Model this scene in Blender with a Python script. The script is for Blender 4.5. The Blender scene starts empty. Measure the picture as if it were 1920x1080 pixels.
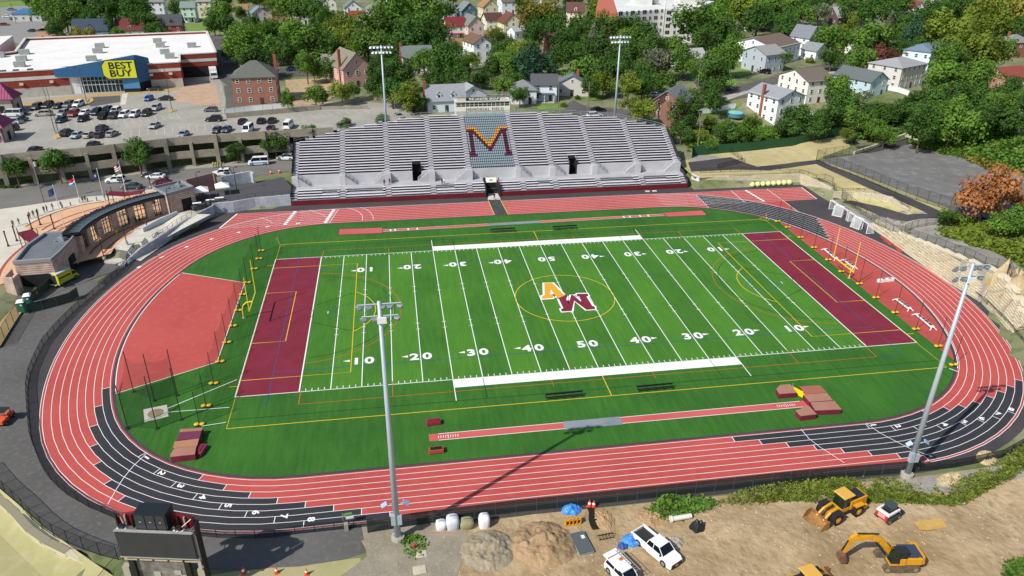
import bpy, math, random
from mathutils import Vector, Matrix, noise
random.seed(7)
scene = bpy.context.scene
col = scene.collection
PI = math.pi
# ---------------------------------------------------------------- camera
CAM = Vector((-29.424, -120.541, 64.335)); YAW, PITCH, ROLL, FPX = 0.160261, 0.468346, 0.009518, 1408.47
cy, sy, cp, sp = math.cos(YAW), math.sin(YAW), math.cos(PITCH), math.sin(PITCH)
FWD = Vector((sy*cp, cy*cp, -sp)); _r = Vector((cy, -sy, 0)); _u = _r.cross(FWD)
cr, sr = math.cos(ROLL), math.sin(ROLL)
RGT = _r*cr + _u*sr; UPV = -_r*sr + _u*cr
cam = bpy.data.objects.new('camera', bpy.data.cameras.new('camera')); col.objects.link(cam)
cam.matrix_world = Matrix(((RGT.x, UPV.x, -FWD.x, CAM.x), (RGT.y, UPV.y, -FWD.y, CAM.y), (RGT.z, UPV.z, -FWD.z, CAM.z), (0, 0, 0, 1)))
cam.data.sensor_width = 36; cam.data.lens = FPX/1920*36; cam.data.clip_end = 6000; cam.data.clip_start = 1
scene.camera = cam
# ---------------------------------------------------------------- sky and sun
SUN_EL, SUN_AZ = math.radians(44), math.radians(237)      # azimuth clockwise from +Y (the sun is behind and left of the camera)
w = bpy.data.worlds.new("World"); scene.world = w; w.use_nodes = True
nt = w.node_tree; nt.nodes.clear()
sky = nt.nodes.new('ShaderNodeTexSky'); sky.sky_type = 'NISHITA'; sky.sun_disc = False
sky.sun_elevation = SUN_EL; sky.sun_rotation = SUN_AZ
bg = nt.nodes.new('ShaderNodeBackground'); bg.inputs[1].default_value = 0.10
wo = nt.nodes.new('ShaderNodeOutputWorld'); nt.links.new(sky.outputs[0], bg.inputs[0]); nt.links.new(bg.outputs[0], wo.inputs[0])
sl = bpy.data.lights.new('sun', 'SUN'); sl.energy = 4.2; sl.angle = math.radians(0.5); sl.color = (1, 0.965, 0.91)
so = bpy.data.objects.new('sun', sl); col.objects.link(so)
sd = Vector((math.sin(SUN_AZ)*math.cos(SUN_EL), math.cos(SUN_AZ)*math.cos(SUN_EL), math.sin(SUN_EL)))
so.rotation_euler = sd.to_track_quat('Z', 'Y').to_euler(); so.location = (0, 0, 200)
vs = scene.view_settings; vs.view_transform = 'Standard'; vs.look = 'None'; vs.exposure = 0.15; vs.gamma = 1
# ---------------------------------------------------------------- surveying helpers
def G(u, v, z=0.0):
    "the point at height z that the surveyed photograph position (u, v) stands for"
    d = RGT*((u-960)/FPX) - UPV*((v-540)/FPX) + FWD
    t = (z-CAM.z)/d.z
    return Vector((CAM.x+d.x*t, CAM.y+d.y*t, z))
def GP(pts, z=0.0): return [tuple(G(u, v, z))[:2] for u, v in pts]
def sm(a, b, t):
    t = max(0., min(1., (t-a)/(b-a))); return t*t*(3-2*t)
HB = 8.7
ZS = 1.5
def xb(y): return 75.6 - .14*max(0, -13-y)**1.35
def H(x, y):
    "height of the land"
    if x < -44: back = sm(4, 7, y-(78+(x+107)*.30 if x < -84 else 85.3+(x+84)*.14))
    elif x > 50: back = sm(92, 118, y-.10*(x-50))
    else: back = sm(83, 88, y)
    h = 0
    if -58 <= x < -46 and y > 62: h = ZS
    if x < -58 and y > -10: h = ZS*max(sm(-96, -102, x), sm(33, 36, y+.9*(x+92)) if x < -84 else sm(.6, 2.2, y-(52.5+(x+72)*.25 if x > -72 else 52.5+(x+72)*2)))
    if x > 46:
        if y > 55.6 and x < 79: h = 2.4
        e = 0
        if x > xb(y)+.8:
            if y < -13: e = min(5.5, (x-xb(y))*.55)*sm(-52, -22, y)
            elif y < 13: e = min(6.1, 1.2+(20-y)*.14)
            else: e = 3*sm(78, 90, x)*sm(13, 25, y)+(1.2+(20-y)*.14)*(1-sm(13, 25, y))
            if y > 40 and x > 77.6: e = max(e, 2.5*sm(40, 46, y))
            if y > 0 and x > 100: e = 3
        h = max(h, e)
        if x > 122: back = max(back, sm(122, 145, x)*sm(-60, 20, y))
    dd = -.69*(x+80.5)-.73*(y+39)
    if y < -15 and x < -55 and dd > 0: h = -1.6*sm(.4, 3, dd)
    z = h*(1-back) + HB*back
    if y < -54 and x > -34: z += 0.5*noise.noise(Vector((x*.11, y*.11, 0)))*sm(-54, -60, y)
    if x > 55 and y < 30: z += .5*noise.noise(Vector((x*.2, y*.2, 3)))*sm(1.5, 5, x-xb(y))*(0 if x > 84 and y > 18 else 1)
    return z
def GT(u, v):
    "the point of the land at photograph position (u, v)"
    z = 5.
    for _ in range(25):
        p = G(u, v, z); z = 0.5*z + 0.5*H(p.x, p.y)
    return Vector((p.x, p.y, H(p.x, p.y)))
# ---------------------------------------------------------------- materials
def lin(c):
    if isinstance(c, str): c = tuple(int(c[i:i+2], 16)/255 for i in (0, 2, 4))
    return tuple(((x+.055)/1.055)**2.4 if x > .04045 else x/12.92 for x in c) + (1.,)
MATS = {}
def mat(name, c, rough=.8, c2=None, sc=0.5, c3=None, sc3=8., metal=0., bump=0., bsc=20., bd=.05, var=0., spec=None, alpha=None):
    """procedural surface: colour c mixed towards c2 by a coarse noise and towards c3 by a fine one;
    var = brightness difference from object to object"""
    if name in MATS: return MATS[name]
    m = bpy.data.materials.new(name); m.use_nodes = True; MATS[name] = m
    n, l = m.node_tree.nodes, m.node_tree.links
    b = n['Principled BSDF']; b.inputs['Roughness'].default_value = rough; b.inputs['Metallic'].default_value = metal
    if spec is not None: b.inputs['Specular IOR Level'].default_value = spec
    b.inputs['Base Color'].default_value = lin(c)
    last = None
    tc = n.new('ShaderNodeTexCoord')
    def nz(scale, det=3):
        t = n.new('ShaderNodeTexNoise'); t.inputs['Scale'].default_value = scale; t.inputs['Detail'].default_value = det
        l.new(tc.outputs['Object'], t.inputs['Vector']); return t
    def mix(a, bc, fac, lo=.35, hi=.65):
        r = n.new('ShaderNodeMapRange'); r.inputs['From Min'].default_value = lo; r.inputs['From Max'].default_value = hi
        l.new(fac, r.inputs['Value'])
        x = n.new('ShaderNodeMix'); x.data_type = 'RGBA'
        l.new(r.outputs[0], x.inputs['Factor'])
        if isinstance(a, tuple): x.inputs['A'].default_value = a
        else: l.new(a, x.inputs['A'])
        if isinstance(bc, tuple): x.inputs['B'].default_value = bc
        else: l.new(bc, x.inputs['B'])
        return x.outputs['Result']
    cur = lin(c)
    if c2 is not None: cur = mix(cur, lin(c2), nz(sc, 5).outputs['Fac'])
    if c3 is not None: cur = mix(cur, lin(c3), nz(sc3, 2).outputs['Fac'], .5, .85)
    if var:
        oi = n.new('ShaderNodeObjectInfo'); hs = n.new('ShaderNodeHueSaturation')
        r = n.new('ShaderNodeMapRange'); r.inputs['To Min'].default_value = 1-var; r.inputs['To Max'].default_value = 1+var
        l.new(oi.outputs['Random'], r.inputs['Value']); l.new(r.outputs[0], hs.inputs['Value'])
        if isinstance(cur, tuple): hs.inputs['Color'].default_value = cur
        else: l.new(cur, hs.inputs['Color'])
        cur = hs.outputs['Color']
    if not isinstance(cur, tuple): l.new(cur, b.inputs['Base Color'])
    if bump:
        bn = n.new('ShaderNodeBump'); bn.inputs['Strength'].default_value = bump; bn.inputs['Distance'].default_value = bd
        l.new(nz(bsc, 4).outputs['Fac'], bn.inputs['Height']); l.new(bn.outputs[0], b.inputs['Normal'])
    if alpha is not None: b.inputs['Alpha'].default_value = alpha
    return m
def mesh_net(name, c, cell=.35, cover=.12, rough=.8):
    "a see-through net or chain link: wires as a crossed pattern with open cells"
    if name in MATS: return MATS[name]
    m = bpy.data.materials.new(name); m.use_nodes = True; MATS[name] = m
    b = m.node_tree.nodes['Principled BSDF']; b.inputs['Base Color'].default_value = lin(c)
    b.inputs['Roughness'].default_value = rough; b.inputs['Alpha'].default_value = cover
    return m
# ---------------------------------------------------------------- mesh helpers
class MB:
    "collects shapes and links them as one mesh object"
    def __init__(s): s.v, s.f, s.m, s.mi = [], [], [], 0
    def mat(s, i): s.mi = i; return s
    def add(s, vs, fs):
        k = len(s.v); s.v += [tuple(p) for p in vs]
        for f in fs: s.f.append([i+k for i in f]); s.m.append(s.mi)
        return s
    def box(s, x, y, z, dx, dy, dz, rz=0, M=None):
        "box centred at x, y with its bottom at z"
        c, q = math.cos(rz), math.sin(rz); vs = []
        for a, b, e in ((-1,-1,0),(1,-1,0),(1,1,0),(-1,1,0),(-1,-1,1),(1,-1,1),(1,1,1),(-1,1,1)):
            px, py = a*dx/2, b*dy/2; vs.append((x+px*c-py*q, y+px*q+py*c, z+e*dz))
        if M: vs = [tuple(M @ Vector(p)) for p in vs]
        return s.add(vs, [(0,3,2,1),(4,5,6,7),(0,1,5,4),(1,2,6,5),(2,3,7,6),(3,0,4,7)])
    def prism(s, poly, z0, z1):
        n = len(poly); z0f = z0 if callable(z0) else (lambda x, y: z0); z1f = z1 if callable(z1) else (lambda x, y: z1)
        a = sum(poly[i][0]*poly[(i+1) % n][1]-poly[(i+1) % n][0]*poly[i][1] for i in range(n))
        if a < 0: poly = poly[::-1]
        return s.add([(x, y, z0f(x, y)) for x, y in poly]+[(x, y, z1f(x, y)) for x, y in poly],
                     [list(range(n))[::-1], list(range(n, 2*n))]+[(i, (i+1) % n, n+(i+1) % n, n+i) for i in range(n)])
    def poly(s, pts, z=None):
        if z is not None: pts = [(p[0], p[1], z) for p in pts]
        n = len(pts); a = sum(pts[i][0]*pts[(i+1) % n][1]-pts[(i+1) % n][0]*pts[i][1] for i in range(n))
        if a < 0 and z is not None: pts = pts[::-1]
        return s.add(pts, [list(range(n))])
    def strip(s, A, B):
        "ribbon of quads between two equal polylines of 3-D points"
        n = len(A); return s.add(list(A)+list(B), [(i, i+1, n+i+1, n+i) for i in range(n-1)])
    def line(s, x0, y0, x1, y1, w, z):
        d = Vector((x1-x0, y1-y0)); d.normalize(); nx, ny = -d.y*w/2, d.x*w/2
        return s.add([(x0-nx, y0-ny, z), (x1-nx, y1-ny, z), (x1+nx, y1+ny, z), (x0+nx, y0+ny, z)], [(0, 1, 2, 3)])
    def path(s, pts, w, z, closed=False):
        n = len(pts); L, R = [], []
        for i in range(n):
            a = pts[i-1] if (i or closed) else pts[i]; b = pts[(i+1) % n] if (i < n-1 or closed) else pts[i]
            d = Vector((b[0]-a[0], b[1]-a[1])); d.normalize()
            L.append((pts[i][0]-d.y*w/2, pts[i][1]+d.x*w/2, z)); R.append((pts[i][0]+d.y*w/2, pts[i][1]-d.x*w/2, z))
        if closed: L.append(L[0]); R.append(R[0])
        return s.strip(R, L)
    def tube(s, pts, r, n=6, r2=None, cap=True):
        pts = [Vector(p) for p in pts]; N = len(pts); rings = []
        for i, p in enumerate(pts):
            d = (pts[min(i+1, N-1)]-pts[max(i-1, 0)]).normalized()
            a = d.orthogonal().normalized() if i == 0 else (a - d*a.dot(d)).normalized()
            b = d.cross(a); rr = r if r2 is None else r+(r2-r)*i/(N-1)
            rings += [p+(a*math.cos(t)+b*math.sin(t))*rr for t in (2*PI*k/n for k in range(n))]
        fs = [(i*n+k, i*n+(k+1) % n, (i+1)*n+(k+1) % n, (i+1)*n+k) for i in range(N-1) for k in range(n)]
        if cap: fs += [list(range(n))[::-1], list(range((N-1)*n, N*n))]
        return s.add(rings, fs)
    def cyl(s, x, y, z, r, h, n=12, r2=None): return s.tube([(x, y, z), (x, y, z+h)], r, n, r2)
    def lathe(s, x, y, prof, n=12):
        vs = []
        for r, z in prof: vs += [(x+r*math.cos(2*PI*k/n), y+r*math.sin(2*PI*k/n), z) for k in range(n)]
        fs = [(i*n+k, i*n+(k+1) % n, (i+1)*n+(k+1) % n, (i+1)*n+k) for i in range(len(prof)-1) for k in range(n)]
        return s.add(vs, fs+[list(range(n))[::-1], list(range((len(prof)-1)*n, len(prof)*n))])
    def hull(s, lo, hi, z0, z1): return s.add([(x, y, z0) for x, y in lo]+[(x, y, z1) for x, y in hi],
        [list(range(len(lo)))[::-1], list(range(len(lo), 2*len(lo)))]+[(i, (i+1) % len(lo), len(lo)+(i+1) % len(lo), len(lo)+i) for i in range(len(lo))])
    def mesh(s, name, mats):
        me = bpy.data.meshes.new(name); me.from_pydata(s.v, [], s.f)
        for m in (mats if isinstance(mats, (list, tuple)) else [mats]): me.materials.append(m)
        if any(s.m): me.polygons.foreach_set('material_index', s.m)
        me.update(); return me
    def build(s, name, mats, parent=None, loc=None, smooth=False, bevel=0):
        me = s.mesh(name, mats)
        if smooth: me.polygons.foreach_set('use_smooth', [True]*len(me.polygons))
        o = bpy.data.objects.new(name, me); col.objects.link(o)
        if loc is not None: o.location = loc
        if parent is not None: o.parent = parent
        if bevel:
            b = o.modifiers.new('bevel', 'BEVEL'); b.width = bevel; b.segments = 2; b.limit_method = 'ANGLE'
        return o
def tag(o, label, cat, group=None, kind=None):
    if label: o['label'] = label
    if cat: o['category'] = cat
    if group: o['group'] = group
    if kind: o['kind'] = kind
    return o
def empty(name, loc, rz=0, label=None, cat=None, group=None):
    o = bpy.data.objects.new(name, None); o.empty_display_size = .3; col.objects.link(o)
    o.location = loc; o.rotation_euler = (0, 0, rz)
    return tag(o, label, cat, group)
KIDS = {}
def kids(o):
    return [c for c in bpy.data.objects if c.parent == o]
def tree_of(o): return (o, [tree_of(c) for c in kids(o)])
def copy_tree(t, parent=None):
    c = t[0].copy(); col.objects.link(c); c.parent = parent
    for ch in t[1]: copy_tree(ch, c)
    return c
def struct(name, mb, m, z=None):
    o = mb.build(name, m); o['kind'] = 'structure'; return o
def text_mesh(txt, size, ext=0.0, off=0.0, sx=1.0, m=None, al='CENTER', space=1.0):
    cu = bpy.data.curves.new('txt', 'FONT'); cu.body = txt; cu.size = size; cu.extrude = ext; cu.offset = off
    cu.align_x = al; cu.align_y = 'CENTER'; cu.space_character = space; cu.resolution_u = 3
    o = bpy.data.objects.new('txt', cu); me = bpy.data.meshes.new_from_object(o)
    bpy.data.objects.remove(o); bpy.data.curves.remove(cu)
    me.transform(Matrix.Diagonal((sx, 1, 1, 1)))
    if m: me.materials.clear(); me.materials.append(m)
    return me
def text_into(mb, txt, size, M, off=0.0, sx=1.0, ext=0.0, space=1.0):
    me = text_mesh(txt, size, ext, off, sx, space=space)
    mb.add([M @ v.co for v in me.vertices], [list(p.vertices) for p in me.polygons]); bpy.data.meshes.remove(me)
def ray(z, x, y): return z
# ================================================================ THE SETTING
def ground_material():
    m = mat('ground_soil', 'a89a78', .95, '8f9a5f', .03, '6f6a50', .6, bump=.4, bsc=1.)
    return m
def land_patch(name, x0, x1, y0, y1, st, m, dz=-.06, hf=H):
    mb = MB(); nx = int((x1-x0)/st)+1; ny = int((y1-y0)/st)+1
    vs = [(x0+i*st, y0+j*st, hf(x0+i*st, y0+j*st)+dz) for j in range(ny) for i in range(nx)]
    mb.add(vs, [(j*nx+i, j*nx+i+1, (j+1)*nx+i+1, (j+1)*nx+i) for j in range(ny-1) for i in range(nx-1)])
    return mb
# one land sheet: fine near the stadium, wide cells out to the horizon
xs = [-3000, -1800, -1000, -600, -400, -320, -260, -220]+[-200+3*i for i in range(117)]+[160, 180, 210, 250, 300, 400, 600, 1000, 1800, 3000]
ys = [-600, -300, -160, -120, -100]+[-90+3*i for i in range(84)]+[168, 180, 200, 230, 270, 320, 400, 520, 700, 1000, 1600, 3000]
mb = MB(); mb.v = [(x, y, H(x, y)-.06) for y in ys for x in xs]; nx = len(xs)
mb.f = [[j*nx+i, j*nx+i+1, (j+1)*nx+i+1, (j+1)*nx+i] for j in range(len(ys)-1) for i in range(nx-1)]; mb.m = [0]*len(mb.f)
# lawn green behind, soil in front: mixed by a noise and by where the yards are
gm = mat('ground', '5c6b38', .95, '8a8768', .06, '3e4d26', .5)
struct('ground', mb, gm)
asph = mat('asphalt', '565451', .9, '63605b', .08, '484644', 2.)
asph_d = mat('asphalt_dark', '3b3a3c', .9, '4a4443', .12, '333236', 2.)
asph_g = mat('asphalt_grey', '63615e', .9, '55534f', .1, '6f6c67', 1.5)
conc = mat('concrete', 'b5b0a3', .85, 'a59f92', .3, '9c978b', 3.)
conc_w = mat('concrete_pale', 'cfcabb', .85, 'bdb7a8', .3)
khaki = mat('straw_soil', 'c2b184', .95, 'b1a26f', .12, '9fa067', .5, bump=.3, bsc=2)
khaki2 = mat('straw_green', 'a9a468', .95, 'b6ab7a', .1, '8e9050', .7)
dirt = mat('site_dirt', 'b9a17d', .97, '97805c', .16, '8a7353', .75, bump=.9, bsc=1.1, bd=.3)
gravel = mat('gravel', '9a948a', .95, '8a8578', .4, 'b0aaa0', 5., bump=.5, bsc=8)
red = mat('track_red', 'ba5048', .85, 'ae4740', .07, 'bf564e', .8)
redp = mat('track_pale', 'c8605a', .85, 'be5650', .1)
blk = mat('track_black', '2a2b2f', .85, '323336', .1)
wht = mat('line_white', 'f2f2f0', .7)
maroon = mat('turf_maroon', '75182c', .9, '7f2036', .3, '641225', 3.)
def turf(name, stripes):
    if name in MATS: return MATS[name]
    m = bpy.data.materials.new(name); m.use_nodes = True; MATS[name] = m
    n, l = m.node_tree.nodes, m.node_tree.links; b = n['Principled BSDF']; b.inputs['Roughness'].default_value = .85
    b.inputs['Specular IOR Level'].default_value = .25
    tc = n.new('ShaderNodeTexCoord')
    def nz(scale, det, sx=1, sy=1):
        mp = n.new('ShaderNodeMapping'); mp.inputs['Scale'].default_value = (sx, sy, 1); l.new(tc.outputs['Object'], mp.inputs[0])
        t = n.new('ShaderNodeTexNoise'); t.inputs['Scale'].default_value = scale; t.inputs['Detail'].default_value = det
        l.new(mp.outputs[0], t.inputs['Vector']); return t.outputs['Fac']
    def mr(s, a, b_, c, d):
        r = n.new('ShaderNodeMapRange'); l.new(s, r.inputs[0])
        for i, x in zip((1, 2, 3, 4), (a, b_, c, d)): r.inputs[i].default_value = x
        return r.outputs[0]
    def mth(op, a, b_):
        t = n.new('ShaderNodeMath'); t.operation = op
        for i, x in enumerate((a, b_)):
            if isinstance(x, (int, float)): t.inputs[i].default_value = x
            else: l.new(x, t.inputs[i])
        return t.outputs[0]
    f = mth('MULTIPLY', nz(.1, 4), .5)
    f = mth('ADD', f, mth('MULTIPLY', nz(1.6, 3, 1, .12), .45))     # grain along the pile
    f = mth('ADD', f, mth('MULTIPLY', nz(5., 2), .45))
    f = mr(f, .45, .95, 0, 1)
    if stripes:
        sx = n.new('ShaderNodeSeparateXYZ'); l.new(tc.outputs['Object'], sx.inputs[0])
        k = mth('MODULO', mth('ADD', mth('DIVIDE', sx.outputs[0], 4.572), 40), 2)
        k = mth('GREATER_THAN', k, 1)
        f = mth('ADD', mth('MULTIPLY', f, .7), mth('MULTIPLY', k, .26))
    x = n.new('ShaderNodeMix'); x.data_type = 'RGBA'; l.new(f, x.inputs['Factor'])
    x.inputs['A'].default_value = lin('2e5f1f' if stripes else '25511c'); x.inputs['B'].default_value = lin('568c2a' if stripes else '427827')
    l.new(x.outputs['Result'], b.inputs['Base Color']); return m
turf_m, turf_e = turf('turf_field', True), turf('turf_edge', False)
# ---------------------------------------------------------------- the oval
HH, YC = 43.36, -.3
def half(off, xs_, r1, a):
    R2 = (HH-r1*(1-math.cos(a)))/math.cos(a); p = []
    for i in range(13):
        t = a*i/12; p.append((xs_+(r1+off)*math.sin(t), HH-r1+(r1+off)*math.cos(t)))
    cx, cyy = xs_+(r1-R2)*math.sin(a), HH-r1+(r1-R2)*math.cos(a)
    for i in range(1, 13):
        t = a+(PI/2-a)*i/12; p.append((cx+(R2+off)*math.sin(t), cyy+(R2+off)*math.cos(t)))
    return p+[(x, -y) for x, y in p[-2::-1]]
def oval(off):
    "clockwise from the far right: right bend, near straight, left bend, far straight"
    r = half(off, 33.4, 29.4, 1.0885); l_ = [(-x, y) for x, y in half(off, 44.0, 29.6, 1.203)][::-1]
    near = [(33.4-(77.4)*i/30, -(HH+off)) for i in range(1, 30)]
    far = [(-44+(77.4)*i/30, HH+off) for i in range(1, 30)]
    return [(x, y+YC) for x, y in r+near+l_+far]
OV0 = oval(0); NOV = len(OV0)
_sub = 8
def ov_at(off, t):
    i = int(math.floor(t)) % NOV; f = t-math.floor(t); P = OVC.setdefault(off, oval(off))
    a, b = P[i], P[(i+1) % NOV]; return (a[0]+(b[0]-a[0])*f, a[1]+(b[1]-a[1])*f)
OVC = {}
def ov_t(u, v, off=0):
    p = G(u, v); best = None; P = OVC.setdefault(off, oval(off))
    for i in range(NOV):
        a, b = P[i], P[(i+1) % NOV]; d = Vector((b[0]-a[0], b[1]-a[1])); q = Vector((p.x-a[0], p.y-a[1]))
        f = max(0, min(1, q.dot(d)/max(d.length_squared, 1e-9))); e = (q-d*f).length
        if best is None or e < best[0]: best = (e, i+f)
    return best[1]
def ring(mb, o0, o1, z, t0=0, t1=None, step=1.):
    if t1 is None: t1 = NOV
    n = max(2, int((t1-t0)/step*1.0)+1); ts = [t0+(t1-t0)*i/(n-1) for i in range(n)]
    return mb.strip([ov_at(o1, t)+(z,) for t in ts], [ov_at(o0, t)+(z,) for t in ts])
LW = 1.083
def lane(k): return .12+LW*k
dx_ = MB()
# dark paving round the whole oval and up to the stand
mb = MB(); mb.poly(oval(10.6), -.02)
struct('perimeter_paving', mb, asph_d)
mb = MB(); mb.poly([(-74, 52), (-70, 57), (49, 57.5), (79.5, 55.4), (79.6, 42), (78, 30), (77, 16), (60, 20), (62, 40), (-60, 40)], -.012); struct('stand_apron', mb, asph_d)
# far left apron in front of the ramp wall
mb = MB(); mb.poly(GP([(547, 387), (480, 392), (405, 404), (330, 437), (240, 493), (225, 512), (420, 455), (560, 400)]), -.016); struct('ramp_apron', mb, asph_d)
mb = MB(); ring(mb, -.35, 9.05, .004); struct('running_track', mb, red)
mb = MB(); mb.poly(oval(-.25), .006); struct('infield_turf', mb, turf_e)
mb = MB(); ring(mb, -.6, -.12, .012); struct('track_kerb_strip', mb, asph_d)
# sprint chutes
SY0, SY1 = HH+YC+lane(0), HH+YC+lane(8)
mb = MB(); mb.poly([(-69.2, SY0+.0), (-66.8, SY1+.12), (74.6, SY1+.12), (74.1, SY0), (30, SY0-2)], .002); 
mb.poly(GP([(1470, 376), (1497, 398), (1440, 392), (1380, 372)]), .0025); struct('sprint_straight', mb, red)
# D areas
def d_area(t0, t1, extra, flip):
    n = 40; return [ov_at(-.62 if not flip else -.1, t0+(t1-t0)*i/n) for i in range(n+1)]+extra
tl0, tl1 = ov_t(205, 741), ov_t(335, 511)
Lp = d_area(tl0, tl1, [(-59.36, 14.32), (-59.25, -14.14)], False)
mb = MB(); mb.poly(Lp, .010); struct('bend_surface_west', mb, red)
tr0, tr1 = ov_t(1440, 405), ov_t(1793, 690)
Rp = d_area(tr0, tr1, [(57.3, -30.5), (57.3, 33)], True)
mb = MB(); cv = [ov_at(-.1, tr0+(tr1-tr0)*i/40) for i in range(41)]; mb.strip([(x, y, .010) for x, y in cv], [(min(57.3, x-.01), y, .010) for x, y in cv]); mb.f = [f[::-1] for f in mb.f]; struct('bend_surface_east', mb, red)
mb = MB(); mb.path(Lp, .12, .016, True)
mb.path([ov_at(-.1, tr0+(tr1-tr0)*i/40) for i in range(41)], .12, .016)
# lane lines
for k in range(9):
    o = lane(k); ring(mb, o-.035, o+.035, .020)
ring(mb, lane(8)+.3, lane(8)+.38, .020)
for k in range(9):
    y = SY0+k*LW
    mb.line(-69.1+k*.29, y, -44, y, .07, .018); mb.line(33, y, 74.1+k*.05, y, .07, .018)
mb.line(-69.2, SY0, -66.8, SY1, .3, .024); mb.line(74.1, SY0, 74.6, SY1, .2, .024)
for a, b in (((1370, 357), (1396, 379)), ((1437, 354), (1498, 398))):
    p, q = G(*a), G(*b); mb.line(p.x, p.y, q.x, q.y, .12, .026)
# finish bars and exchange marks on the far straight
for u in (617, 622):
    p = G(u, 392.5 if u > 620 else 392.5); mb.line(p.x, SY0, p.x+1.6, SY1, .1 if u > 620 else .1, .026)
for k in range(8):
    p = G(538, 408); mb.line(p.x+.2*k, SY0+LW*(k+.2), p.x+.2*k+.1, SY0+LW*(k+.8), .8, .028)
    p = G(612, 402); mb.line(p.x+.2*k, SY0+LW*(k+.15), p.x+.2*k+.1, SY0+LW*(k+.85), .6, .028)
    p = G(1418, 373); mb.line(p.x-.45*k*.3+1.0, SY0+LW*(k+.1), p.x-.45*k*.3+1.2, SY0+LW*(k+.85), .6, .028)
# curved waterfall lines
for (a, b, c) in (((650, 390), (675, 399), (679, 414)), ((676, 389), (694, 398), (700, 412)), ((580, 394), (600, 401), (613, 408)), ((488, 408), (500, 412), (511, 418))):
    A, B, C_ = (G(*p) for p in (a, b, c)); pts = []
    for i in range(13):
        t = i/12; q = A*(1-t)**2+(B*2-(A+C_)*.5)*2*t*(1-t)+C_*t*t; pts.append((q.x, q.y))
    mb.path(pts, .09, .03)
struct('track_lines', mb, wht)
# black exchange zones with their white end marks
bz, wl = MB(), MB()
Z1 = [((190, 730), (382, 890)), ((180, 763), (425, 909)), ((172, 800), (471, 922)), ((172, 837), (521, 935)), ((178, 871), (573, 942)), ((197, 907), (626, 948)), ((224, 938), (678, 955)), ((262, 957), (731, 957))]
Z2 = [((1371, 817.5), (1737, 775)), ((1421, 822), (1772, 765)), ((1472, 828), (1802, 761)), ((1524, 834), (1829, 754)), ((1575, 839), (1855, 744)), ((1626, 844), (1878, 735)), ((1679, 849), (1897, 725)), ((1732, 855), (1915, 714))]
Z3 = [((1328, 388), (1553, 448)), ((1325, 385), (1550, 442)), ((1322, 382), (1547, 437)), ((1319, 379), (1544, 432)), ((1316, 376), (1541, 427)), ((1312, 372), (1538, 421)), ((1309, 369), (1535, 416)), ((1306, 366), (1533, 411))]
for Z in (Z1, Z2, Z3):
    for k, (a, b) in enumerate(Z):
        o = lane(k)+LW/2; t0, t1 = ov_t(*a, o), ov_t(*b, o)
        if abs(t1-t0) > NOV/2:
            if t0 > t1: t1 += NOV
            else: t0 += NOV
        if t0 > t1: t0, t1 = t1, t0
        ring(bz, lane(k)+.04, lane(k+1)-.04, .012, t0, t1, .5)
        for t in (t0, t1):
            p, q = ov_at(lane(k), t), ov_at(lane(k+1), t); wl.line(p[0], p[1], q[0], q[1], .09, .024)
struct('exchange_zones', bz, blk)
def arc_px(pts, w=.08, z=.026):
    g = [G(*p) for p in pts]; wl.path([(p.x, p.y) for p in g], w, z)
arc_px([(274, 851), (250, 874), (232, 896), (218, 918), (207, 937), (202, 946)])
arc_px([(1624, 794), (1650, 812), (1680, 828), (1710, 843), (1750, 857)])
arc_px([(1502, 805), (1516, 822), (1537, 838), (1583, 868)])
p = ov_at(0, ov_t(545, 893)); 
def head(u, v):
    t = ov_t(u, v, 4.5); a, b = ov_at(4.5, t), ov_at(4.5, t+.4); return math.atan2(a[1]-b[1], a[0]-b[0])-PI/2
def stamp(txt, u, v, rot, size=1.0, off=.03, sx=1.25, z=.03, mb_=None):
    q = G(u, v); text_into(mb_ if mb_ is not None else wl, txt, size, Matrix.Translation((q.x, q.y, z)) @ Matrix.Rotation(rot, 4, 'Z'), off, sx)
for i, (u, v, r) in enumerate([(275, 858, 120), (303, 887, 112), (338, 911, 106), (380, 932, 102), (427, 948, 98), (479, 961, 94), (532, 968, 92), (583, 974, 91)]):
    stamp(str(i+1), u, v, head(u, v), 1.15, .04)
for i, (u, v, r) in enumerate([(1637, 797, 95), (1683, 799, 95), (1730, 798, 100), (1771, 796, 112), (1808, 791, 120), (1841, 785, 130), (1871, 776, 140), (1896, 768, 150)]):
    stamp(str(i+1), u, v, head(u, v), 1.15, .04)
for k, (u, v) in enumerate([(1621, 794), (1671, 800), (1717, 803), (1760, 800), (1797, 790), (1832, 786), (1862, 781), (1889, 771)]):
    o = lane(k)+LW/2; t = ov_t(u, v, o); p, q = ov_at(lane(k), t), ov_at(lane(k+1), t); wl.line(p[0], p[1], q[0], q[1], .09, .024)
for k, (u, v) in enumerate([(268, 852), (292, 885), (324, 910), (366, 931), (413, 950), (463, 960), (516, 970), (570, 978)]):
    o = lane(k)+LW/2; t = ov_t(u, v, o); p, q = ov_at(lane(k), t), ov_at(lane(k+1), t); wl.line(p[0], p[1], q[0], q[1], .09, .024)
for i, (u, v) in enumerate([(559, 419), (502, 425), (448, 436), (397, 448), (350, 463), (304, 482), (261, 501)]):
    stamp(str(i+2), u, v, head(u, v), 1.1, .05)
struct('track_numbers', wl, wht)
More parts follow.
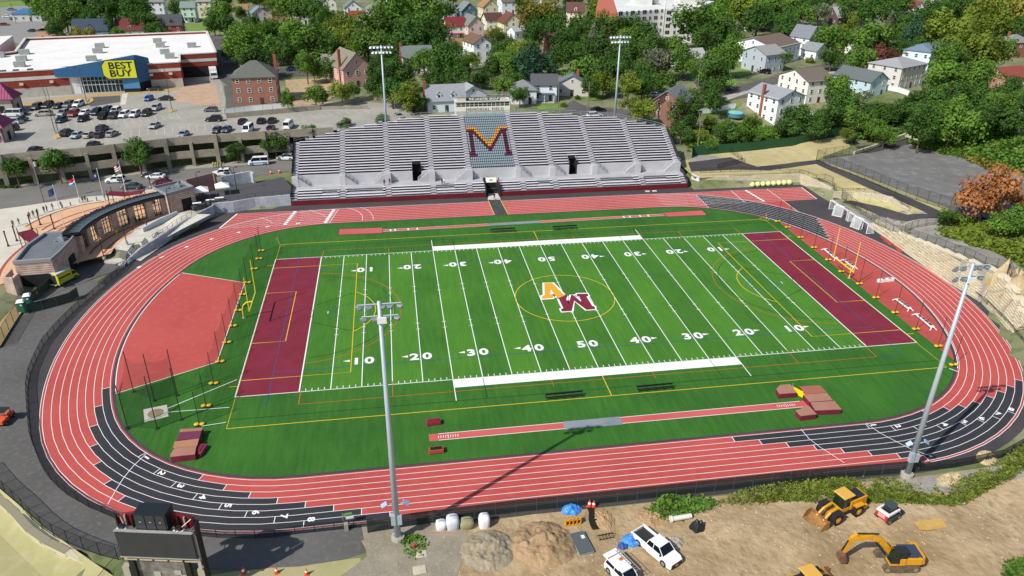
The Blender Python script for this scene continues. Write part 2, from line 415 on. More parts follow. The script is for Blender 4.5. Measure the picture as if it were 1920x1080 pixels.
# ---------------------------------------------------------------- football field
FX, FY, Yd = 54.864, 24.384, .9144
mb = MB(); mb.poly([(-FX, -FY), (FX, -FY), (FX, FY), (-FX, FY)], .012); struct('football_field', mb, turf_m)
mb = MB()
for s in (-1, 1): mb.poly([(s*FX, -FY), (s*45.72, -FY), (s*45.72, FY), (s*FX, FY)], .018)
struct('end_zones', mb, maroon)
mb = MB(); Z = .028
for s in (-1, 1):
    mb.line(-FX-.1, s*FY, FX+.1, s*FY, .13, Z); mb.line(s*FX, -FY, s*FX, FY, .13, Z); mb.line(s*45.72, -FY, s*45.72, FY, .18, Z)
for k in range(-9, 10): mb.line(k*4.572, -FY, k*4.572, FY, .13, Z)
for k in range(-49, 50):
    x = k*Yd
    if k % 5 == 0:
        for y in (8.13, 6.1, -6.1, -8.13): mb.line(x-.35, y, x+.35, y, .1, Z+.002)
    else:
        for s in (-1, 1): mb.line(x, s*(FY-.15), x, s*(FY-.75), .1, Z)
for s in (-1, 1):
    mb.poly([(-22.9, s*(FY+.1)), (22.9, s*(FY+.1)), (22.9, s*(FY+2.2)), (-22.9, s*(FY+2.2))], Z+.002)
    for x in (-22.86, 22.86): mb.line(x, s*FY, x, s*(FY+5.6), .13, Z)
    mb.line(s*(45.72-2.75), -.45, s*(45.72-2.75), .45, .12, Z)
for i, tx in enumerate(['1 0', '2 0', '3 0', '4 0', '5 0', '4 0', '3 0', '2 0', '1 0']):
    x = (i-4)*9.144
    for s in (-1, 1):
        M0 = Matrix.Translation((x, s*17.1, Z+.004)) @ Matrix.Rotation(0 if s < 0 else PI, 4, 'Z')
        a, b = tx.split()
        text_into(mb, a, 2.6, M0 @ Matrix.Translation((-1.0, 0, 0)), .09, 1.15); text_into(mb, b, 2.6, M0 @ Matrix.Translation((1.05, 0, 0)), .09, 1.15)
        if i != 4:
            q = -1 if i < 4 else 1; yy = s*(17.1)-s*.35*1 if s < 0 else s*17.1-.35*1
            yy = -16.75 if s < 0 else 16.75
            mb.poly([(x+q*2.0, yy-.3), (x+q*3.1, yy), (x+q*2.0, yy+.3)], Z+.004)
struct('field_lines', mb, mat('line_paint', 'efefec', .8))
yel = mat('line_yellow', 'e3c02c', .8); org = mat('line_orange', 'c26a1e', .8); dgr = mat('line_darkgreen', '10300f', .85); blu = mat('line_blue', '1c4a86', .85)
my, mo, mg, mbl = MB(), MB(), MB(), MB()
def circ(mb, x, y, r, a0, a1, w, z, n=48): mb.path([(x+r*math.cos(a0+(a1-a0)*i/n), y+r*math.sin(a0+(a1-a0)*i/n)) for i in range(n+1)], w, z)
SX, SYY = 54.75, 32.0
my.path([(-SX, -SYY), (SX, -SYY), (SX, SYY), (-SX, SYY)], .14, .034, True); my.line(0, FY+2.2, 0, SYY, .12, .034); my.line(0, -FY-2.2, 0, -SYY, .12, .034)
circ(my, 0, 0, 9.2, 0, 2*PI, .13, .034, 90)
for s in (-1, 1):
    my.path([(s*SX, -20.1), (s*38.35, -20.1), (s*38.35, 20.1), (s*SX, 20.1)], .13, .034)
    my.path([(s*SX, -9.1), (s*49.3, -9.1), (s*49.3, 9.1), (s*SX, 9.1)], .13, .034)
    my.line(s*SX, -21.6, s*(SX+1.4), -21.6, .12, .034); my.line(s*SX, 21.6, s*(SX+1.4), 21.6, .12, .034)
    a = math.acos(5.5/9.15); base = 0 if s < 0 else PI
    circ(my, s*43.9, 0, 9.25, base-a*1.0, base+a*1.0, .13, .034)
    for t in (-1, 1): circ(my, s*SX, t*SYY, 1.0, math.atan2(-t, 0) if s*t > 0 else (0 if s < 0 else PI) if False else math.atan2(0, -s), math.atan2(0, -s)+(-1 if s*t < 0 else 1)*(PI/2)*(1 if True else 1), .1, .034, 10)
    base = 0 if s < 0 else PI
    circ(mo, s*46.6, 0, 16.5, base-1.5, base+1.5, .1, .032); circ(mg, s*46.1, 0, 14.9, base-1.5, base+1.5, .1, .032)
    mo.line(s*45.5, FY, s*45.5, FY+3.2, .13, .033); mo.line(s*45.5, -FY, s*45.5, -FY-3.2, .13, .033)
    mo.line(-45.5, s*(FY+3.2), 45.5, s*(FY+3.2), .09, .033)
    for x in (-32, 32, -4.5*0-8, 8): mo.line(x, s*(FY-.9 if abs(x) > 20 else FY+2.2), x, s*(FY+3.2 if abs(x) > 20 else FY+4), .1, .033)
    mg.line(-54.7, s*30.0, 54.7, s*30.0, .09, .031); circ(mg, s*48.4, 0, 2.9, 0, 2*PI, .09, .032)
    mg.path([(s*45.4, -3.2), (s*39, -7), (s*37.5, -6.3)], .1, .032); mg.path([(s*45.4, 3.0), (s*39, 7), (s*37.5, 6.3)], .1, .032)
    for x in (-18.3, 18.3): mg.line(x, s*(FY+.2), x, s*(FY+5.6), .1, .033)
    mbl.line(s*50.1, -27.6, s*50.1, 27.6, .1, .031); mbl.line(s*50.1, s*-27.6, s*45.6, s*-27.6, .09, .031)
    mbl.line(-50, s*18.4, 50, s*18.4, .09, .027); circ(mbl, s*39, 0, 2.7, 0, 2*PI, .09, .031)
struct('soccer_lines', my, yel); struct('lacrosse_lines', mo, org); struct('boundary_lines_green', mg, dgr); struct('hockey_lines', mbl, blu)
# centre emblem: two interlocked slab letters
def em(pts): return [tuple(G(800+x/4.8, 420+y/4.8))[:2] for x, y in pts]
Vp = em([(1058, 532), (1132, 532), (1228, 632), (1252, 648), (1192, 672), (1165, 655), (1150, 640), (1118, 590), (1112, 632), (1142, 640), (1136, 668), (1036, 676), (1040, 648), (1062, 640)])
Mp = em([(1188, 668), (1250, 642), (1268, 658), (1256, 672), (1274, 722), (1302, 640), (1318, 640), (1398, 708), (1372, 655), (1352, 650), (1350, 630), (1448, 628), (1456, 650), (1438, 655), (1490, 738), (1510, 742), (1516, 768), (1438, 774), (1328, 692), (1306, 784), (1216, 790), (1208, 766), (1230, 760), (1196, 690)])
mb = MB(); mb.path(Vp, .75, .036, True); mb.path(Mp, .75, .036, True)
struct('emblem_outline', mb, wht)
for nm, P, m_, z in (('emblem_letter_gold', Vp, mat('emblem_gold', 'dca22c', .85), .040), ('emblem_letter_maroon', Mp, maroon, .044)):
    mb = MB(); mb.poly(P, z); struct(nm, mb, m_)
# runways
grey_rw = mat('runway_cover', '8b9096', .8, '7a8086', .3)
mb, ml, mgy = MB(), MB(), MB()
mb.poly([(-27.3, -38.75), (28, -38.75), (29.6, -38.1), (28.4, -37.25), (-27.3, -37.25)], .014); ml.line(-26, -37.3, 27, -37.3, .09, .022); ml.line(-26, -38.7, 27, -38.7, .09, .022)
for x0 in (-24.2, 25.0):
    for k in range(9): ml.line(x0+(k-4)*.33-.5, -38.25 if k != 4 else -38.45, x0+(k-4)*.33-.5, -37.75 if k != 4 else -37.55, .08, .024)
mgy.poly([(-8.6, -38.95), (-.3, -38.95), (-.3, -37.1), (-8.6, -37.1)], .026)
mb.poly([(-33.4, 36.3), (33.4, 37.3), (33.4, 38.5), (-33.4, 37.5)], .014)
mb.poly([(-42.8, 35.9), (-33.4, 35.6), (-33.3, 38.6), (-42.8, 39.0)], .030); mb.poly([(32.7, 36.6), (42.4, 36.4), (42.4, 39.3), (32.7, 39.1)], .030)
for x in (-31.5, -30.5, -27.6, -25.6, 22.5, 24, 26.5, 28.5): ml.line(x, 36.35+(x+33)*.015, x+.0, 37.5+(x+33)*.015, .3, .022)
for o in (-.6, .6): ml.line(-33.3, 36.9+o, -9, 37.26+o, .08, .022); ml.line(2.3, 37.43+o, 32.6, 37.9+o, .08, .022)
mgy.poly([(-9.6, 36.55), (2.2, 36.75), (2.2, 38.2), (-9.6, 38.0)], .026)
ml.path(em([(0, 0), (1, 0)]), .01, .02)
struct('jump_runways', mb, redp); struct('runway_lines', ml, wht); struct('runway_covers', mgy, grey_rw)
mb = MB()
for P in ([(-43.1, 35.6), (-33.2, 35.3), (-33.1, 38.9), (-43.1, 39.3)], [(32.4, 36.3), (42.8, 36.1), (42.8, 39.6), (32.4, 39.4)]): mb.poly(P, .020)
struct('pit_borders', mb, asph_d)
# the rubber mat that carries players across the far straight
mb = MB(); mb.poly([(-7.2, 43.0), (-4.2, 43.0), (-4.6, 52.6), (-7.4, 52.6)], .05); struct('crossing_mat', mb, mat('mat_black', '3c3d40', .8, '48494b', .8))
mb = MB(); mb.line(-7.3, 43, -7.55, 52.6, .16, .056); mb.line(-4.1, 43, -4.5, 52.6, .16, .056); struct('crossing_mat_edges', mb, yel)
# hammer circle and sector lines
mb = MB(); mb.poly(em([(0, 0), (1, 0), (1, 1)]), -.2)
P = GP([(269, 768), (313, 759), (316, 781), (271, 792)]); mb.poly(P, .03); struct('throwing_pad', mb, mat('pad_white', 'd8d2c4', .8))
c_ = G(292, 775); mb = MB(); mb.lathe(c_.x, c_.y, [(1.07, .031), (1.07, .04)], 28); struct('throwing_circle', mb, mat('circle_tan', 'a08c6c', .9))
mb = MB()
for a, b in (((314, 766), (444, 712)), ((315, 773), (430, 764))):
    p, q = G(*a), G(*b); mb.line(p.x, p.y, q.x, q.y, .12, .03)
struct('sector_lines', mb, wht)
# ---------------------------------------------------------------- paving outside the oval
tA, tB = ov_t(705, 982), ov_t(172, 556)
pathL = GP([(197, 535), (172, 556), (140, 582), (107, 615), (82, 645), (67, 675), (56, 700), (51, 730), (53, 778), (58, 823), (74, 864), (89, 892), (120, 922), (164, 950), (216, 970), (260, 990), (400, 1003), (503, 1007), (560, 1000), (705, 984)])
outer = GP([(702, 1030), (640, 1050), (560, 1062), (430, 1068), (340, 1064), (300, 1060), (230, 1046), (163, 1034), (110, 1025), (62, 1001), (20, 963), (0, 930), (-60, 870), (-90, 780), (-60, 700), (0, 640), (34, 590), (60, 560), (90, 540), (150, 520)])
mb = MB(); mb.poly(pathL+outer, -.008); struct('service_road', mb, asph_g)
mb = MB(); ring(mb, 9.0, 13.2, -.014, ov_t(250, 985), ov_t(236, 497)); struct('bend_apron', mb, asph_d)
mb = MB(); mb.poly(GP([(140, 556), (230, 493), (400, 404), (430, 395), (300, 380), (150, 440), (40, 590)], 0), -.03); 
# straw covered soil at the lower left, dirt yard on the right
mb = MB(); mb.poly(GP([(-300, 800), (-120, 850), (-40, 895), (0, 932), (60, 1004), (163, 1036), (300, 1064), (420, 1072), (470, 1100), (0, 1300), (-400, 1300)], -.4), -.32)

# ================================================================ THE GRANDSTAND
alu = mat('bench_aluminium', 'efedf0', .45, 'e2dfe4', .6)
tread = mat('foot_deck', 'a19fa4', .6, '939197', .5)
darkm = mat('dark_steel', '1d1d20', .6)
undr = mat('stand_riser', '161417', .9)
mar_p = mat('maroon_panel', '6e1020', .6, '5f0c1b', .3)
steel = mat('galvanised', '9aa0a4', .5, metal=.3)
grey_c = mat('stand_grey', 'b0b0b2', .7, 'a6a6a8', .4)
X0, X1, YF, ZF = -54.8, 44.8, 55.55, 1.15
D2, H2, YU, ZU, YW = .86, .42, 63.2, 5.0, 62.9
NR = 22
XL = {13: -52, 14: -49.5, 15: -47, 16: -44, 17: -41, 18: -37, 19: -33.3, 20: -28.3, 21: -22}
XR = {13: 43.6, 14: 41.9, 15: 39.5, 16: 37, 17: 34.5, 18: 31.8, 19: 27, 20: 19.5, 21: 12.8}
def ends(j): return (X0, X1-.3) if j < 13 else (XL[j], XR[j])
AIS = [-54.1, -42.7, -31.6, -20.6, -11.1, 1.4, 10.4, 21.6, 33.2, 44.0]
AW = .65
stand = empty('grandstand', (-5, YF, 0), 0, 'long grey aluminium grandstand with a maroon front wall and an arched top edge', 'grandstand')
OX, OY = -5, YF
class SB(MB):
    def build(s, name, mats, parent=stand, **k):
        s.v = [(x-OX, y-OY, z) for x, y, z in s.v]; return MB.build(s, name, mats, parent, **k)
VOM = [(-25.4, -23.2), (15.0, 17.0)]       # the two doorways through the upper tier
def segs(x0, x1, cuts):
    out = []; x = x0
    for a, b in sorted(cuts):
        if b < x0 or a > x1: continue
        if a > x: out.append((x, a))
        x = max(x, b)
    if x < x1: out.append((x, x1))
    return [q for q in out if q[1]-q[0] > .25]
# stepped deck (dark risers with pale treads) of the upper tier
dk = SB(); 
for j in range(NR):
    y, z = YU+j*D2, ZU+j*H2; a, b = ends(j)
    for p, q in segs(a, b, VOM if j < 3 else []):
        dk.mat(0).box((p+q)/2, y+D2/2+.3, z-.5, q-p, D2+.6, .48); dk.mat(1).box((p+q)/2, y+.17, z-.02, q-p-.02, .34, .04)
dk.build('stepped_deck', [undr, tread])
for j in range(NR):
    y, z = YU+j*D2, ZU+j*H2; a, b = ends(j)
    cuts = [(c-AW, c+AW) for c in AIS]+[(-10.45, .75)]+(VOM if j < 3 else [])
    for p, q in segs(a, b, cuts):
        if j < 7: mb = SB()
        mb.box((p+q)/2, y+.64, z+.37, q-p, .40, .06)
        if j < 7: mb.build('bench', alu)
    if j == 6: mb = SB()
    if j == NR-1: mb.build('upper_benches', alu)['kind'] = 'stuff'
# aisles with half steps and a centre rail
for c in AIS:
    mb = SB()
    n = 0
    for j in range(NR):
        a, b = ends(j)
        if c < a-.7 or c > b+.7: continue
        y, z = YU+j*D2, ZU+j*H2; n = j
        mb.box(c, y+.22, z+.0, 2*AW, .45, .04); mb.box(c, y+.66, z+.0, 2*AW, .42, .23)
    o = mb.build('aisle_steps', mat('aisle_grey', 'bab6bc', .6, 'aeaab1', .8))
    for k in range(0, n, 3):
        mb = SB()
        y, z = YU+k*D2, ZU+k*H2
        y2, z2 = y+D2*1.8, z+H2*1.8; mb.tube([(c, y, z), (c, y, z+.85), (c, y2, z2+.85), (c, y2, z2)], .03, 5); mb.build('aisle_rail', steel)
# the block of single seats with a letter M
PAT = {15: ('G', [(0, 4), (17, 21)]), }
rows = {15: [('G', 0, 4), ('G', 17, 21)], 14: [('R', 0, 3), ('G', 4, 5), ('G', 16, 17), ('R', 18, 21)], 13: [('R', 1, 4), ('G', 5, 6), ('G', 15, 16), ('R', 17, 20)],
 12: [('R', 1, 2), ('R', 4, 5), ('G', 6, 7), ('G', 14, 15), ('R', 16, 17), ('R', 19, 20)], 11: [('R', 1, 2), ('R', 5, 6), ('G', 7, 8), ('G', 13, 14), ('R', 15, 16), ('R', 19, 20)],
 10: [('R', 1, 2), ('R', 6, 7), ('G', 8, 9), ('G', 12, 13), ('R', 14, 15), ('R', 19, 20)], 9: [('R', 1, 2), ('R', 7, 8), ('G', 9, 12), ('R', 13, 14), ('R', 19, 20)],
 8: [('R', 1, 2), ('R', 8, 9), ('G', 10, 11), ('R', 12, 13), ('R', 19, 20)], 7: [('R', 1, 2), ('R', 9, 12), ('R', 19, 20)], 6: [('R', 1, 2), ('R', 10, 11), ('R', 19, 20)],
 5: [('R', 0, 2), ('R', 19, 21)], 4: [('R', 0, 3), ('R', 18, 21)]}
seatm = {'A': mat('seat_grey', '8f9fa6', .5), 'R': mat('seat_maroon', '5c1230', .5), 'G': mat('seat_gold', 'e0a020', .5)}
def seat_mb(mb, x, y, z):
    mb.box(x, y+.42, z+.36, .36, .36, .05); M_ = Matrix.Translation((x, y+.66, z+.40)) @ Matrix.Rotation(.18, 4, 'X')*1
    mb.box(0, 0, 0, .36, .05, .36, 0, Matrix.Translation((x, y+.64, z+.40)) @ Matrix.Rotation(-.2, 4, 'X')); mb.box(x, y+.45, z, .08, .3, .38)
seat_me = {}
for k_, m_ in seatm.items():
    t_ = MB(); seat_mb(t_, 0, 0, 0); seat_me[k_] = t_.mesh('seat', m_)
far = {k_: MB() for k_ in 'ARG'}; bulk = SB(); nseat = 0
for j in range(NR):
    for i in range(22):
        c = 'A'
        for t_, a, b in rows.get(j, []):
            if a <= i <= b: c = t_
        x, y, z = -10.2+.5*i+.1, YU+j*D2, ZU+j*H2+.02
        if nseat < 100 and j < 5:
            nseat += 1; o = bpy.data.objects.new('seat', seat_me[c]); col.objects.link(o); o.parent = stand; o.location = (x-OX, y-OY, z)
            if c != 'A': o['label'] = 'maroon seat'
        else:
            bulk.mat('ARG'.index(c)); seat_mb(bulk, x, y, z)
o = bulk.build('seat_block', [seatm['A'], seatm['R'], seatm['G']]); o['kind'] = 'stuff'
# lower tier
dk = SB(); TUN = (-7.7, -4.2)
GAPS = [(-47.5, -43.9), (-41.5, -33.0), (-19.6, -15.3), (13.5-7.6, 9.0), (21.8, 30.8), (34.2, 39.8)]
for j in range(4):
    y, z = YF+.25+j*.86, ZF+j*.36
    for p, q in segs(X0, X1, [TUN]):
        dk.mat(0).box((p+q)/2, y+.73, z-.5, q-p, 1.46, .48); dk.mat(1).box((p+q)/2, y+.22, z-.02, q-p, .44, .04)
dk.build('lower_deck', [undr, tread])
for j in range(4):
    y, z = YF+.25+j*.86, ZF+j*.36
    for p, q in segs(X0+.1, X1-.1, [(c-AW-.1, c+AW+.1) for c in AIS[:4]+[-11.6, 2.0]+AIS[6:]]+[TUN]+(GAPS if j > 1 else [])): mb = SB().box((p+q)/2, y+.64, z+.36, q-p, .40, .06); mb.build('bench', alu)
for c in AIS[:4]+[-11.6, 2.0]+AIS[6:]:
    mb = SB()
    for j in range(4): mb.box(c, YF+.25+j*.86+.44, ZF+j*.36, 1.4, .86, .14)
    mb.build('aisle_steps', MATS['aisle_grey'])
for a, b in GAPS: SB().box((a+b)/2, YF+2.9, ZF+.36, b-a, 1.9, .40).build('wheelchair_platform', grey_c)
# the walkway, the wall behind it, landings and stairs
YWK = YF+.25+4*.86
mb = SB()
for p, q in segs(X0, X1, [TUN]): mb.box((p+q)/2, (YWK+YW)/2, 2.3, q-p, YW-YWK, .2)
mb.build('walkway', grey_c)
mb = SB()
for p, q in segs(X0, X1, VOM): mb.box((p+q)/2, YW+.15, 2.5, q-p, .3, 2.5)
mb.box(X0+.6, YW-.6, 2.5, 1.2, 1.0, 2.0)
mb.build('upper_wall', mat('wall_panel_grey', 'bebec0', .7, 'b2b2b4', .3))
for k, c in enumerate(AIS):
    s = 1 if k < 2 or k in (5, 6, 7) else -1
    mb = SB(); mb.box(c, YW-.65, 2.5, 1.5, 1.3, 2.45)
    mb.build('stair_landing', MATS['wall_panel_grey'])
    mb = SB()
    n_ = 9
    for i in range(n_): mb.box(c+s*(.75+.3*(i+.5)), YW-.65, 2.5, .3, 1.15, 2.45*(1-(i+1)/(n_+1)))
    mb.build('stair_flight', grey_c)
    mb = SB()
    for yy in (YW-1.25, YW-.08):
        mb.tube([(c-s*.6, yy, 5.8), (c+s*.75, yy, 5.8), (c+s*3.5, yy, 3.4), (c+s*3.5, yy, 2.5)], .045, 5)
        mb.tube([(c-s*.6, yy, 5.4), (c+s*.75, yy, 5.4), (c+s*3.5, yy, 3.0)], .03, 5)
        for t in (0, .33, .66): mb.tube([(c+s*(.75+2.75*t), yy, 5.8-2.4*t), (c+s*(.75+2.75*t), yy, 4.9-2.4*t)], .03, 5)
    mb.build('stair_rail', mat('rail_white', 'dcdcdc', .4) if s < 0 else steel)
for a, b in VOM:
    mb = SB(); c = (a+b)/2
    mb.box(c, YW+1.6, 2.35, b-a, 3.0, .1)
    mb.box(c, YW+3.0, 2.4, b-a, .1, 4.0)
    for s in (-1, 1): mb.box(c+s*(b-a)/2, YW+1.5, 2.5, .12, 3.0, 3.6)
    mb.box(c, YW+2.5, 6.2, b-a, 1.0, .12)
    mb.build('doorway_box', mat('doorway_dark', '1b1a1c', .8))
    mb = SB()
    for s in (-1, 1): mb.tube([(c+s*((b-a)/2+.1), YW, 5.6), (c+s*((b-a)/2+.1), YW+3.0, 7.1)], .05, 5)
    mb.tube([(a, YW+3.0, 7.1), (b, YW+3.0, 7.1)], .06, 5); mb.build('doorway_rail', steel)
# maroon front wall with rails, side panels
mb = SB()
for p, q in segs(X0, X1, [TUN]): mb.box((p+q)/2, YF+.1, 0, q-p, .2, ZF+.02)
mb.build('front_wall', mar_p)
mb = SB()
for p, q in segs(X0, X1, [TUN]):
    for zz in (ZF+.95, ZF+.5): mb.tube([(p, YF+.05, zz), (q, YF+.05, zz)], .03, 5)
    x = p
    while x < q: mb.tube([(x, YF+.05, ZF), (x, YF+.05, ZF+.95)], .03, 5); x += 2.2
mb.build('front_rail', steel)
for a, b in GAPS:
    mb = SB()
    for zz in (3.3, 2.9): mb.tube([(a, YF+2.0, zz-.4), (b, YF+2.0, zz-.4)], .025, 4)
    x = a
    while x <= b: mb.tube([(x, YF+2.0, 1.9), (x, YF+2.0, 2.9)], .025, 4); x += 1.3
    mb.build('platform_rail', steel)
mb = SB()
for x in (X0-.08, X1+.02):
    y12, z12 = YU+13*D2, ZU+12*H2
    mb.add([(x, YF, 0), (x, YF+.2, ZF+1.0), (x, YWK, 3.5), (x, YW, 3.5), (x, YW, 6), (x, y12, z12+1.0), (x, y12, 0)], [(0, 1, 2, 3, 4, 5, 6)])
    mb.add([(x+.08, YF, 0), (x+.08, YF+.2, ZF+1.0), (x+.08, YWK, 3.5), (x+.08, YW, 3.5), (x+.08, YW, 6), (x+.08, y12, z12+1.0), (x+.08, y12, 0)], [(6, 5, 4, 3, 2, 1, 0)])
mb.build('side_screen', mat('screen_dark', '2a2b2d', .7))
mb = SB()
for j in range(12, NR):
    a, b = ends(j); y = YU+(j+1)*D2+.05; z = ZU+j*H2
    a2, b2 = ends(j+1) if j < NR-1 else (0, 0)
    for p, q in ([(a, a2), (b2, b)] if j < NR-1 else [(a, b)]): mb.box((p+q)/2, y, z-3, q-p+.1, .08, 3.0)
mb.build('back_panel', mat('back_maroon', '4a1020', .7))
# back rail that follows the arch
pl = [(ends(12)[0], YU+13*D2, ZU+12*H2)]+[(XL[j], YU+(j+1)*D2, ZU+j*H2) for j in range(13, 22)]
pr = [(XR[j], YU+(j+1)*D2, ZU+j*H2) for j in range(21, 12, -1)]+[(ends(12)[1], YU+13*D2, ZU+12*H2)]
mb = SB()
for P in (pl, [pl[-1], pr[0]], pr):
    for dz in (1.2, .65): mb.tube([(x, y+.1, z+dz) for x, y, z in P], .045, 5)
    for (x, y, z), (x2, y2, z2) in zip(P, P[1:]):
        n = max(1, int(abs(x2-x)/2.4))
        for i in range(n): t = i/n; mb.tube([(x+(x2-x)*t, y+(y2-y)*t+.1, z+(z2-z)*t-.4), (x+(x2-x)*t, y+(y2-y)*t+.1, z+(z2-z)*t+1.2)], .04, 5)
mb.build('back_rail', steel)
# tunnel mouth in the middle of the lower tier
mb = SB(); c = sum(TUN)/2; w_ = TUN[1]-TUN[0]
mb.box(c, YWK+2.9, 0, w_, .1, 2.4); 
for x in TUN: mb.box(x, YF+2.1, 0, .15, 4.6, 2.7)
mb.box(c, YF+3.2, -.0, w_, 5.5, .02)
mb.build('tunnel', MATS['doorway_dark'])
mb = SB(); M_ = Matrix.Translation((c, YWK-.1, 2.5)) @ Matrix.Rotation(math.radians(-38), 4, 'X'); mb.box(0, 0, 0, 2.7, .1, 1.3, 0, M_)
o = mb.build('tunnel_sign', mat('sign_cream', 'd8dacb', .6))
mb = SB(); M2 = M_ @ Matrix.Translation((0, -.06, .62)) @ Matrix.Rotation(PI/2, 4, 'X')
mb.add([M2 @ Vector(p) for p in ((-.6, 0, 0), (0, -.28, 0), (.6, 0, 0), (0, .28, 0))], [(0, 1, 2, 3)]); mb.build('sign_emblem', mat('sign_olive', '7d8a4e', .7), o)
for ch in (o,): pass
kids_fix = [k for k in bpy.data.objects if k.parent == o]
mb = SB()
for x in (TUN[0]-.15, TUN[1]+.15): mb.tube([(x, YF-.3, .4), (x, YF+.2, 2.2), (x, YWK, 3.5), (x, YWK+1.0, 3.5), (x, YWK+1.0, 2.5)], .07, 6)
mb.build('tunnel_rail', darkm)
mb = MB(); mb.add([(-7.6, YF-2.2, .03), (-4.35, YF-2.4, .03), (-4.5, YF+2.2, .04), (-6.8, YF+2.2, .04)], [(0, 1, 2, 3)]); struct('tunnel_floor', mb, conc_w)
# ---------------------------------------------------------------- the press box
PX0, PX1, PY, PZ = -12.6, 2.3, YU+NR*D2+.25, ZU+(NR-1)*H2
pb = empty('press_box', ((PX0+PX1)/2, PY, 0), 0, 'cream press box with a row of windows and roof rail on top of the grandstand', 'press box')
def P_(mb, name, m, parent=None, **k):
    mb.v = [(x-(PX0+PX1)/2, y-PY, z) for x, y, z in mb.v]; return mb.build(name, m, parent or pb, **k)
W_ = PX1-PX0; cream = mat('cream_panel', 'dedbc8', .6, 'd4d1bf', .3)
mb = MB(); mb.box((PX0+PX1)/2, PY+1.7, PZ-.3, W_, 3.4, 2.6); mb.box((PX0+PX1)/2, PY+1.7, PZ+3.5, W_, 3.4, .25)
for x in (PX0+.1, PX1-.1): mb.box(x, PY+1.7, PZ+2.3, .2, 3.4, 1.2)
mb.box((PX0+PX1)/2, PY+3.3, PZ+2.3, W_, .2, 1.2); mb.box((PX0+PX1)/2, PY+2.9, PZ-6, W_*.8, .3, 6)
P_(mb, 'wall', cream)
mb = MB(); mb.box((PX0+PX1)/2, PY+1.6, PZ+3.75, W_+.3, 3.8, .15); P_(mb, 'roof', mat('roof_pale', 'd8d8d2', .7))
glass = mat('window_glass', '1c2a2c', .12, '2c3d3a', 1.5)
for i in range(12):
    x = PX0+.35+(i+.5)*(W_-.7)/12
    f = MB(); ww = (W_-.7)/12
    f.box(x-ww/2+.04, PY+.1, PZ+2.3, .1, .12, 1.2); f.box(x, PY+.1, PZ+2.3, ww, .12, .06); f.box(x, PY+.1, PZ+3.44, ww, .12, .06); f.box(x, PY+.1, PZ+2.85, ww, .08, .05)
    o = P_(f, 'window', mat('frame_white', 'e6e6de', .5)); g = MB(); g.box(x, PY+.18, PZ+2.34, ww-.1, .04, 1.12); P_(g, 'pane', glass, o)
mb = MB(); text_into(mb, 'MEMORIAL FIELD', 1.15, Matrix.Translation(((PX0+PX1)/2+.6, PY-.04, PZ+1.55)) @ Matrix.Rotation(PI/2, 4, 'X'), .0, 1.05, .02, 1.15); P_(mb, 'lettering', mat('letter_dark', '55555c', .6))
mb = MB(); mb.box((PX0+PX1)/2-.4, PY+.1, PZ+3.9, 13.2, .12, .95); sg = P_(mb, 'sign_board', mat('sign_black', '2a2c2a', .5))
mb = MB()
for x0_, ww_, in ((-12.2, 2.5), (-.5, 1.6)): mb.box(x0_+ww_/2, PY+.02, PZ+3.95, ww_, .04, .8)
P_(mb, 'sign_end', mat('sign_pale', 'c9bfae', .6), sg)
mb = MB(); text_into(mb, 'THE LANDTEK GROUP', .82, Matrix.Translation(((PX0+PX1)/2+.3, PY+.01, PZ+4.38)) @ Matrix.Rotation(PI/2, 4, 'X'), .02, .98, .02); P_(mb, 'sign_text', mat('letter_pale', 'e4e4dc', .6), sg)
mb = MB()
for zz in (5.4, 4.9):
    mb.tube([(PX0, PY+.3, PZ+zz), (PX1, PY+.3, PZ+zz), (PX1, PY+3.2, PZ+zz), (PX0, PY+3.2, PZ+zz), (PX0, PY+.3, PZ+zz)], .05, 5)
for i in range(9):
    for yy in (.3, 3.2): mb.tube([(PX0+W_*i/8, PY+yy, PZ+3.8), (PX0+W_*i/8, PY+yy, PZ+5.4)], .05, 5)
P_(mb, 'roof_rail', steel)
mb = MB(); mb.box(PX0-1.3, PY+1, PZ-.2, 2.2, 2.6, .12); mb.box(PX1+1.3, PY+1, PZ-.2, 2.2, 2.6, .12)
for x in (PX0-2.3, PX1+2.3): mb.box(x, PY+1, PZ-.2, .08, 2.6, 1.5)
P_(mb, 'side_landing', mat('landing_bluegrey', '8d949c', .6))
mb = MB(); mb.tube([(PX1+.1, PY, PZ+2.4), (PX1+1.9, PY, PZ+2.4), (PX1+2.4, PY, PZ+1.8), (PX1+2.4, PY, PZ)], .05, 5); P_(mb, 'stair_hoop', steel)
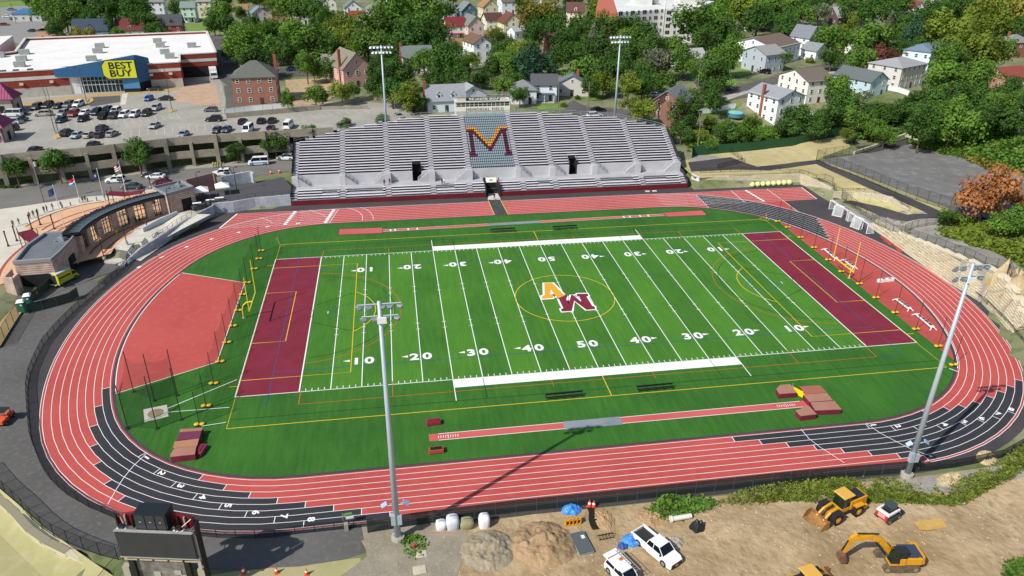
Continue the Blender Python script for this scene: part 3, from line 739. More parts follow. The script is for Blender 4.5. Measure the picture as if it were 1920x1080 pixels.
# ---------------------------------------------------------------- lighting masts
def mast(x, y, z0, h, rz, label, big=True):
    r = empty('light_mast', (x, y, z0), rz, label, 'floodlight mast', 'floodlight masts round the stadium')
    mp = mat('mast_blue_grey', 'a9b6bf', .45, 'b3bfc8', .3, metal=.2); mh = mat('lamp_housing', '8f979d', .4, metal=.4)
    mb = MB(); mb.tube([(0, 0, .4), (0, 0, h-.3)], .38, 14, .18); mb.build('pole', mp, r, smooth=True)
    mb = MB(); mb.cyl(0, 0, -.6, .75, 1.15, 16); mb.cyl(0, 0, .55, .55, .08, 16); mb.build('base', mat('concrete', 'b5b0a3'), r)
    for k in range(8):
        b = MB(); b.cyl(.48*math.cos(k*PI/4), .48*math.sin(k*PI/4), .5, .03, .25, 6)
        b.build('bolt', steel, r)
    for i, (zz, ll) in enumerate(((h-.6, 2.1 if big else 2.9), (h-1.9, 1.75 if big else 2.4))):
        a = MB(); a.tube([(-ll, 0, zz), (ll, 0, zz)], .07, 6); a.tube([(0, 0, zz), (0, 0, zz)], .1) if False else None
        a.build('crossarm', mp, r)
        n = (7 if i == 0 else 6) if not big else (5 if i == 0 else 4)
        for k in range(n):
            xx = -ll+.15+(2*ll-.3)*k/(n-1)
            if abs(xx) < .25 and big: xx = .3
            M_ = Matrix.Translation((xx, .1, zz-.35)) @ Matrix.Scale(.95, 4) @ Matrix.Rotation(math.radians(-58 if big else -50), 4, 'X') @ Matrix.Rotation((xx/ll)*.35, 4, 'Y')
            f = MB(); f.box(0, 0, -.1, .62, .52, .2, 0, M_); f.hull([(-.16, -.14), (.16, -.14), (.16, .14), (-.16, .14)], [(-.3, -.25), (.3, -.25), (.3, .25), (-.3, .25)], -.3, -.1); f.v[-8:] = [tuple(M_ @ Vector(p)) for p in f.v[-8:]]
            o = f.build('floodlight', mh, r)
            g = MB(); g.box(0, 0, .121, .54, .44, .02, 0, M_); g.build('lens', mat('lamp_lens', 'e8eef0', .15), o)
            g = MB(); g.tube([(xx, 0, zz), (xx, .05, zz-.3)], .03, 4); g.build('bracket', mp, o)
    for xx in (-1.3, 1.3):
        b = MB(); b.tube([(xx, 0, h-.6), (xx, 0, h-1.9)], .035, 4); b.build('tie_bar', mp, r)
    b = MB(); b.box(.15 if big else 0, -.3, h-2.6, .9, .12, .7); b.build('equipment_box', mat('box_white', 'e8e8e4', .4), r)
    b = MB(); b.box(-.35, -.25, 2.6, .5, .5, 1.4); b.box(.35, -.25, 2.6, .5, .5, 1.2); b.build('ballast_box', mp, r)
    if big:
        for s in (-1, 1):
            b = MB(); b.tube([(0, 0, 5.4), (s*1.0, -.1, 5.4)], .05, 5); M_ = Matrix.Translation((s*1.15, -.1, 5.4)) @ Matrix.Rotation(s*.6, 4, 'Y') @ Matrix.Rotation(.5, 4, 'X'); b.box(0, 0, 0, .75, .5, .16, 0, M_); b.build('area_light', mat('area_blue', '8fa6c4', .4), r)
mast(-31.85, -55.9, 0, 31.0, 0, 'near floodlight mast standing by the dirt yard, in front of the left ten yard line')
mast(32.5, -54.6, 0, 30.3, 0, 'near floodlight mast beside the weeds at the right bend of the track')
mast(-31.3, 83.9, 2.5, 30.2, PI, 'far floodlight mast behind the left half of the grandstand', False)
mast(34.6, 90.4, 5, 28.3, PI, 'far floodlight mast behind the right half of the grandstand', False)
# ================================================================ THE WEST SIDE: street, plaza, garage, store
struct('street', MB().poly(GP([(-80, 395), (40, 388), (145, 374), (250, 362), (330, 350), (440, 335), (560, 318), (560, 295), (480, 308), (350, 318), (240, 330), (80, 345), (-80, 362)], ZS), ZS+.0), mat('asphalt_street', '77746e', .9, '686662', .15, '807d76', 2.))
struct('sidewalk_far', MB().prism(GP([(-80, 362), (80, 345), (240, 330), (350, 318), (480, 308), (560, 296), (560, 288), (480, 297), (345, 309), (165, 333), (0, 348), (-80, 352)], ZS), ZS-.2, ZS+.13), mat('sidewalk', 'a09a8b', .9, '918c7e', .5))
pave_y = mat('plaza_tan', 'd6ad84', .85, 'cda27a', .3, 'dcb792', 3.)
struct('plaza_paving', MB().prism(GP([(-60, 540), (-80, 392), (0, 392), (40, 387), (100, 378), (150, 370), (200, 366), (300, 352), (330, 345), (400, 340), (420, 370), (380, 385), (333, 405), (268, 437), (200, 470), (152, 476), (100, 470), (40, 500)], ZS), 0, ZS+.02), mat('plaza_pale', 'cfc8b8', .85, 'c4bdad', .3))
# tan and brick bands following the curve of the entrance building
CEN = None
A_, B_, C_ = G(118, 437, ZS), G(200, 388, ZS), G(305, 355, ZS)
def circ3(a, b, c):
    d = 2*(a.x*(b.y-c.y)+b.x*(c.y-a.y)+c.x*(a.y-b.y)); A2, B2, C2 = a.x**2+a.y**2, b.x**2+b.y**2, c.x**2+c.y**2
    ux = (A2*(b.y-c.y)+B2*(c.y-a.y)+C2*(a.y-b.y))/d; uy = (A2*(c.x-b.x)+B2*(a.x-c.x)+C2*(b.x-a.x))/d
    return Vector((ux, uy)), math.hypot(a.x-ux, a.y-uy)
ra, rb, rc = G(115, 437, 6.5), G(200, 384, 6.5), G(305, 355, 6.5)
CC, CR = circ3(ra, rb, rc)
A0 = math.atan2(ra.y-CC.y, ra.x-CC.x); A1 = math.atan2(rc.y-CC.y, rc.x-CC.x)
if abs(A1-A0) > PI: A1 += 2*PI if A1 < A0 else -2*PI
def arc(r, t0, t1, n=24): return [(CC.x+r*math.cos(A0+(A1-A0)*(t0+(t1-t0)*i/n)), CC.y+r*math.sin(A0+(A1-A0)*(t0+(t1-t0)*i/n))) for i in range(n+1)]
mt, mbk = MB(), MB()
r0 = CR
mt.poly(arc(r0+11, -.28, 1.02)+arc(r0-8, -.02, 1.0)[::-1], ZS+.03)
for rr in (r0+10.8, r0+7.6, r0+4.4, r0-4, r0-6.6): mbk.strip([(x, y, ZS+.04) for x, y in arc(rr+.28, -.2 if rr > r0 else 0, 1)], [(x, y, ZS+.04) for x, y in arc(rr-.28, -.2 if rr > r0 else 0, 1)])
mt.poly(GP([(44, 425), (80, 406), (120, 392), (160, 382), (200, 376), (250, 365), (292, 356), (300, 375), (200, 405), (118, 450), (80, 445)], ZS), ZS+.026)
for A_, B_, C_ in (((48, 425), (118, 394), (196, 378)), ((78, 432), (130, 406), (205, 384)), ((100, 440), (150, 412), (215, 390))):
    A_, B_, C_ = G(*A_, ZS), G(*B_, ZS), G(*C_, ZS); q = [A_*(1-i/12)**2+(B_*2-(A_+C_)*.5)*2*(i/12)*(1-i/12)+C_*(i/12)**2 for i in range(13)]; mbk.path([(p.x, p.y) for p in q], .5, ZS+.046)
for t in [i/9 for i in range(10)]: a_, b_ = arc(r0+11, t, t+.01, 1)[0], arc(r0+1, t, t+.01, 1)[0]
struct('plaza_tan_paving', mt, pave_y); struct('plaza_brick_bands', mbk, mat('brick_band', '9a5148', .85))
struct('south_lot', MB().poly(GP([(-200, 700), (-200, 480), (0, 465), (20, 462), (38, 472), (36, 500), (20, 510), (60, 560), (34, 595), (0, 650)], .3), .35), mat('lot_tan', 'a58d62', .95, '97825a', .2))
struct('soil_heap', MB().poly(GP([(-200, 480), (0, 465), (20, 462), (38, 472), (28, 505), (0, 520), (-200, 560)], .6), .8), mat('soil_brown', '6f4e33', .97, '7c5a3c', .5, bump=.4))
def inside(P, x, y):
    c = False; n = len(P)
    for i in range(n):
        (x1, y1), (x2, y2) = P[i][:2], P[i-1][:2]
        if (y1 > y) != (y2 > y) and x < (x2-x1)*(y-y1)/(y2-y1)+x1: c = not c
    return c
def wall_poly(name, pts, z0, z1, th, m, label, cat, parent=None):
    mb = MB(); n = len(pts)
    for i in range(n-1):
        (x0, y0), (x1, y1) = pts[i][:2], pts[i+1][:2]; L = math.hypot(x1-x0, y1-y0)
        if L < 1e-6: continue
        nx, ny = -(y1-y0)/L*th/2, (x1-x0)/L*th/2
        a0 = z0[i] if isinstance(z0, list) else z0; a1 = z0[i+1] if isinstance(z0, list) else z0
        b0 = z1[i] if isinstance(z1, list) else z1; b1 = z1[i+1] if isinstance(z1, list) else z1
        mb.add([(x0-nx, y0-ny, a0), (x1-nx, y1-ny, a1), (x1+nx, y1+ny, a1), (x0+nx, y0+ny, a0), (x0-nx, y0-ny, b0), (x1-nx, y1-ny, b1), (x1+nx, y1+ny, b1), (x0+nx, y0+ny, b0)],
               [(0, 3, 2, 1), (4, 5, 6, 7), (0, 1, 5, 4), (1, 2, 6, 5), (2, 3, 7, 6), (3, 0, 4, 7)])
    o = mb.build(name, m, parent)
    if label: tag(o, label, cat)
    return o
def fence(name, pts, h, label, step=3., post='3a3d3c', net=('2f3432', .3), zf=None, group=None, r=.045, rails=(1.0, .05), cat='fence', maxp=98):
    "posts and rails with an infill panel; pts are world points, zf the height of the ground"
    zf = zf or H; x0, y0 = pts[0][:2]; root = empty(name, (x0, y0, 0), 0, label, cat, group)
    pm = mat('fence_post_'+post, post, .6, metal=.2); nm = mesh_net('fence_net_%s_%d' % (net[0], net[1]*100), net[0], cover=net[1]) if net else None
    P = []; tot = sum(math.hypot(b[0]-a[0], b[1]-a[1]) for a, b in zip(pts, pts[1:])); n = min(maxp, max(2, int(tot/step)+1)); d = tot/(n-1)
    acc = 0; k = 0
    for a, b in zip(pts, pts[1:]):
        L = math.hypot(b[0]-a[0], b[1]-a[1])
        while k*d <= acc+L+1e-6 and k < n:
            t = (k*d-acc)/max(L, 1e-6); P.append((a[0]+(b[0]-a[0])*t, a[1]+(b[1]-a[1])*t)); k += 1
        acc += L
    hf = h if callable(h) else (lambda x, y: h)
    P3 = [(x-x0, y-y0, zf(x, y)) for x, y in P]; hs = [hf(x, y) for x, y in P]
    pme = MB().tube([(0, 0, 0), (0, 0, 1)], r, 5).mesh('post', pm)
    for (x, y, z), hh in zip(P3, hs):
        o = bpy.data.objects.new('post', pme); col.objects.link(o); o.parent = root; o.location = (x, y, z); o.scale = (1, 1, hh)
    for q in rails:
        MB().tube([(x, y, z+hh*q) for (x, y, z), hh in zip(P3, hs)], r*.7, 4).build('rail', pm, root)
    if net: MB().strip([(x, y, z+.02) for x, y, z in P3], [(x, y, z+hh*.98) for (x, y, z), hh in zip(P3, hs)]).build('mesh_panel', nm, root)
    return root
# ramp wall between the plaza and the track
rw = [(401, 404, 386), (380, 415, 396), (340, 436, 418), (300, 460, 444), (265, 479, 466), (240, 493, 487), (232, 500, 497)]
pts, tops = [], []
for u, vb, vt in rw:
    b = G(u, vb); z = 0
    for _ in range(40):
        q = G(u, vt, z); e = (q.x-b.x)*FWD.x+(q.y-b.y)*FWD.y
        z += e*.25*.5
    pts.append((b.x, b.y)); tops.append(max(.35, min(2.8, z)))
pts += [(pts[-1][0]-1.5, pts[-1][1]+1.2)]; tops += [tops[-1]]
pts = [G(405, 396, 0)[:2]]+pts; tops = [2.5]+tops
wallm = mat('wall_grey_cast', 'b4b9c0', .8, '9fa5ae', .6, 'c3c7cc', 2., bump=.2, bsc=3)
wall_poly('ramp_wall', pts, -.1, tops, .45, wallm, 'curved pale grey ramp wall beside the black apron at the left bend', 'retaining wall')
fence('ramp_railing', [p for p in pts[:-1]], 1.05, 'black railing along the top of the curved ramp wall', 1.6, '1f2123', None, zf=lambda x, y: min(tops, key=lambda t: 0) if False else tops[min(range(len(pts)), key=lambda i: (pts[i][0]-x)**2+(pts[i][1]-y)**2)], rails=(1., .5, .2), r=.04, cat='railing')
p2 = [G(401, 404, 0), G(440, 397, 0), G(480, 390, 0), G(547, 384, 0)]
p2 = [(p.x, p.y) for p in p2]; p2[-1] = (-54.95, 56.3)
wall_poly('concourse_wall', [(p2[0][0]-.2, p2[0][1]+1.2)]+p2[1:], -.1, 2.6, .45, wallm, 'long pale grey retaining wall running from the ramp to the grandstand', 'retaining wall')
fence('concourse_railing', [(p2[0][0]-.2, p2[0][1]+1.2)]+p2[1:], 1.05, 'black railing on top of the grey wall next to the grandstand', 1.8, '3a3d40', None, zf=lambda x, y: 2.6, rails=(1., .5), r=.035, cat='railing')
struct('concourse', MB().prism([(p2[0][0]-.4, p2[0][1]+1.2)]+[(x, y+.1) for x, y in p2[1:]]+[(-55, 62), (-58, 70), (-68, 66), (-76, 60), (-79, 54), (-76, 51)], 0, 2.5), mat('asphalt_dark2', '4c4b4c', .9))
# ramp surface and its inner wall
inner = [G(268, 434, 1.8), G(300, 417, 2.0), G(333, 403, 2.2)]
wall_poly('plaza_wall', [(p.x, p.y) for p in inner], 0, [2.6, 2.9, 3.1], .35, mat('wall_pale_panel', 'b9bfc2', .7), 'smooth pale grey wall between the brick plaza and the ramp', 'wall')
rs = [G(262, 474, .6), G(300, 452, 1.1), G(340, 430, 1.7), G(395, 402, 2.5)]; rt = [G(232, 452, .6), G(264, 434, 1.1), G(300, 415, 1.7), G(336, 400, 2.5)]
struct('ramp', MB().strip([tuple(p) for p in rs], [tuple(p) for p in rt]), conc_w)
struct('ramp_landing', MB().prism(GP([(195, 490), (205, 478), (232, 466), (262, 474), (240, 492)], .5), 0, .5), conc_w)
fence('landing_railing', [tuple(G(195, 490, .5)[:2]), tuple(G(232, 464, .5)[:2]), tuple(G(268, 440, 1.2)[:2])], 1.1, 'black railing round the foot of the ramp', 1.3, '1f2123', None, zf=lambda x, y: .5, rails=(1., .5), r=.045, cat='railing')
# the curved entrance roof on piers
ent = empty('entrance_canopy', (rb.x, rb.y, ZS), 0, 'long curved dark metal entrance canopy on banded stone piers with glazed gates', 'entrance canopy')
class EB(MB):
    def build(s, name, mats, parent=ent, **k):
        s.v = [(x-rb.x, y-rb.y, z-ZS) for x, y, z in s.v]; return MB.build(s, name, mats, parent, **k)
roofm = mat('canopy_dark', '23282c', .5, '2d3338', .6, metal=.3); band = mat('stone_pink', 'b08d7c', .85, 'a5826f', .8)
ZR = 6.2
inn = [(x, y, ZR-.1) for x, y in arc(CR-3.4, 0, 1)]; out = [(x, y, ZR) for x, y in arc(CR+.2, 0, 1)]; mid = [(x, y, ZR-.35) for x, y in arc(CR-1.6, 0, 1)]
mb = EB(); mb.strip(out, mid); mb.strip(mid, inn); mb.strip([(x, y, z-.5) for x, y, z in inn], [(x, y, z-.5) for x, y, z in out]); mb.strip(inn, [(x, y, z-.5) for x, y, z in inn]); mb.strip([(x, y, z-.5) for x, y, z in out], out)
mb.build('roof', roofm)
mb = EB(); mb.strip([(x, y, ZR-.2) for x, y in arc(CR-1.0, .02, .98)], [(x, y, ZR-.1) for x, y in arc(CR-3.1, .02, .98)]); mb.v = [(x, y, z+.2) for x, y, z in mb.v]; mb.build('gutter_panel', mat('canopy_grey', '5c676c', .5, metal=.3))
for i in range(34):
    t = (i+.5)/34; (a, _), (b, _2) = arc(CR+.1, t, t+.001, 1), arc(CR-3.3, t, t+.001, 1)
    mb = EB(); mb.tube([(a[0], a[1], ZR+.15), (b[0], b[1], ZR+.0)], .07, 4); mb.build('rib', roofm)
def banded(mb, poly, z0, z1, st=.42):
    z = z0; k = 0
    while z < z1-.01:
        z2 = min(z1, z+st*(.72 if k % 2 == 0 else .28)); s = 1
        cxx = sum(p[0] for p in poly)/len(poly); cyy = sum(p[1] for p in poly)/len(poly)
        pp = poly if k % 2 == 0 else [(cxx+(x-cxx)*.985, cyy+(y-cyy)*.985) for x, y in poly]
        mb.mat(k % 2); mb.prism(pp, z, z2); z = z2; k += 1
stone2 = [mat('stone_band_light', 'd6beae', .85, 'b49a8a', .8), mat('stone_band_dark', '94706a', .85)]
for t in (.06, .2, .35, .52, .68, .84, .97):
    p = arc(CR-2.2, t, t+.001, 1)[0]; a = A0+(A1-A0)*t
    mb = EB(); c_, s_ = math.cos(a), math.sin(a)
    poly = [(p[0]+c_*i-s_*j, p[1]+s_*i+c_*j) for i, j in ((-.5, -.75), (.5, -.75), (.5, .75), (-.5, .75))]
    banded(mb, poly, ZS, ZR-.55); mb.build('pier', stone2)
gm_ = mat('gate_black', '18191b', .5)
for t in (.12, .27, .43, .6, .76, .91):
    mb = EB(); P = arc(CR-2.2, t-.045, t+.045, 6)
    for zz in (ZS+.1, ZS+1.2, ZS+2.4, ZS+3.2): mb.tube([(x, y, zz) for x, y in P], .06, 4)
    for x, y in P[::2]: mb.tube([(x, y, ZS), (x, y, ZR-.5)], .09, 5)
    mb.build('gate_frame', gm_)
    if t in (.43, .6, .91, .12): 
        mb = EB(); mb.strip([(x, y, ZS+.1) for x, y in P], [(x, y, ZS+3.2) for x, y in P]); mb.build('gate_glass', mesh_net('gate_glass', '6d7a7c', cover=.35, rough=.1))
# letters along the front edge
FONTL = 'CITY OF MOUNT VERNON'
mb = EB()
for i, ch in enumerate(FONTL):
    if ch == ' ': continue
    t = .14+.74*i/len(FONTL); p = arc(CR+.5, t, t+.001, 1)[0]; a = A0+(A1-A0)*t
    text_into(mb, ch, 1.5, Matrix.Translation((p[0], p[1], ZR-.5)) @ Matrix.Rotation(a+PI/2, 4, 'Z') @ Matrix.Rotation(PI/2, 4, 'X'), .02, 1.1, .05)
mb.build('lettering', mat('letter_brown', '7a5c58', .5))
# flat banded buildings at the two ends
def end_building(label, foot, z0, z1, doors, unit):
    cx_, cy_ = sum(p[0] for p in foot)/len(foot), sum(p[1] for p in foot)/len(foot)
    r = empty('gatehouse', (cx_, cy_, z0), 0, label, 'gatehouse')
    loc = [(x-cx_, y-cy_) for x, y in foot]
    mb = MB(); banded(mb, loc, 0, z1-z0-.35); mb.build('wall', stone2, r)
    sh = lambda k: [(x*k, y*k) for x, y in loc]
    mb = MB(); n = len(loc); o_, i_ = sh(1.02), sh(.93); H1 = z1-z0
    for a in range(n):
        b = (a+1) % n; mb.add([o_[a]+(H1-.35,), o_[b]+(H1-.35,), i_[b]+(H1-.35,), i_[a]+(H1-.35,), o_[a]+(H1+.25,), o_[b]+(H1+.25,), i_[b]+(H1+.25,), i_[a]+(H1+.25,)], [(0, 3, 2, 1), (4, 5, 6, 7), (0, 1, 5, 4), (1, 2, 6, 5), (2, 3, 7, 6), (3, 0, 4, 7)])
    mb.build('parapet', mat('coping_grey', '8b8d90', .7), r)
    MB().prism(sh(.94), H1-.35, H1-.28).build('roof', mat('roof_membrane', '6d7175', .8, '5f6468', .5, '7b7f83', 3.), r)
    ux, uy = unit; M_ = (ux-cx_, uy-cy_)
    mb = MB(); mb.box(M_[0], M_[1], H1-.28, 1.1, .8, .7); mb.cyl(M_[0]+.2, M_[1], H1+.4, .25, .5, 8); mb.cyl(M_[0]-.9, M_[1]-.6, H1-.28, .2, .35, 8); mb.build('roof_vent', mat('vent_grey', 'a3a8aa', .5, metal=.4), r)
    for (x, y, w_, h_, rz) in doors: MB().box(x-cx_, y-cy_, 0, w_, .3, h_, rz).build('door', mat('opening_dark', '121214', .8), r)
    return r
sb = [(-99.9, 17.2), (-100.6, 25), (-99.6, 31.2), (-93.6, 31.6), (-93.2, 26.5), (-93.3, 21), (-93.6, 17.6)]
e1 = end_building('flat roofed gatehouse with pink striped walls beside the parked ambulance', sb, .2, 5.5, [(-93.15, 24.8, 2.6, 2.9, PI/2), (-96.6, 17.3, 5.6, 2.6, .05)], (-95.3, 27.5))
nb = [(-84.9, 54.2), (-79.5, 58.2), (-75.7, 53.3), (-80.6, 48.7)]
e2 = end_building('flat roofed gatehouse with pink striped walls beside the two white tents', nb, ZS, 6.5, [(-77.4, 51.8, 2.4, 2.9, math.radians(43))], (-79.5, 54.8))
wall_poly('screen_wall', [(-79, 60), (-73.6, 64.5), (-73.0, 63.6)], ZS, 6.2, .5, stone2[1], 'pink striped screen wall between the gatehouse and the tents', 'wall')
wall_poly('bay_wall', [(-100.8, 17.5), (-100.5, 13.6), (-98.9, 13.4), (-98.8, 15.2)], .2, 4.2, .4, stone2[0], 'low pink banded wall closing the service bay at the far left', 'wall')
wall_poly('street_wall', [(-72, 65.2), (-65.5, 68.4), (-64.5, 66.2)], ZS, 5.0, .5, wallm, 'short weathered grey concrete wall behind the right hand tent', 'wall')
# tents
def tent(x, y, z, label):
    r = empty('tent', (x, y, z), .25, label, 'canopy tent', 'white tents by the gatehouse'); s = 1.6
    MB().add([(-s, -s, 2.2), (s, -s, 2.2), (s, s, 2.2), (-s, s, 2.2), (0, 0, 3.1), (-s, -s, 1.95), (s, -s, 1.95), (s, s, 1.95), (-s, s, 1.95)], [(0, 1, 4), (1, 2, 4), (2, 3, 4), (3, 0, 4), (0, 5, 6, 1), (1, 6, 7, 2), (2, 7, 8, 3), (3, 8, 5, 0)]).build('cover', mat('canvas_white', 'f0f0ee', .7), r)
    for a in (-1, 1):
        for b in (-1, 1): MB().cyl(a*s*.97, b*s*.97, 0, .03, 2.1, 5).build('leg', steel, r)
tp = G(380, 372, 2.5); tent(tp.x, tp.y, 2.5, 'white pop-up tent right beside the striped gatehouse')
tp = G(419, 364, 2.5); tent(tp.x, tp.y, 2.5, 'white pop-up tent nearer to the grandstand, in front of the grey wall')
for k, (u, v) in enumerate(((395, 380), (412, 376), (370, 386))):
    p = G(u, v, 2.5); t = empty('folding_table', (p.x, p.y, 2.5), .2, ['white folding table in front of the two tents', 'white folding table under the right hand tent', 'white folding table next to the gatehouse door'][k], 'table')
    MB().box(0, 0, .7, 1.9, .8, .05).build('top', mat('canvas_white', ''), t)
    for a in (-.8, .8):
        for b in (-.3, .3): MB().cyl(a, b, 0, .025, .7, 4).build('leg', steel, t)
# pergolas with maroon canopies and posts in the plaza
def pergola(u, v, rz, L, label):
    p = G(u, v, ZS+3.2); r = empty('canopy', (p.x, p.y, ZS), rz, label, 'shade canopy', 'maroon shade canopies on the plaza')
    mb = MB(); mb.add([(-L/2, -1.4, 3.2), (0, -1.4, 2.8), (L/2, -1.4, 3.4), (L/2, 1.4, 3.4), (0, 1.4, 2.8), (-L/2, 1.4, 3.2), (-L/2, -1.4, 3.1), (0, -1.4, 2.7), (L/2, -1.4, 3.3), (L/2, 1.4, 3.3), (0, 1.4, 2.7), (-L/2, 1.4, 3.1)], [(0, 1, 4, 5), (1, 2, 3, 4), (11, 10, 7, 6), (10, 9, 8, 7), (0, 6, 7, 1), (1, 7, 8, 2), (3, 9, 10, 4), (4, 10, 11, 5), (0, 5, 11, 6), (2, 8, 9, 3)])
    mb.build('cover', mat('canvas_maroon', '6d1226', .7), r)
    for a in (-1, 0, 1):
        for b in (-1, 1): MB().cyl(a*L*.46, b*1.3, 0, .09, 4.3, 6).build('post', mat('post_brown', '4a2622', .6), r)
pergola(58, 442, -.9, 7.5, 'maroon shade canopy on brown posts beside the flat gatehouse roof at the far left')
pergola(236, 361, -.05, 8, 'maroon shade canopy on brown posts beside the street behind the curved entrance')
for k, (u, v) in enumerate(((16, 462), (32, 452), (60, 430), (76, 422), (102, 430))):
    p = G(u, v, ZS); mb = MB(); mb.cyl(0, 0, 0, .13, 3.2, 8); mb.lathe(0, 0, [(.2, 3.2), (.2, 3.35), (.05, 3.5)], 8); mb.lathe(0, 0, [(.25, 0), (.25, .3), (.13, .4)], 8)
    tag(mb.build('plaza_post', mat('post_brown', ''), None, (p.x, p.y, ZS)), None, 'post', 'brown posts on the plaza')['label'] = ['leftmost brown post on the plaza', 'brown post next to the leftmost plaza post', 'brown post just behind the maroon canopy', 'brown post right of the maroon canopy by the steps', 'brown post nearest to the flat gatehouse roof'][k]
for k, (u, v) in enumerate(((40, 494), (56, 500))):
    pass
for k, (u, v) in enumerate(((182, 583/4+230+1), (150, 381), (133, 386), (118, 391), (165, 378))):
    p = G(u, v, ZS); mb = MB(); mb.cyl(0, 0, 0, .14, .8, 8); mb.lathe(0, 0, [(.17, .8), (.14, .92), (.05, .98)], 8)
    tag(mb.build('bollard', mat('bollard_grey', '7d7568', .7), None, (p.x, p.y, ZS)), 'low round bollard at the edge of the plaza paving', 'bollard', 'bollards along the plaza edge')
# flags
def flag(u, v, vt, label, cols, kind):
    p = G(u, v, ZS); z = ZS
    for _ in range(60):
        d = Vector((p.x, p.y, z))-CAM; vv = 540-FPX*d.dot(UPV)/d.dot(FWD); z += (vv-vt)*.1*.5
        if abs(vv-vt) < .1: break
    h = max(6, min(14, z-ZS)); r = empty('flagpole', (p.x, p.y, ZS), 0, label, 'flagpole', 'flagpoles on the entrance plaza')
    mb = MB(); mb.tube([(0, 0, 0), (0, 0, h)], .09, 8, .05); mb.lathe(0, 0, [(.03, h), (.11, h+.1), (.03, h+.2)], 8); mb.build('pole', mat('pole_white', 'd8dadc', .35), r)
    # the flag hangs down and left in soft folds
    nx, ny = 8, 6; W, Hh = 1.6, 1.5
    def pt(i, j):
        a, b = i/nx, j/ny; return (-a*W*.85, .12*math.sin(a*7+b*2), h-.25-b*Hh-a*.95-.1*math.sin(a*5))
    f = MB(); vs = [pt(i, j) for j in range(ny+1) for i in range(nx+1)]; f.v = vs
    for j in range(ny):
        for i in range(nx): f.f.append([j*(nx+1)+i, j*(nx+1)+i+1, (j+1)*(nx+1)+i+1, (j+1)*(nx+1)+i]); f.m.append(kind(i/nx, j/ny, i, j))
    f.build('flag', [mat('flag_'+c, c, .7) for c in cols], r)
flag(237, 365, 303, 'flagpole flying the red and white striped flag with a blue corner', ['b32036', 'f0f0f0', '1f2f66'], lambda a, b, i, j: 2 if a < .42 and b < .5 else (j % 2))
flag(198, 383, 317, 'flagpole flying the dark blue flag with a pale emblem', ['1b2c66', 'c9c6a8'], lambda a, b, i, j: 1 if 2 < i < 5 and 1 < j < 4 else 0)
flag(156, 400, 330, 'flagpole flying the red, white and light blue flag', ['c03040', 'eceff2', '3f86c9'], lambda a, b, i, j: 0 if b < .34 else (1 if b < .6 else 2))
flag(121, 427, 348, 'flagpole with the dark blue flag hanging limp, leftmost of the four', ['22396b'], lambda a, b, i, j: 0)
# ---------------------------------------------------------------- parking garage
gcon = mat('garage_concrete', '9c9482', .85, '8c8473', .4, 'a8a08e', 2., bump=.2, bsc=4)
DZ = 8.7
gar = empty('parking_garage', (-90, 84, ZS), 0, 'long concrete parking garage with an open lower storey and rooftop parking', 'parking garage')
class GB(MB):
    def build(s, name, mats, parent=gar, **k):
        s.v = [(x+90, y-84, z-ZS) for x, y, z in s.v]; return MB.build(s, name, mats, parent, **k)
F0 = [G(-60, 297, 9.7), G(25, 287, 9.7), G(150, 277, 9.7), G(327, 257.5, 9.7), G(480, 246.5, 9.7), G(627, 239, 9.7)]
F0 = [(p.x, p.y) for p in F0]; F0[-1] = (-46, 90.5)
deckpoly = F0+[(-30, 96), (-22, 104), (-26, 118), (-40, 126.5), (-57, 126), (-80, 120), (-82, 133), (-92, 178), (-230, 172), (-230, 90)]
struct('parking_deck', MB().poly(deckpoly, DZ), mat('deck_concrete', 'a8a396', .88, '98948a', .12, '8c8981', 1.2))
def along(F, fr):
    tot = sum(math.hypot(b[0]-a[0], b[1]-a[1]) for a, b in zip(F, F[1:])); s = fr*tot
    for a, b in zip(F, F[1:]):
        L = math.hypot(b[0]-a[0], b[1]-a[1])
        if s <= L+1e-6: return (a[0]+(b[0]-a[0])*s/L, a[1]+(b[1]-a[1])*s/L, math.atan2(b[1]-a[1], b[0]-a[0]))
        s -= L
    return (F[-1][0], F[-1][1], math.atan2(b[1]-a[1], b[0]-a[0]))
mb = GB(); mb.box(0, 0, 0, .01, .01, .01)
mb = GB()
for i in range(len(F0)-1):
    (xa, ya), (xb_, yb) = F0[i], F0[i+1]; L = math.hypot(xb_-xa, yb-ya); rz = math.atan2(yb-ya, xb_-xa); cx_, cy_ = (xa+xb_)/2, (ya+yb)/2
    GB().box(cx_, cy_, DZ-1.1, L, .3, 2.1, rz).build('parapet', gcon)
    GB().box(cx_-math.sin(rz)*1.2*-1*0, cy_, 3.9, L, .3, 1.9, rz).build('spandrel', gcon)
    GB().box(cx_-math.sin(rz)*6*1, cy_+math.cos(rz)*6, 3.7, L, 12, .25, rz).build('floor_slab', gcon)
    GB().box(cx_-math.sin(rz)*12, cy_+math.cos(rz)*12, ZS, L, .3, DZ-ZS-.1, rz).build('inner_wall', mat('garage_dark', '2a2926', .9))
for i in range(15):
    x, y, a = along(F0, i/14); 
    GB().box(x+math.sin(a)*.25, y-math.cos(a)*.25, ZS-.3, 1.0 if i % 2 else .8, .7, DZ-ZS+1.4 if i % 2 else 7.0, a).build('column', gcon)
for (u0, v0, u1, v1, lab) in ((425, 222, 600, 206, 'low concrete wall along the back edge of the parking ramp, before the white fence'), (600, 206, 700, 187, 'concrete wall curving along the far right part of the parking ramp'), (700, 187, 760, 192, 'short concrete wall closing the far end of the parking ramp')):
    a, b = G(u0, v0, DZ), G(u1, v1, DZ); wall_poly('deck_wall', [(a.x, a.y), (b.x, b.y)], DZ, DZ+1.5, .3, gcon, lab, 'wall')
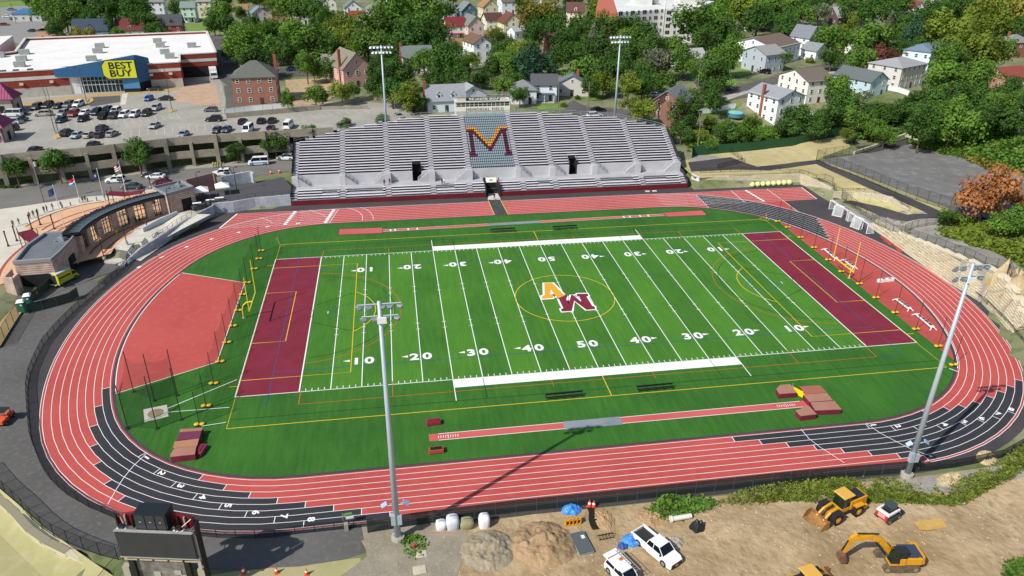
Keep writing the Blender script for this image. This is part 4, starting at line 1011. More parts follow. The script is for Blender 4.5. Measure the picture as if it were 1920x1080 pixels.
a, b = G(575, 206, DZ), G(690, 204, DZ); wall_poly('ramp_divider', [(a.x, a.y), (b.x, b.y)], DZ, DZ+1.0, .3, gcon, 'low concrete divider on the parking ramp behind the grandstand', 'wall')
# parking lines
mb = MB()
def stripe(a, b, n, du, dv, w_=.12):
    p, q = G(*a, DZ), G(*b, DZ); e = G(a[0]+du, a[1]+dv, DZ)-p
    for i in range(n): s = p+(q-p)*(i/(n-1)); mb.line(s.x, s.y, s.x+e.x, s.y+e.y, w_, DZ+.01)
stripe((180, 262), (430, 240), 17, 3, -12); stripe((110, 230), (330, 214), 16, 3, 9); stripe((420, 226), (680, 206), 16, 8, 7); stripe((75, 202), (200, 192), 9, 4, 6)
struct('parking_lines', mb, mat('line_cream', 'ccc2a2', .8))
def island(pts, lab, z=DZ):
    tag(MB().prism(GP(pts, z), z-.02, z+.18).build('traffic_island', mat('kerb_yellow', 'c9a04a', .8, 'b59a62', .8)), lab, 'traffic island', 'yellow kerbed islands on the parking deck')
island([(100, 256), (112, 252), (118, 257), (106, 261)], 'small yellow island at the foot of the lamp post nearest the garage front')
island([(163, 197), (176, 190), (174, 184), (170, 184), (168, 191), (160, 194)], 'curved yellow island by the left end of the store entrance drive')
island([(317, 208), (328, 205), (331, 208), (320, 211)], 'small yellow island around the lamp post by the loading ramp')
struct('store_forecourt', MB().poly(GP([(160, 193), (172, 181), (225, 175), (226, 191), (172, 200)], DZ), DZ+.015), mat('asphalt', ''))
struct('store_sidewalk', MB().poly(GP([(-30, 205), (40, 193), (175, 176), (240, 170), (345, 163), (350, 168), (240, 178), (175, 182), (40, 200), (-30, 213)], DZ), DZ+.02), mat('sidewalk_tan', 'b59a68', .9, 'a89060', .5))
struct('loading_ramp', MB().poly(GP([(345, 160), (405, 155), (414, 198), (380, 198), (322, 189)], DZ), DZ+.03), mat('loading_tan', 'bfa084', .9, 'b0927a', .5))
struct('side_road', MB().poly(GP([(380, 66), (420, 66), (432, 110), (470, 150), (440, 170), (412, 150), (405, 105)], HB), HB+.05), asph)
struct('crosswalk', MB().poly(GP([(229, 176), (240, 175), (236, 196), (225, 197)], DZ), DZ+.03), conc_w)
# corner tower of the garage with its purple roof, and the small pavilions
def pavilion(u, v, z0, s, hh, rise, rz, label, extra=None):
    p = G(u, v, z0); r = empty('pavilion', (p.x, p.y, z0), rz, label, 'pavilion', 'stair pavilions with purple metal roofs')
    MB().box(0, 0, 0, s, s, hh).build('wall', mat('stucco_pale', 'b5ad9e', .85, 'aaa292', .5), r)
    e = s/2+.7; rf = MB().add([(-e, -e, hh), (e, -e, hh), (e, e, hh), (-e, e, hh), (0, 0, hh+rise), (-e, -e, hh-.2), (e, -e, hh-.2), (e, e, hh-.2), (-e, e, hh-.2)], [(0, 1, 4), (1, 2, 4), (2, 3, 4), (3, 0, 4), (0, 5, 6, 1), (1, 6, 7, 2), (2, 7, 8, 3), (3, 8, 5, 0), (5, 8, 7, 6)]).build('roof', mat('roof_purple', '8a2f5c', .45, '7c2851', .6, metal=.2), r)
    for k in range(4):
        a = k*PI/2; M_ = Matrix.Rotation(a, 4, 'Z')
        for i in range(-4, 5):
            x = e*i/5; f = 1-abs(i)/5
            MB().tube([M_ @ Vector((x, -e, hh+.04)), M_ @ Vector((x, -e+e*f, hh+rise*f+.04))], .04, 4).build('seam', mat('roof_purple', ''), rf)
        for sx in (-1, 1): MB().box(sx*(s/2-.1), -s/2-.03, 0, .35, .12, hh, 0, M_ if False else M_).build('corner_trim', mat('trim_purple', '6e2a4a', .6), r)
        MB().box(0, -s/2-.02, 0 if k else 0, s*.22, .1, 2.2, 0, M_).build('door', mat('opening_dark', ''), r)
    return r
pavilion(14, 208, DZ, 6.5, 4.2, 4.2, .05, 'square pavilion with a purple metal roof standing left on the parking deck')
tw = pavilion(-8, 262, DZ, 7.0, 4.0, 4.4, .05, 'clock tower with purple metal roof at the left corner of the garage')
MB().box(0, 0, -7.2, 7.0, 7.0, 7.2).build('tower_base', mat('stucco_pale', ''), tw)
M_ = Matrix.Translation((1.5, -3.62, 1.6)) @ Matrix.Rotation(PI/2, 4, 'X')
ck = MB(); ck.add([M_ @ Vector((1.1*math.cos(a*PI/12), 1.1*math.sin(a*PI/12), 0)) for a in range(24)], [list(range(24))]); o = ck.build('clock_face', mat('clock_white', 'e4e8e4', .4), tw)
MB().tube([M_ @ Vector((1.15*math.cos(a*PI/12), 1.15*math.sin(a*PI/12), .03)) for a in range(25)], .12, 5).build('clock_rim', mat('clock_green', '2e5b50', .5), o)
ap = MB(); ap.tube([(-2.6, -3.7, -7.2), (-2.6, -3.7, -3.6), (-1.9, -3.7, -2.4), (0, -3.7, -1.8), (1.9, -3.7, -2.4), (2.6, -3.7, -3.6), (2.6, -3.7, -7.2)], .25, 6); ap.build('arch_trim', mat('trim_purple', ''), tw)
pavilion(771, 206, DZ-.2, 4.2, 2.6, 3.4, .35, 'small pale pavilion with a purple pyramid roof behind the grandstand')
# ---------------------------------------------------------------- the big box store
st = empty('store', (-125, 150, DZ), 0, 'big box store with white flat roof, brick walls and a blue angled entrance', 'store')
class TB(MB):
    def build(s, name, mats, parent=st, **k):
        s.v = [(x+125, y-150, z-DZ) for x, y, z in s.v]; return MB.build(s, name, mats, parent, **k)
brick = mat('brick_store', '8f3a2a', .85, '7e3022', .7, '9a4636', 4.); roofw = mat('roof_white', 'eceae4', .8, 'e0ddd6', .12, 'd2cfc8', .8)
A = (-150.0, 142.6); B = (-99.6, 155.0); d = Vector((B[0]-A[0], B[1]-A[1])); LA = d.length; d.normalize(); nrm = Vector((-d.y, d.x))
ang = math.atan2(d.y, d.x)
def S(s, t, z=None): q = (A[0]+d.x*s+nrm.x*t, A[1]+d.y*s+nrm.y*t); return q if z is None else q+(z,)
ZT = 16.75; W1, W2 = LA, LA+10
N1, N2, N3, N4, N5 = (-103.0, 170.0), (-91.2, 173.0), (-104.6, 226), (-170.5, 214), (-161.5, 182)
foot = [S(-20, 0), S(W1, 0), N1, N2, N3, N4, N5, S(-20, 30)]
TB().prism(foot, DZ, ZT-.7).build('roof', roofw)
def twall(a, b, z0, z1, m, name, th=.4, off=0.):
    dd = Vector((b[0]-a[0], b[1]-a[1])); L = dd.length; r_ = math.atan2(dd.y, dd.x); nx, ny = math.sin(r_)*off, -math.cos(r_)*off
    return TB().box((a[0]+b[0])/2+nx, (a[1]+b[1])/2+ny, z0, L, th, z1-z0, r_).build(name, m)
bandw = mat('band_white', 'd6d2cb', .8, 'cac6be', .3); base = mat('base_block', 'bdb8ad', .85, 'aea99e', .5)
for a, b in ((S(-20, 0), S(18, 0)), (S(40, 0), S(W1, 0)), (N1, N2)):
    twall(a, b, ZT-1.7, ZT, brick, 'upper_brick_band'); twall(a, b, ZT-2.7, ZT-1.7, bandw, 'white_band', .5); twall(a, b, DZ+2.9 if a[0] < -90 and a != N1 else DZ+3.8, ZT-2.7, brick, 'brick_wall')
    twall(a, b, DZ, DZ+2.9, base, 'block_base', .5) if a != N1 else twall(a, b, DZ, DZ+3.8, mat('opening_dark', ''), 'loading_bay')
    twall(a, b, ZT, ZT+.3, bandw, 'coping', .6)
for a, b in ((S(W1, 0), N1), (N2, N3), (N3, N4), (N4, N5), (N5, S(-20, 30))): twall(a, b, DZ, ZT+.1, brick, 'side_wall'); twall(a, b, ZT, ZT+.4, bandw, 'coping', .8)
# blue entrance
bl = mat('store_blue', '2c6390', .55, '2a5d88', .5); bl2 = mat('store_blue_light', '4884b0', .55)
mb = TB(); zt = 20.6
mb.add([S(14.3, -.4, ZT-2.2), S(38.6, -4.0, ZT-3.2), S(38.6, -4.0, zt), S(14.3, -.4, ZT+.2), S(16, 8, ZT), S(38.6, 10, zt-2)], [(0, 1, 2, 3)])
mb.add([S(14.3, -.35, ZT-2.2), S(33, -2.9, ZT-2.9), S(38.6, -4.0, DZ+3), S(42.6, .5, DZ+3), S(42.6, .5, ZT+2), S(38.6, -4.0, zt), S(38.6, 9, zt-2), S(14.3, 9, ZT)], [(2, 3, 4, 5), (5, 4, 6), (3, 0, 7, 6) if False else (5, 6, 7)])
mb.build('blue_canopy', bl)
mb = TB(); mb.add([S(33.6, -3.0, DZ+1.2), S(38.6, -4.05, DZ+1.2), S(38.6, -4.05, ZT-3.2), S(33.6, -3.0, ZT-2.9)], [(0, 1, 2, 3)]); mb.build('blue_panel', bl2)
mb = TB(); mb.add([S(38.55, -3.9, DZ), S(42.6, .4, DZ), S(42.6, .4, DZ+3), S(38.55, -3.9, DZ+3)], [(0, 1, 2, 3)]); mb.add([S(33.6, -2.9, DZ), S(38.6, -3.9, DZ), S(38.6, -3.9, DZ+1.2), S(33.6, -2.9, DZ+1.2)], [(0, 1, 2, 3)]); mb.build('dark_plinth', mat('opening_dark', ''))
mb = TB(); mb.add([S(19.5, .3, DZ), S(33.6, -2.0, DZ), S(33.6, -2.0, ZT-2.5), S(19.5, .3, ZT-2.5)], [(0, 1, 2, 3)]); mb.build('entrance_glass', mat('store_glass', '1d2d34', .1, '31454d', 1.))
mb = TB()
for i in range(13):
    s = 19.5+14.1*i/12; t = .3-2.3*i/12-.15
    mb.box(*S(s, t), DZ, .18, .18, ZT-2.6-DZ, ang)
for zz in (DZ+.05, DZ+2.6, DZ+4.0, DZ+5.2): 
    a, b = S(19.5, .1), S(33.6, -2.2); dd = Vector((b[0]-a[0], b[1]-a[1])); mb.box((a[0]+b[0])/2, (a[1]+b[1])/2, zz, dd.length, .2, .16, math.atan2(dd.y, dd.x))
mb.build('entrance_frame', mat('frame_pale', 'b8c4c8', .5))
mb = TB(); a, b = S(23.8, -.3), S(26.2, -.75); mb.box((a[0]+b[0])/2, (a[1]+b[1])/2, DZ, 2.6, .3, 2.5, ang-.16); mb.build('entrance_door', mat('opening_dark', ''))
# yellow price-tag sign
q0 = Vector(S(14.3, -.4, 0)); q1 = Vector(S(38.6, -4.0, 0)); dd = (q1-q0).normalized(); ra_ = math.atan2(dd.y, dd.x)
sc_ = q0+dd*19.6; Ms = Matrix.Translation((sc_.x+math.sin(ra_)*.5, sc_.y-math.cos(ra_)*.5, 16.3)) @ Matrix.Rotation(ra_, 4, 'Z') @ Matrix.Rotation(PI/2, 4, 'X')
shape = [(-5.0, -1.6), (-3.8, -2.8), (4.8, -2.8), (4.8, 2.8), (-3.8, 2.8), (-5.0, 1.4)]
def plate(shape, z0, z1, M0): n = len(shape); return ([M0 @ Vector((x, y, z0)) for x, y in shape]+[M0 @ Vector((x, y, z1)) for x, y in shape], [list(range(n))[::-1], list(range(n, 2*n))]+[(i, (i+1) % n, n+(i+1) % n, n+i) for i in range(n)])
mb = TB(); mb.add(*plate([(x*1.05, y*1.07) for x, y in shape], -.1, .15, Ms)); sgn = mb.build('sign_edge', mat('sign_black2', '1a1c10', .5))
mb = TB(); mb.add(*plate(shape, .15, .3, Ms)); mb.build('sign_face', mat('sign_yellow', 'd8d838', .5), sgn)
mb = TB(); text_into(mb, 'BEST', 3.0, Ms @ Matrix.Translation((.45, 1.2, .36)), .03, 1.15, .03); text_into(mb, 'BUY', 3.0, Ms @ Matrix.Translation((.1, -1.25, .36)), .03, 1.2, .03)
ox = MB(); mb.build('sign_text', mat('sign_black2', ''), sgn)
for s_, t_ in ((3, 14), (2, 26), (1, 40), (25, 46), (25, 34), (24, 18), (45, 52), (46, 40), (47.5, 24), (49, 14), (-6, 36), (57, 36)):
    x, y = S(s_, t_); mb = TB(); mb.box(x, y, ZT-.6, 3.2, 2.2, 1.5, ang); mb.box(x+1.2, y-.6, ZT-.6, 1.2, 1.6, 1.1, ang); o = mb.build('roof_unit', mat('unit_grey', '9ea39c', .6, '8f948d', .8))
for s_ in (0, 3.5, 7.5): x, y = S(s_, 2.6); TB().box(x, y, ZT-.6, 1.6, 1.2, .9, ang).build('roof_hatch', mat('opening_dark', ''))
for s_, z_ in ((4.5, 12.6), (13, 12.8), (42.5, 13), (48.5, 13)): x, y = S(s_, -.5); TB().box(x, y, z_, 1.1, .5, .7, ang).build('wall_light', mat('lamp_cream', 'd8c9a8', .5))
x, y = (-92.6, 171.2); lt = empty('box_truck', (x, y-1, DZ), ang+PI/2, 'white delivery truck backed into the loading dock of the store', 'truck')
MB().box(0, 0, .9, 6.0, 2.4, 2.6).build('cargo_box', mat('truck_white', 'e4e4e0', .4), lt); MB().box(-3.9, 0, .6, 1.7, 2.3, 1.9).build('cab', mat('truck_white', ''), lt); MB().box(-4.5, 0, 1.5, .55, 2.0, .8).build('windscreen', glass, lt)
for a in (-3.8, 1.9):
    for b in (-1.05, 1.05): MB().tube([(a, b-.14, .45), (a, b+.14, .45)], .45, 12).build('wheel', mat('tyre', '17171a', .9), lt)
tag(TB.__mro__[1]().prism([(-200, 176), (-168, 184), (-174, 212), (-206, 204)], DZ, ZT+1.5).build('annex', [roofw]), 'white roofed brick building just left of the big store', 'building')
# ================================================================ THE EAST SIDE: block walls, terraces, courts
def drape(name, P, m, dz=.03, st=1.5, kind='structure', hf=H):
    "a surface laid on the land inside outline P"
    x0, x1 = min(p[0] for p in P), max(p[0] for p in P); y0, y1 = min(p[1] for p in P), max(p[1] for p in P)
    bmx = MB(); n = max(1, int((x1-x0)/st)); k = max(1, int((y1-y0)/st)); idx = {}
    # clip the outline to grid cells so that its edge stays clean
    def clip(poly, ax, lim, keep_less):
        out = []
        for i in range(len(poly)):
            a, b = poly[i-1], poly[i]; ia = (a[ax] <= lim) == keep_less or a[ax] == lim; ib = (b[ax] <= lim) == keep_less or b[ax] == lim
            if ia != ib: t = (lim-a[ax])/(b[ax]-a[ax]); out.append((a[0]+(b[0]-a[0])*t, a[1]+(b[1]-a[1])*t))
            if ib: out.append(b)
        return out
    P = [tuple(p[:2]) for p in P]
    for i in range(n):
        xa, xb2 = x0+(x1-x0)*i/n, x0+(x1-x0)*(i+1)/n
        c = clip(clip(P, 0, xa, False), 0, xb2, True)
        if len(c) < 3: continue
        for j in range(k):
            ya, yb = y0+(y1-y0)*j/k, y0+(y1-y0)*(j+1)/k
            q = clip(clip(c, 1, ya, False), 1, yb, True)
            if len(q) < 3: continue
            ar = sum(q[t-1][0]*q[t][1]-q[t][0]*q[t-1][1] for t in range(len(q)))
            if abs(ar) < 1e-4: continue
            if ar < 0: q = q[::-1]
            bmx.add([(x, y, hf(x, y)+dz) for x, y in q], [list(range(len(q)))])
    o = bmx.build(name, m); o['kind'] = kind; return o
def GL(pts): return [tuple(GT(u, v))[:2] for u, v in pts]
drape('gate_yard', GP([(110, 545), (232, 500), (262, 474), (240, 466), (205, 480), (195, 488), (150, 474), (100, 486), (60, 500), (60, 548), (40, 590)], .2), asph_g, .05)
drape('seeded_bank', [(-160, -10), (-92, -26), (-80.9, -39.6), (-72, -48.3), (-62, -56.8), (-60, -58), (-36, -58), (-36, -110), (-160, -110)], mat('bank_straw', 'a9a075', .95, '9c9a66', .12, 'b5a883', .6, bump=.4, bsc=2), -.03, 3, hf=lambda x, y: H(x, y)+.34*sm(0, .12, -H(x, y)))
drape('ramp_yard', GP([(215, 470), (262, 430), (340, 396), (372, 402), (352, 420), (262, 482)], 1.), conc_w, .14)
drape('terrace_ground', [(46.8, 57), (76, 55.6), (79.4, 50), (80, 30), (100, 20), (100, 34), (88, 62), (90, 80), (60, 76), (47, 70)], khaki2, .01)
blockm = bpy.data.materials.new('block_wall'); blockm.use_nodes = True
n_, l_ = blockm.node_tree.nodes, blockm.node_tree.links
_b = n_['Principled BSDF']; _b.inputs['Roughness'].default_value = .9
tc = n_.new('ShaderNodeTexCoord'); br = n_.new('ShaderNodeTexBrick'); mp = n_.new('ShaderNodeMapping'); sx_ = n_.new('ShaderNodeSeparateXYZ'); cb = n_.new('ShaderNodeCombineXYZ'); ad = n_.new('ShaderNodeMath')
l_.new(tc.outputs['Object'], sx_.inputs[0]); l_.new(sx_.outputs[0], ad.inputs[0]); l_.new(sx_.outputs[1], ad.inputs[1]); l_.new(ad.outputs[0], cb.inputs[0]); l_.new(sx_.outputs[2], cb.inputs[1]); l_.new(cb.outputs[0], br.inputs['Vector'])
br.inputs['Color1'].default_value = lin('cfc6ab'); br.inputs['Color2'].default_value = lin('bdb396'); br.inputs['Mortar'].default_value = lin('8f876f')
br.inputs['Scale'].default_value = 1; br.inputs['Brick Width'].default_value = 1.1; br.inputs['Row Height'].default_value = .42; br.inputs['Mortar Size'].default_value = .035
l_.new(br.outputs[0], _b.inputs['Base Color'])
wall_poly('block_wall', [(48.2, 56.6), (75.6, 54.9)], -.1, [2.4, 2.7], .5, blockm, 'straight pale block wall behind the far sprint straight, with yellow ball shapes before it', 'retaining wall')
wall_poly('wall_end_panel', [(47.4, 59.5), (48.0, 56.0)], -.1, 2.5, .3, mat('wall_white', 'e4e4e0', .7), 'short white panel at the left end of the straight block wall', 'wall')
wall_poly('block_wall', [(75.6, 54.9), (77.2, 50), (78.6, 44.5)], -.1, [2.7, 2.6, 2.2], .5, blockm, 'pale block wall turning the corner behind the white goals', 'retaining wall')
up = [GT(1562, 370), GT(1600, 369), GT(1640, 373), GT(1670, 380), GT(1703, 397)]
wall_poly('block_wall', [(p.x, p.y) for p in up], [max(0, p.z-.8) for p in up], [p.z+1.5 for p in up][:-1]+[up[-1].z+.5], .5, blockm, 'curved pale block wall above the winding asphalt path', 'retaining wall')
# the tall battered wall along the right bend
bs = [(76.4, 25), (76.4, 19.5), (75.9, 13), (75.6, 7), (75.4, 2), (75.3, -5), (75.7, -13), (74.2, -19), (72.4, -24.5)]
tz = [1.0, 1.6, 2.3, 3.3, 4.0, 5.0, 6.1, 5.0, 3.4]
bw = empty('block_wall', (76, 5, 0), 0, 'tall stepped block wall rising beside the right bend of the track', 'retaining wall')
mb = MB()
for c in range(12):
    f0, f1 = c/12, (c+1)/12
    for i in range(len(bs)-1):
        (xa, ya), (xb_, yb) = bs[i], bs[i+1]; L = math.hypot(xb_-xa, yb-ya)
        nx, ny = -(yb-ya)/L, (xb_-xa)/L
        za, zb = tz[i], tz[i+1]; o = -.14*c*1.0
        if nx < 0: nx, ny = -nx, -ny
        o = .16*c
        a0, a1 = f0*za, f1*za; b0, b1 = f0*zb, f1*zb
        p = [(xa+nx*o, ya+ny*o), (xb_+nx*o, yb+ny*o), (xb_+nx*(o+1.0), yb+ny*(o+1.0)), (xa+nx*(o+1.0), ya+ny*(o+1.0))]
        mb.add([(p[0][0]-76, p[0][1]-5, a0), (p[1][0]-76, p[1][1]-5, b0), (p[1][0]-76, p[1][1]-5, b1), (p[0][0]-76, p[0][1]-5, a1), (p[2][0]-76, p[2][1]-5, b1), (p[3][0]-76, p[3][1]-5, a1)], [(0, 1, 2, 3) if nx*(1) > 0 and (yb < ya) else (0, 3, 2, 1), (3, 2, 4, 5)])
mb.build('courses', blockm, bw)
for i in range(len(bs)-1):
    for k in range(2):
        t = (k+.5)/2; x = bs[i][0]+(bs[i+1][0]-bs[i][0])*t+2.5; y = bs[i][1]+(bs[i+1][1]-bs[i][1])*t; z = tz[i]+(tz[i+1]-tz[i])*t
        MB().box(x-76-.2, y-5, z-.5, 1.0, 2.6, .72).build('cap_block', mat('block_cap', 'd6ceb4', .85), bw)
# terraces
drape('seeded_terrace', GL([(1302, 326), (1450, 316), (1512, 313), (1540, 318), (1562, 340), (1575, 352), (1640, 362), (1704, 390), (1740, 400), (1755, 398), (1530, 306), (1440, 318), (1310, 330)]), khaki, .03)
drape('seeded_ground', GL([(1302, 330), (1440, 318), (1500, 313), (1530, 306), (1758, 396), (1700, 408), (1704, 385), (1640, 366), (1575, 350), (1560, 345), (1508, 320), (1310, 334)]), khaki, .05)
drape('seeded_slope', GL([(1366, 308), (1440, 312), (1530, 302), (1595, 276), (1585, 262), (1560, 258), (1500, 268), (1420, 280), (1350, 288)]), khaki, .06)
drape('upper_path', GL([(1296, 322), (1290, 305), (1370, 295), (1392, 304), (1420, 313), (1535, 300), (1560, 312), (1762, 396), (1758, 410), (1700, 416), (1650, 406), (1600, 384), (1578, 380), (1560, 385), (1562, 372), (1600, 377), (1650, 388), (1700, 403), (1740, 402), (1530, 308), (1440, 320), (1380, 318)]), asph_d, .09)
drape('court_surface', GL([(1538, 302), (1625, 288), (1713, 266), (1800, 290), (1935, 340), (1900, 420), (1822, 408), (1800, 402)]), mat('court_asphalt', '6a6864', .9, '74726e', .2, '8c8a86', .5), .07)
drape('court_corner', GL([(1604, 276), (1700, 262), (1716, 268), (1625, 289)]), asph_d, .11)
drape('gravel_strip', GL([(1300, 292), (1340, 292), (1360, 300), (1310, 306), (1290, 306)]), gravel, .08)
drape('gravel_slope', GL([(1580, 384), (1640, 402), (1700, 418), (1760, 412), (1748, 430), (1820, 480), (1900, 520), (1930, 545), (1930, 520), (1860, 472), (1780, 440), (1700, 424), (1640, 424)]), gravel, .07)
drape('gravel_patch', GL([(1640, 402), (1780, 410), (1750, 440), (1850, 480), (1930, 530), (1930, 560), (1850, 520), (1700, 440)]), gravel, .05)
wall_poly('block_wall', GL([(1600, 290), (1650, 275), (1695, 262), (1722, 270)]), [3, 3.5, 4, 4], [3.9, 4.2, 5, 4.2], .5, blockm, 'low pale wall at the back corner of the grey court', 'retaining wall')
f_t = lambda x, y: H(x, y)
fence('chain_link_fence', [(48.4, 56.9), (75.6, 55.4), (77.6, 50.3), (79, 44.5)]+[(p.x, p.y+.3) for p in up], 1.3, 'black chain link fence on the block walls above the far corner', 2.6, '2a2b2c', ('20221f', .22), zf=lambda x, y: max(2.5, H(x, y)+1.0) if y > 44 and x < 80 else H(x, y)+1.0)
fence('court_fence', GL([(1530, 300), (1680, 363), (1800, 404), (1825, 412)]), 3.0, 'tall black fence along the near side of the grey court', 2.7, '26282a', ('1e201f', .18))
fence('court_fence', GL([(1530, 302), (1578, 294), (1630, 285)]), 3.0, 'tall black fence at the left end of the grey court', 2.7, '26282a', ('1e201f', .18))
fence('chain_link_fence', [(79.2, 41), (77.9, 30), (77.6, 25), (77.8, 19), (78.0, 13), (78.2, 7), (78.4, 2), (78.6, -5), (79.4, -13), (80, -18)], 2.0, 'black chain link fence along the top of the tall stepped wall', 2.5, '26282a', ('1e201f', .25), zf=lambda x, y: max(H(x+1.5, y), 1.0+.0*y))
fence('chain_link_fence', GL([(1695, 436), (1722, 426), (1752, 422)]), 1.9, 'short black fence with a gate leading to the winding path', 2.0, '26282a', ('1e201f', .22))
fence('chain_link_fence', GL([(1368, 286), (1395, 304)])+GL([(1340, 318), (1396, 305)]), 1.3, 'low black fence around the asphalt ramp by the grandstand', 2.4, '2a2b2c', ('20221f', .2))
fence('green_fence', [(52.2, 72.5)]+GL([(1294, 292), (1400, 284), (1500, 270), (1586, 252), (1602, 272)]), 2.7, 'solid dark green fence below the trees at the upper right', 3, '1f4a2a', ('1d4d29', 1.0))
fence('bend_fence', [(70.2, -31.5), (68, -36), (64.5, -41), (59.5, -46.5), (54, -50.5), (47, -53.2), (40, -54.0), (34.6, -54.0)], 1.35, 'black mesh fence round the near right bend beside the dirt yard', 2.4, '242628', ('1b1c1e', .75), zf=lambda x, y: 0)
fence('bend_fence', [(76.2, -2), (76.2, -8), (75.6, -14), (74.2, -20), (72, -27), (70.2, -31.5)], 1.3, 'low see-through black fence between the right bend and the rock mound', 2.4, '242628', ('1b1c1e', .3), zf=lambda x, y: .0)
# ---------------------------------------------------------------- near and left fences
nf = [(34.4, -54.1)]+[tuple(G(u, v)[:2]) for u, v in ((1500, 904), (1200, 937), (960, 962), (780, 985), (690, 1000))]
fence('screened_fence', nf, 1.95, 'chain link fence with black windscreen along the near straight', 2.45, '4a4f50', ('1c2322', .93), zf=lambda x, y: 0, rails=(1., .5, .04))
lf = [tuple(G(u, v)[:2]) for u, v in ((700, 987), (641, 992), (541, 1003), (503, 1010), (400, 1008), (260, 992), (216, 972), (164, 950), (120, 924), (89, 893), (74, 865), (58, 824), (54, 778), (51, 732), (56, 702), (67, 676), (82, 646), (107, 616), (140, 583), (172, 557), (197, 536), (240, 497))]
fence('inner_fence', lf, 1.2, 'low black chain link fence between the left bend of the track and the service road', 2.2, '222426', ('1b1c1e', .5), zf=lambda x, y: 0)
fence('outer_fence', [tuple(G(u, v)[:2]) for u, v in ((0, 652), (18, 622), (36, 594))], 2.4, 'tall black fence left of the service road', 2.2, '222426', ('1b1c1e', .3), zf=lambda x, y: 0)
bw2 = [tuple(G(u, v)[:2]) for u, v in ((-30, 880), (0, 917), (36, 948), (68, 983), (103, 1007), (137, 1023), (185, 1041), (222, 1050))]
fence('outer_fence', bw2, 2.0, 'black chain link fence on the stone wall at the lower left', 2.2, '222426', ('1b1c1e', .35), zf=lambda x, y: 0)
o = wall_poly('stone_wall', [(x-.55, y-.6) for x, y in bw2[:-2]]+[(bw2[-2][0]-1.0, bw2[-2][1]-.5)], -1.9, [.0]*(len(bw2)-2)+[-.35], .9, blockm, 'low curved pale stone wall at the lower left corner', 'retaining wall')
fence('gate_fence', [tuple(G(u, v)[:2]) for u, v in ((231, 1050), (206, 1078), (185, 1105))], 1.8, 'black gate fence running off beside the scoreboard', 2.2, '222426', ('1b1c1e', .15), zf=lambda x, y: -.3)
gs = [(52, 584), (100, 577), (146, 562), (141, 545), (133, 541)]
fence('screened_fence', [tuple(G(u, v)[:2]) for u, v in ((54, 588), (95, 578), (135, 566), (148, 556))], 1.9, 'temporary fence with dark green screen in front of the service bay', 1.9, '4a4f50', ('17332c', .95), zf=lambda x, y: 0)
fence('screened_fence', [tuple(G(u, v)[:2]) for u, v in ((62, 566), (82, 553), (100, 536))], 1.9, 'dark green screened fence leading from the toilet to the ambulance', 1.9, '4a4f50', ('17332c', .95), zf=lambda x, y: 0)
# ================================================================ HOUSES
win_me = {}
def window_unit(r, x, y, z, rz, w_=1.0, h_=1.4, dark=False):
    k = (w_, h_)
    if k not in win_me:
        f = MB()
        for sx in (-1, 1): f.box(sx*w_/2, -.04, -h_/2, .12, .1, h_)
        for zz in (-h_/2, -.04, h_/2-.1): f.box(0, -.04, zz, w_+.12, .1, .1)
        win_me[k] = (f.mesh('window', mat('frame_white', 'e6e6de', .5)), MB().box(0, .0, -h_/2, w_, .06, h_).mesh('pane', glass))
    o = bpy.data.objects.new('window', win_me[k][0]); col.objects.link(o); o.parent = r; o.location = (x, y, z); o.rotation_euler = (0, 0, rz)
    p = bpy.data.objects.new('pane', win_me[k][1]); col.objects.link(p); p.parent = o
def roof_mb(w, d, h, rise, kind, ov=.45, th=.18):
    mb = MB(); a, b = w/2+ov, d/2+ov
    if kind == 'x':      # ridge along x, gables at the sides
        T = [(-a, -b, h-.2), (a, -b, h-.2), (a, b, h-.2), (-a, b, h-.2), (-a, 0, h+rise), (a, 0, h+rise)]; F = [(0, 1, 5, 4), (2, 3, 4, 5)]
    elif kind == 'y':
        T = [(-a, -b, h-.2), (a, -b, h-.2), (a, b, h-.2), (-a, b, h-.2), (0, -b, h+rise), (0, b, h+rise)]; F = [(3, 0, 4, 5), (1, 2, 5, 4)]
    elif kind == 'hip':
        q = max(.05, (a-b) if a > b else .05); q2 = max(.05, b-a if b > a else .05)
        T = [(-a, -b, h-.1), (a, -b, h-.1), (a, b, h-.1), (-a, b, h-.1), (-q, -q2, h+rise), (q, -q2, h+rise), (q, q2, h+rise), (-q, q2, h+rise)]; F = [(0, 1, 5, 4), (1, 2, 6, 5), (2, 3, 7, 6), (3, 0, 4, 7), (4, 5, 6, 7)]
    else:
        T = [(-a+.3, -b+.3, h), (a-.3, -b+.3, h), (a-.3, b-.3, h), (-a+.3, b-.3, h)]; F = [(0, 1, 2, 3)]
    n = len(T); mb.add(T, F); mb.add([(x, y, z-th) for x, y, z in T], [f[::-1] for f in F])
    # close the edge
    for e in ((0, 1), (1, 2), (2, 3), (3, 0)):
        if kind in ('x',) and e in ((1, 2), (3, 0)): m = 5 if e == (1, 2) else 4; ch = [e[0], m, e[1]]
        elif kind == 'y' and e in ((0, 1), (2, 3)): m = 4 if e == (0, 1) else 5; ch = [e[0], m, e[1]]
        else: ch = list(e)
        for p, q in zip(ch, ch[1:]): mb.add([T[p], T[q], (T[q][0], T[q][1], T[q][2]-th), (T[p][0], T[p][1], T[p][2]-th)], [(0, 3, 2, 1)])
    return mb
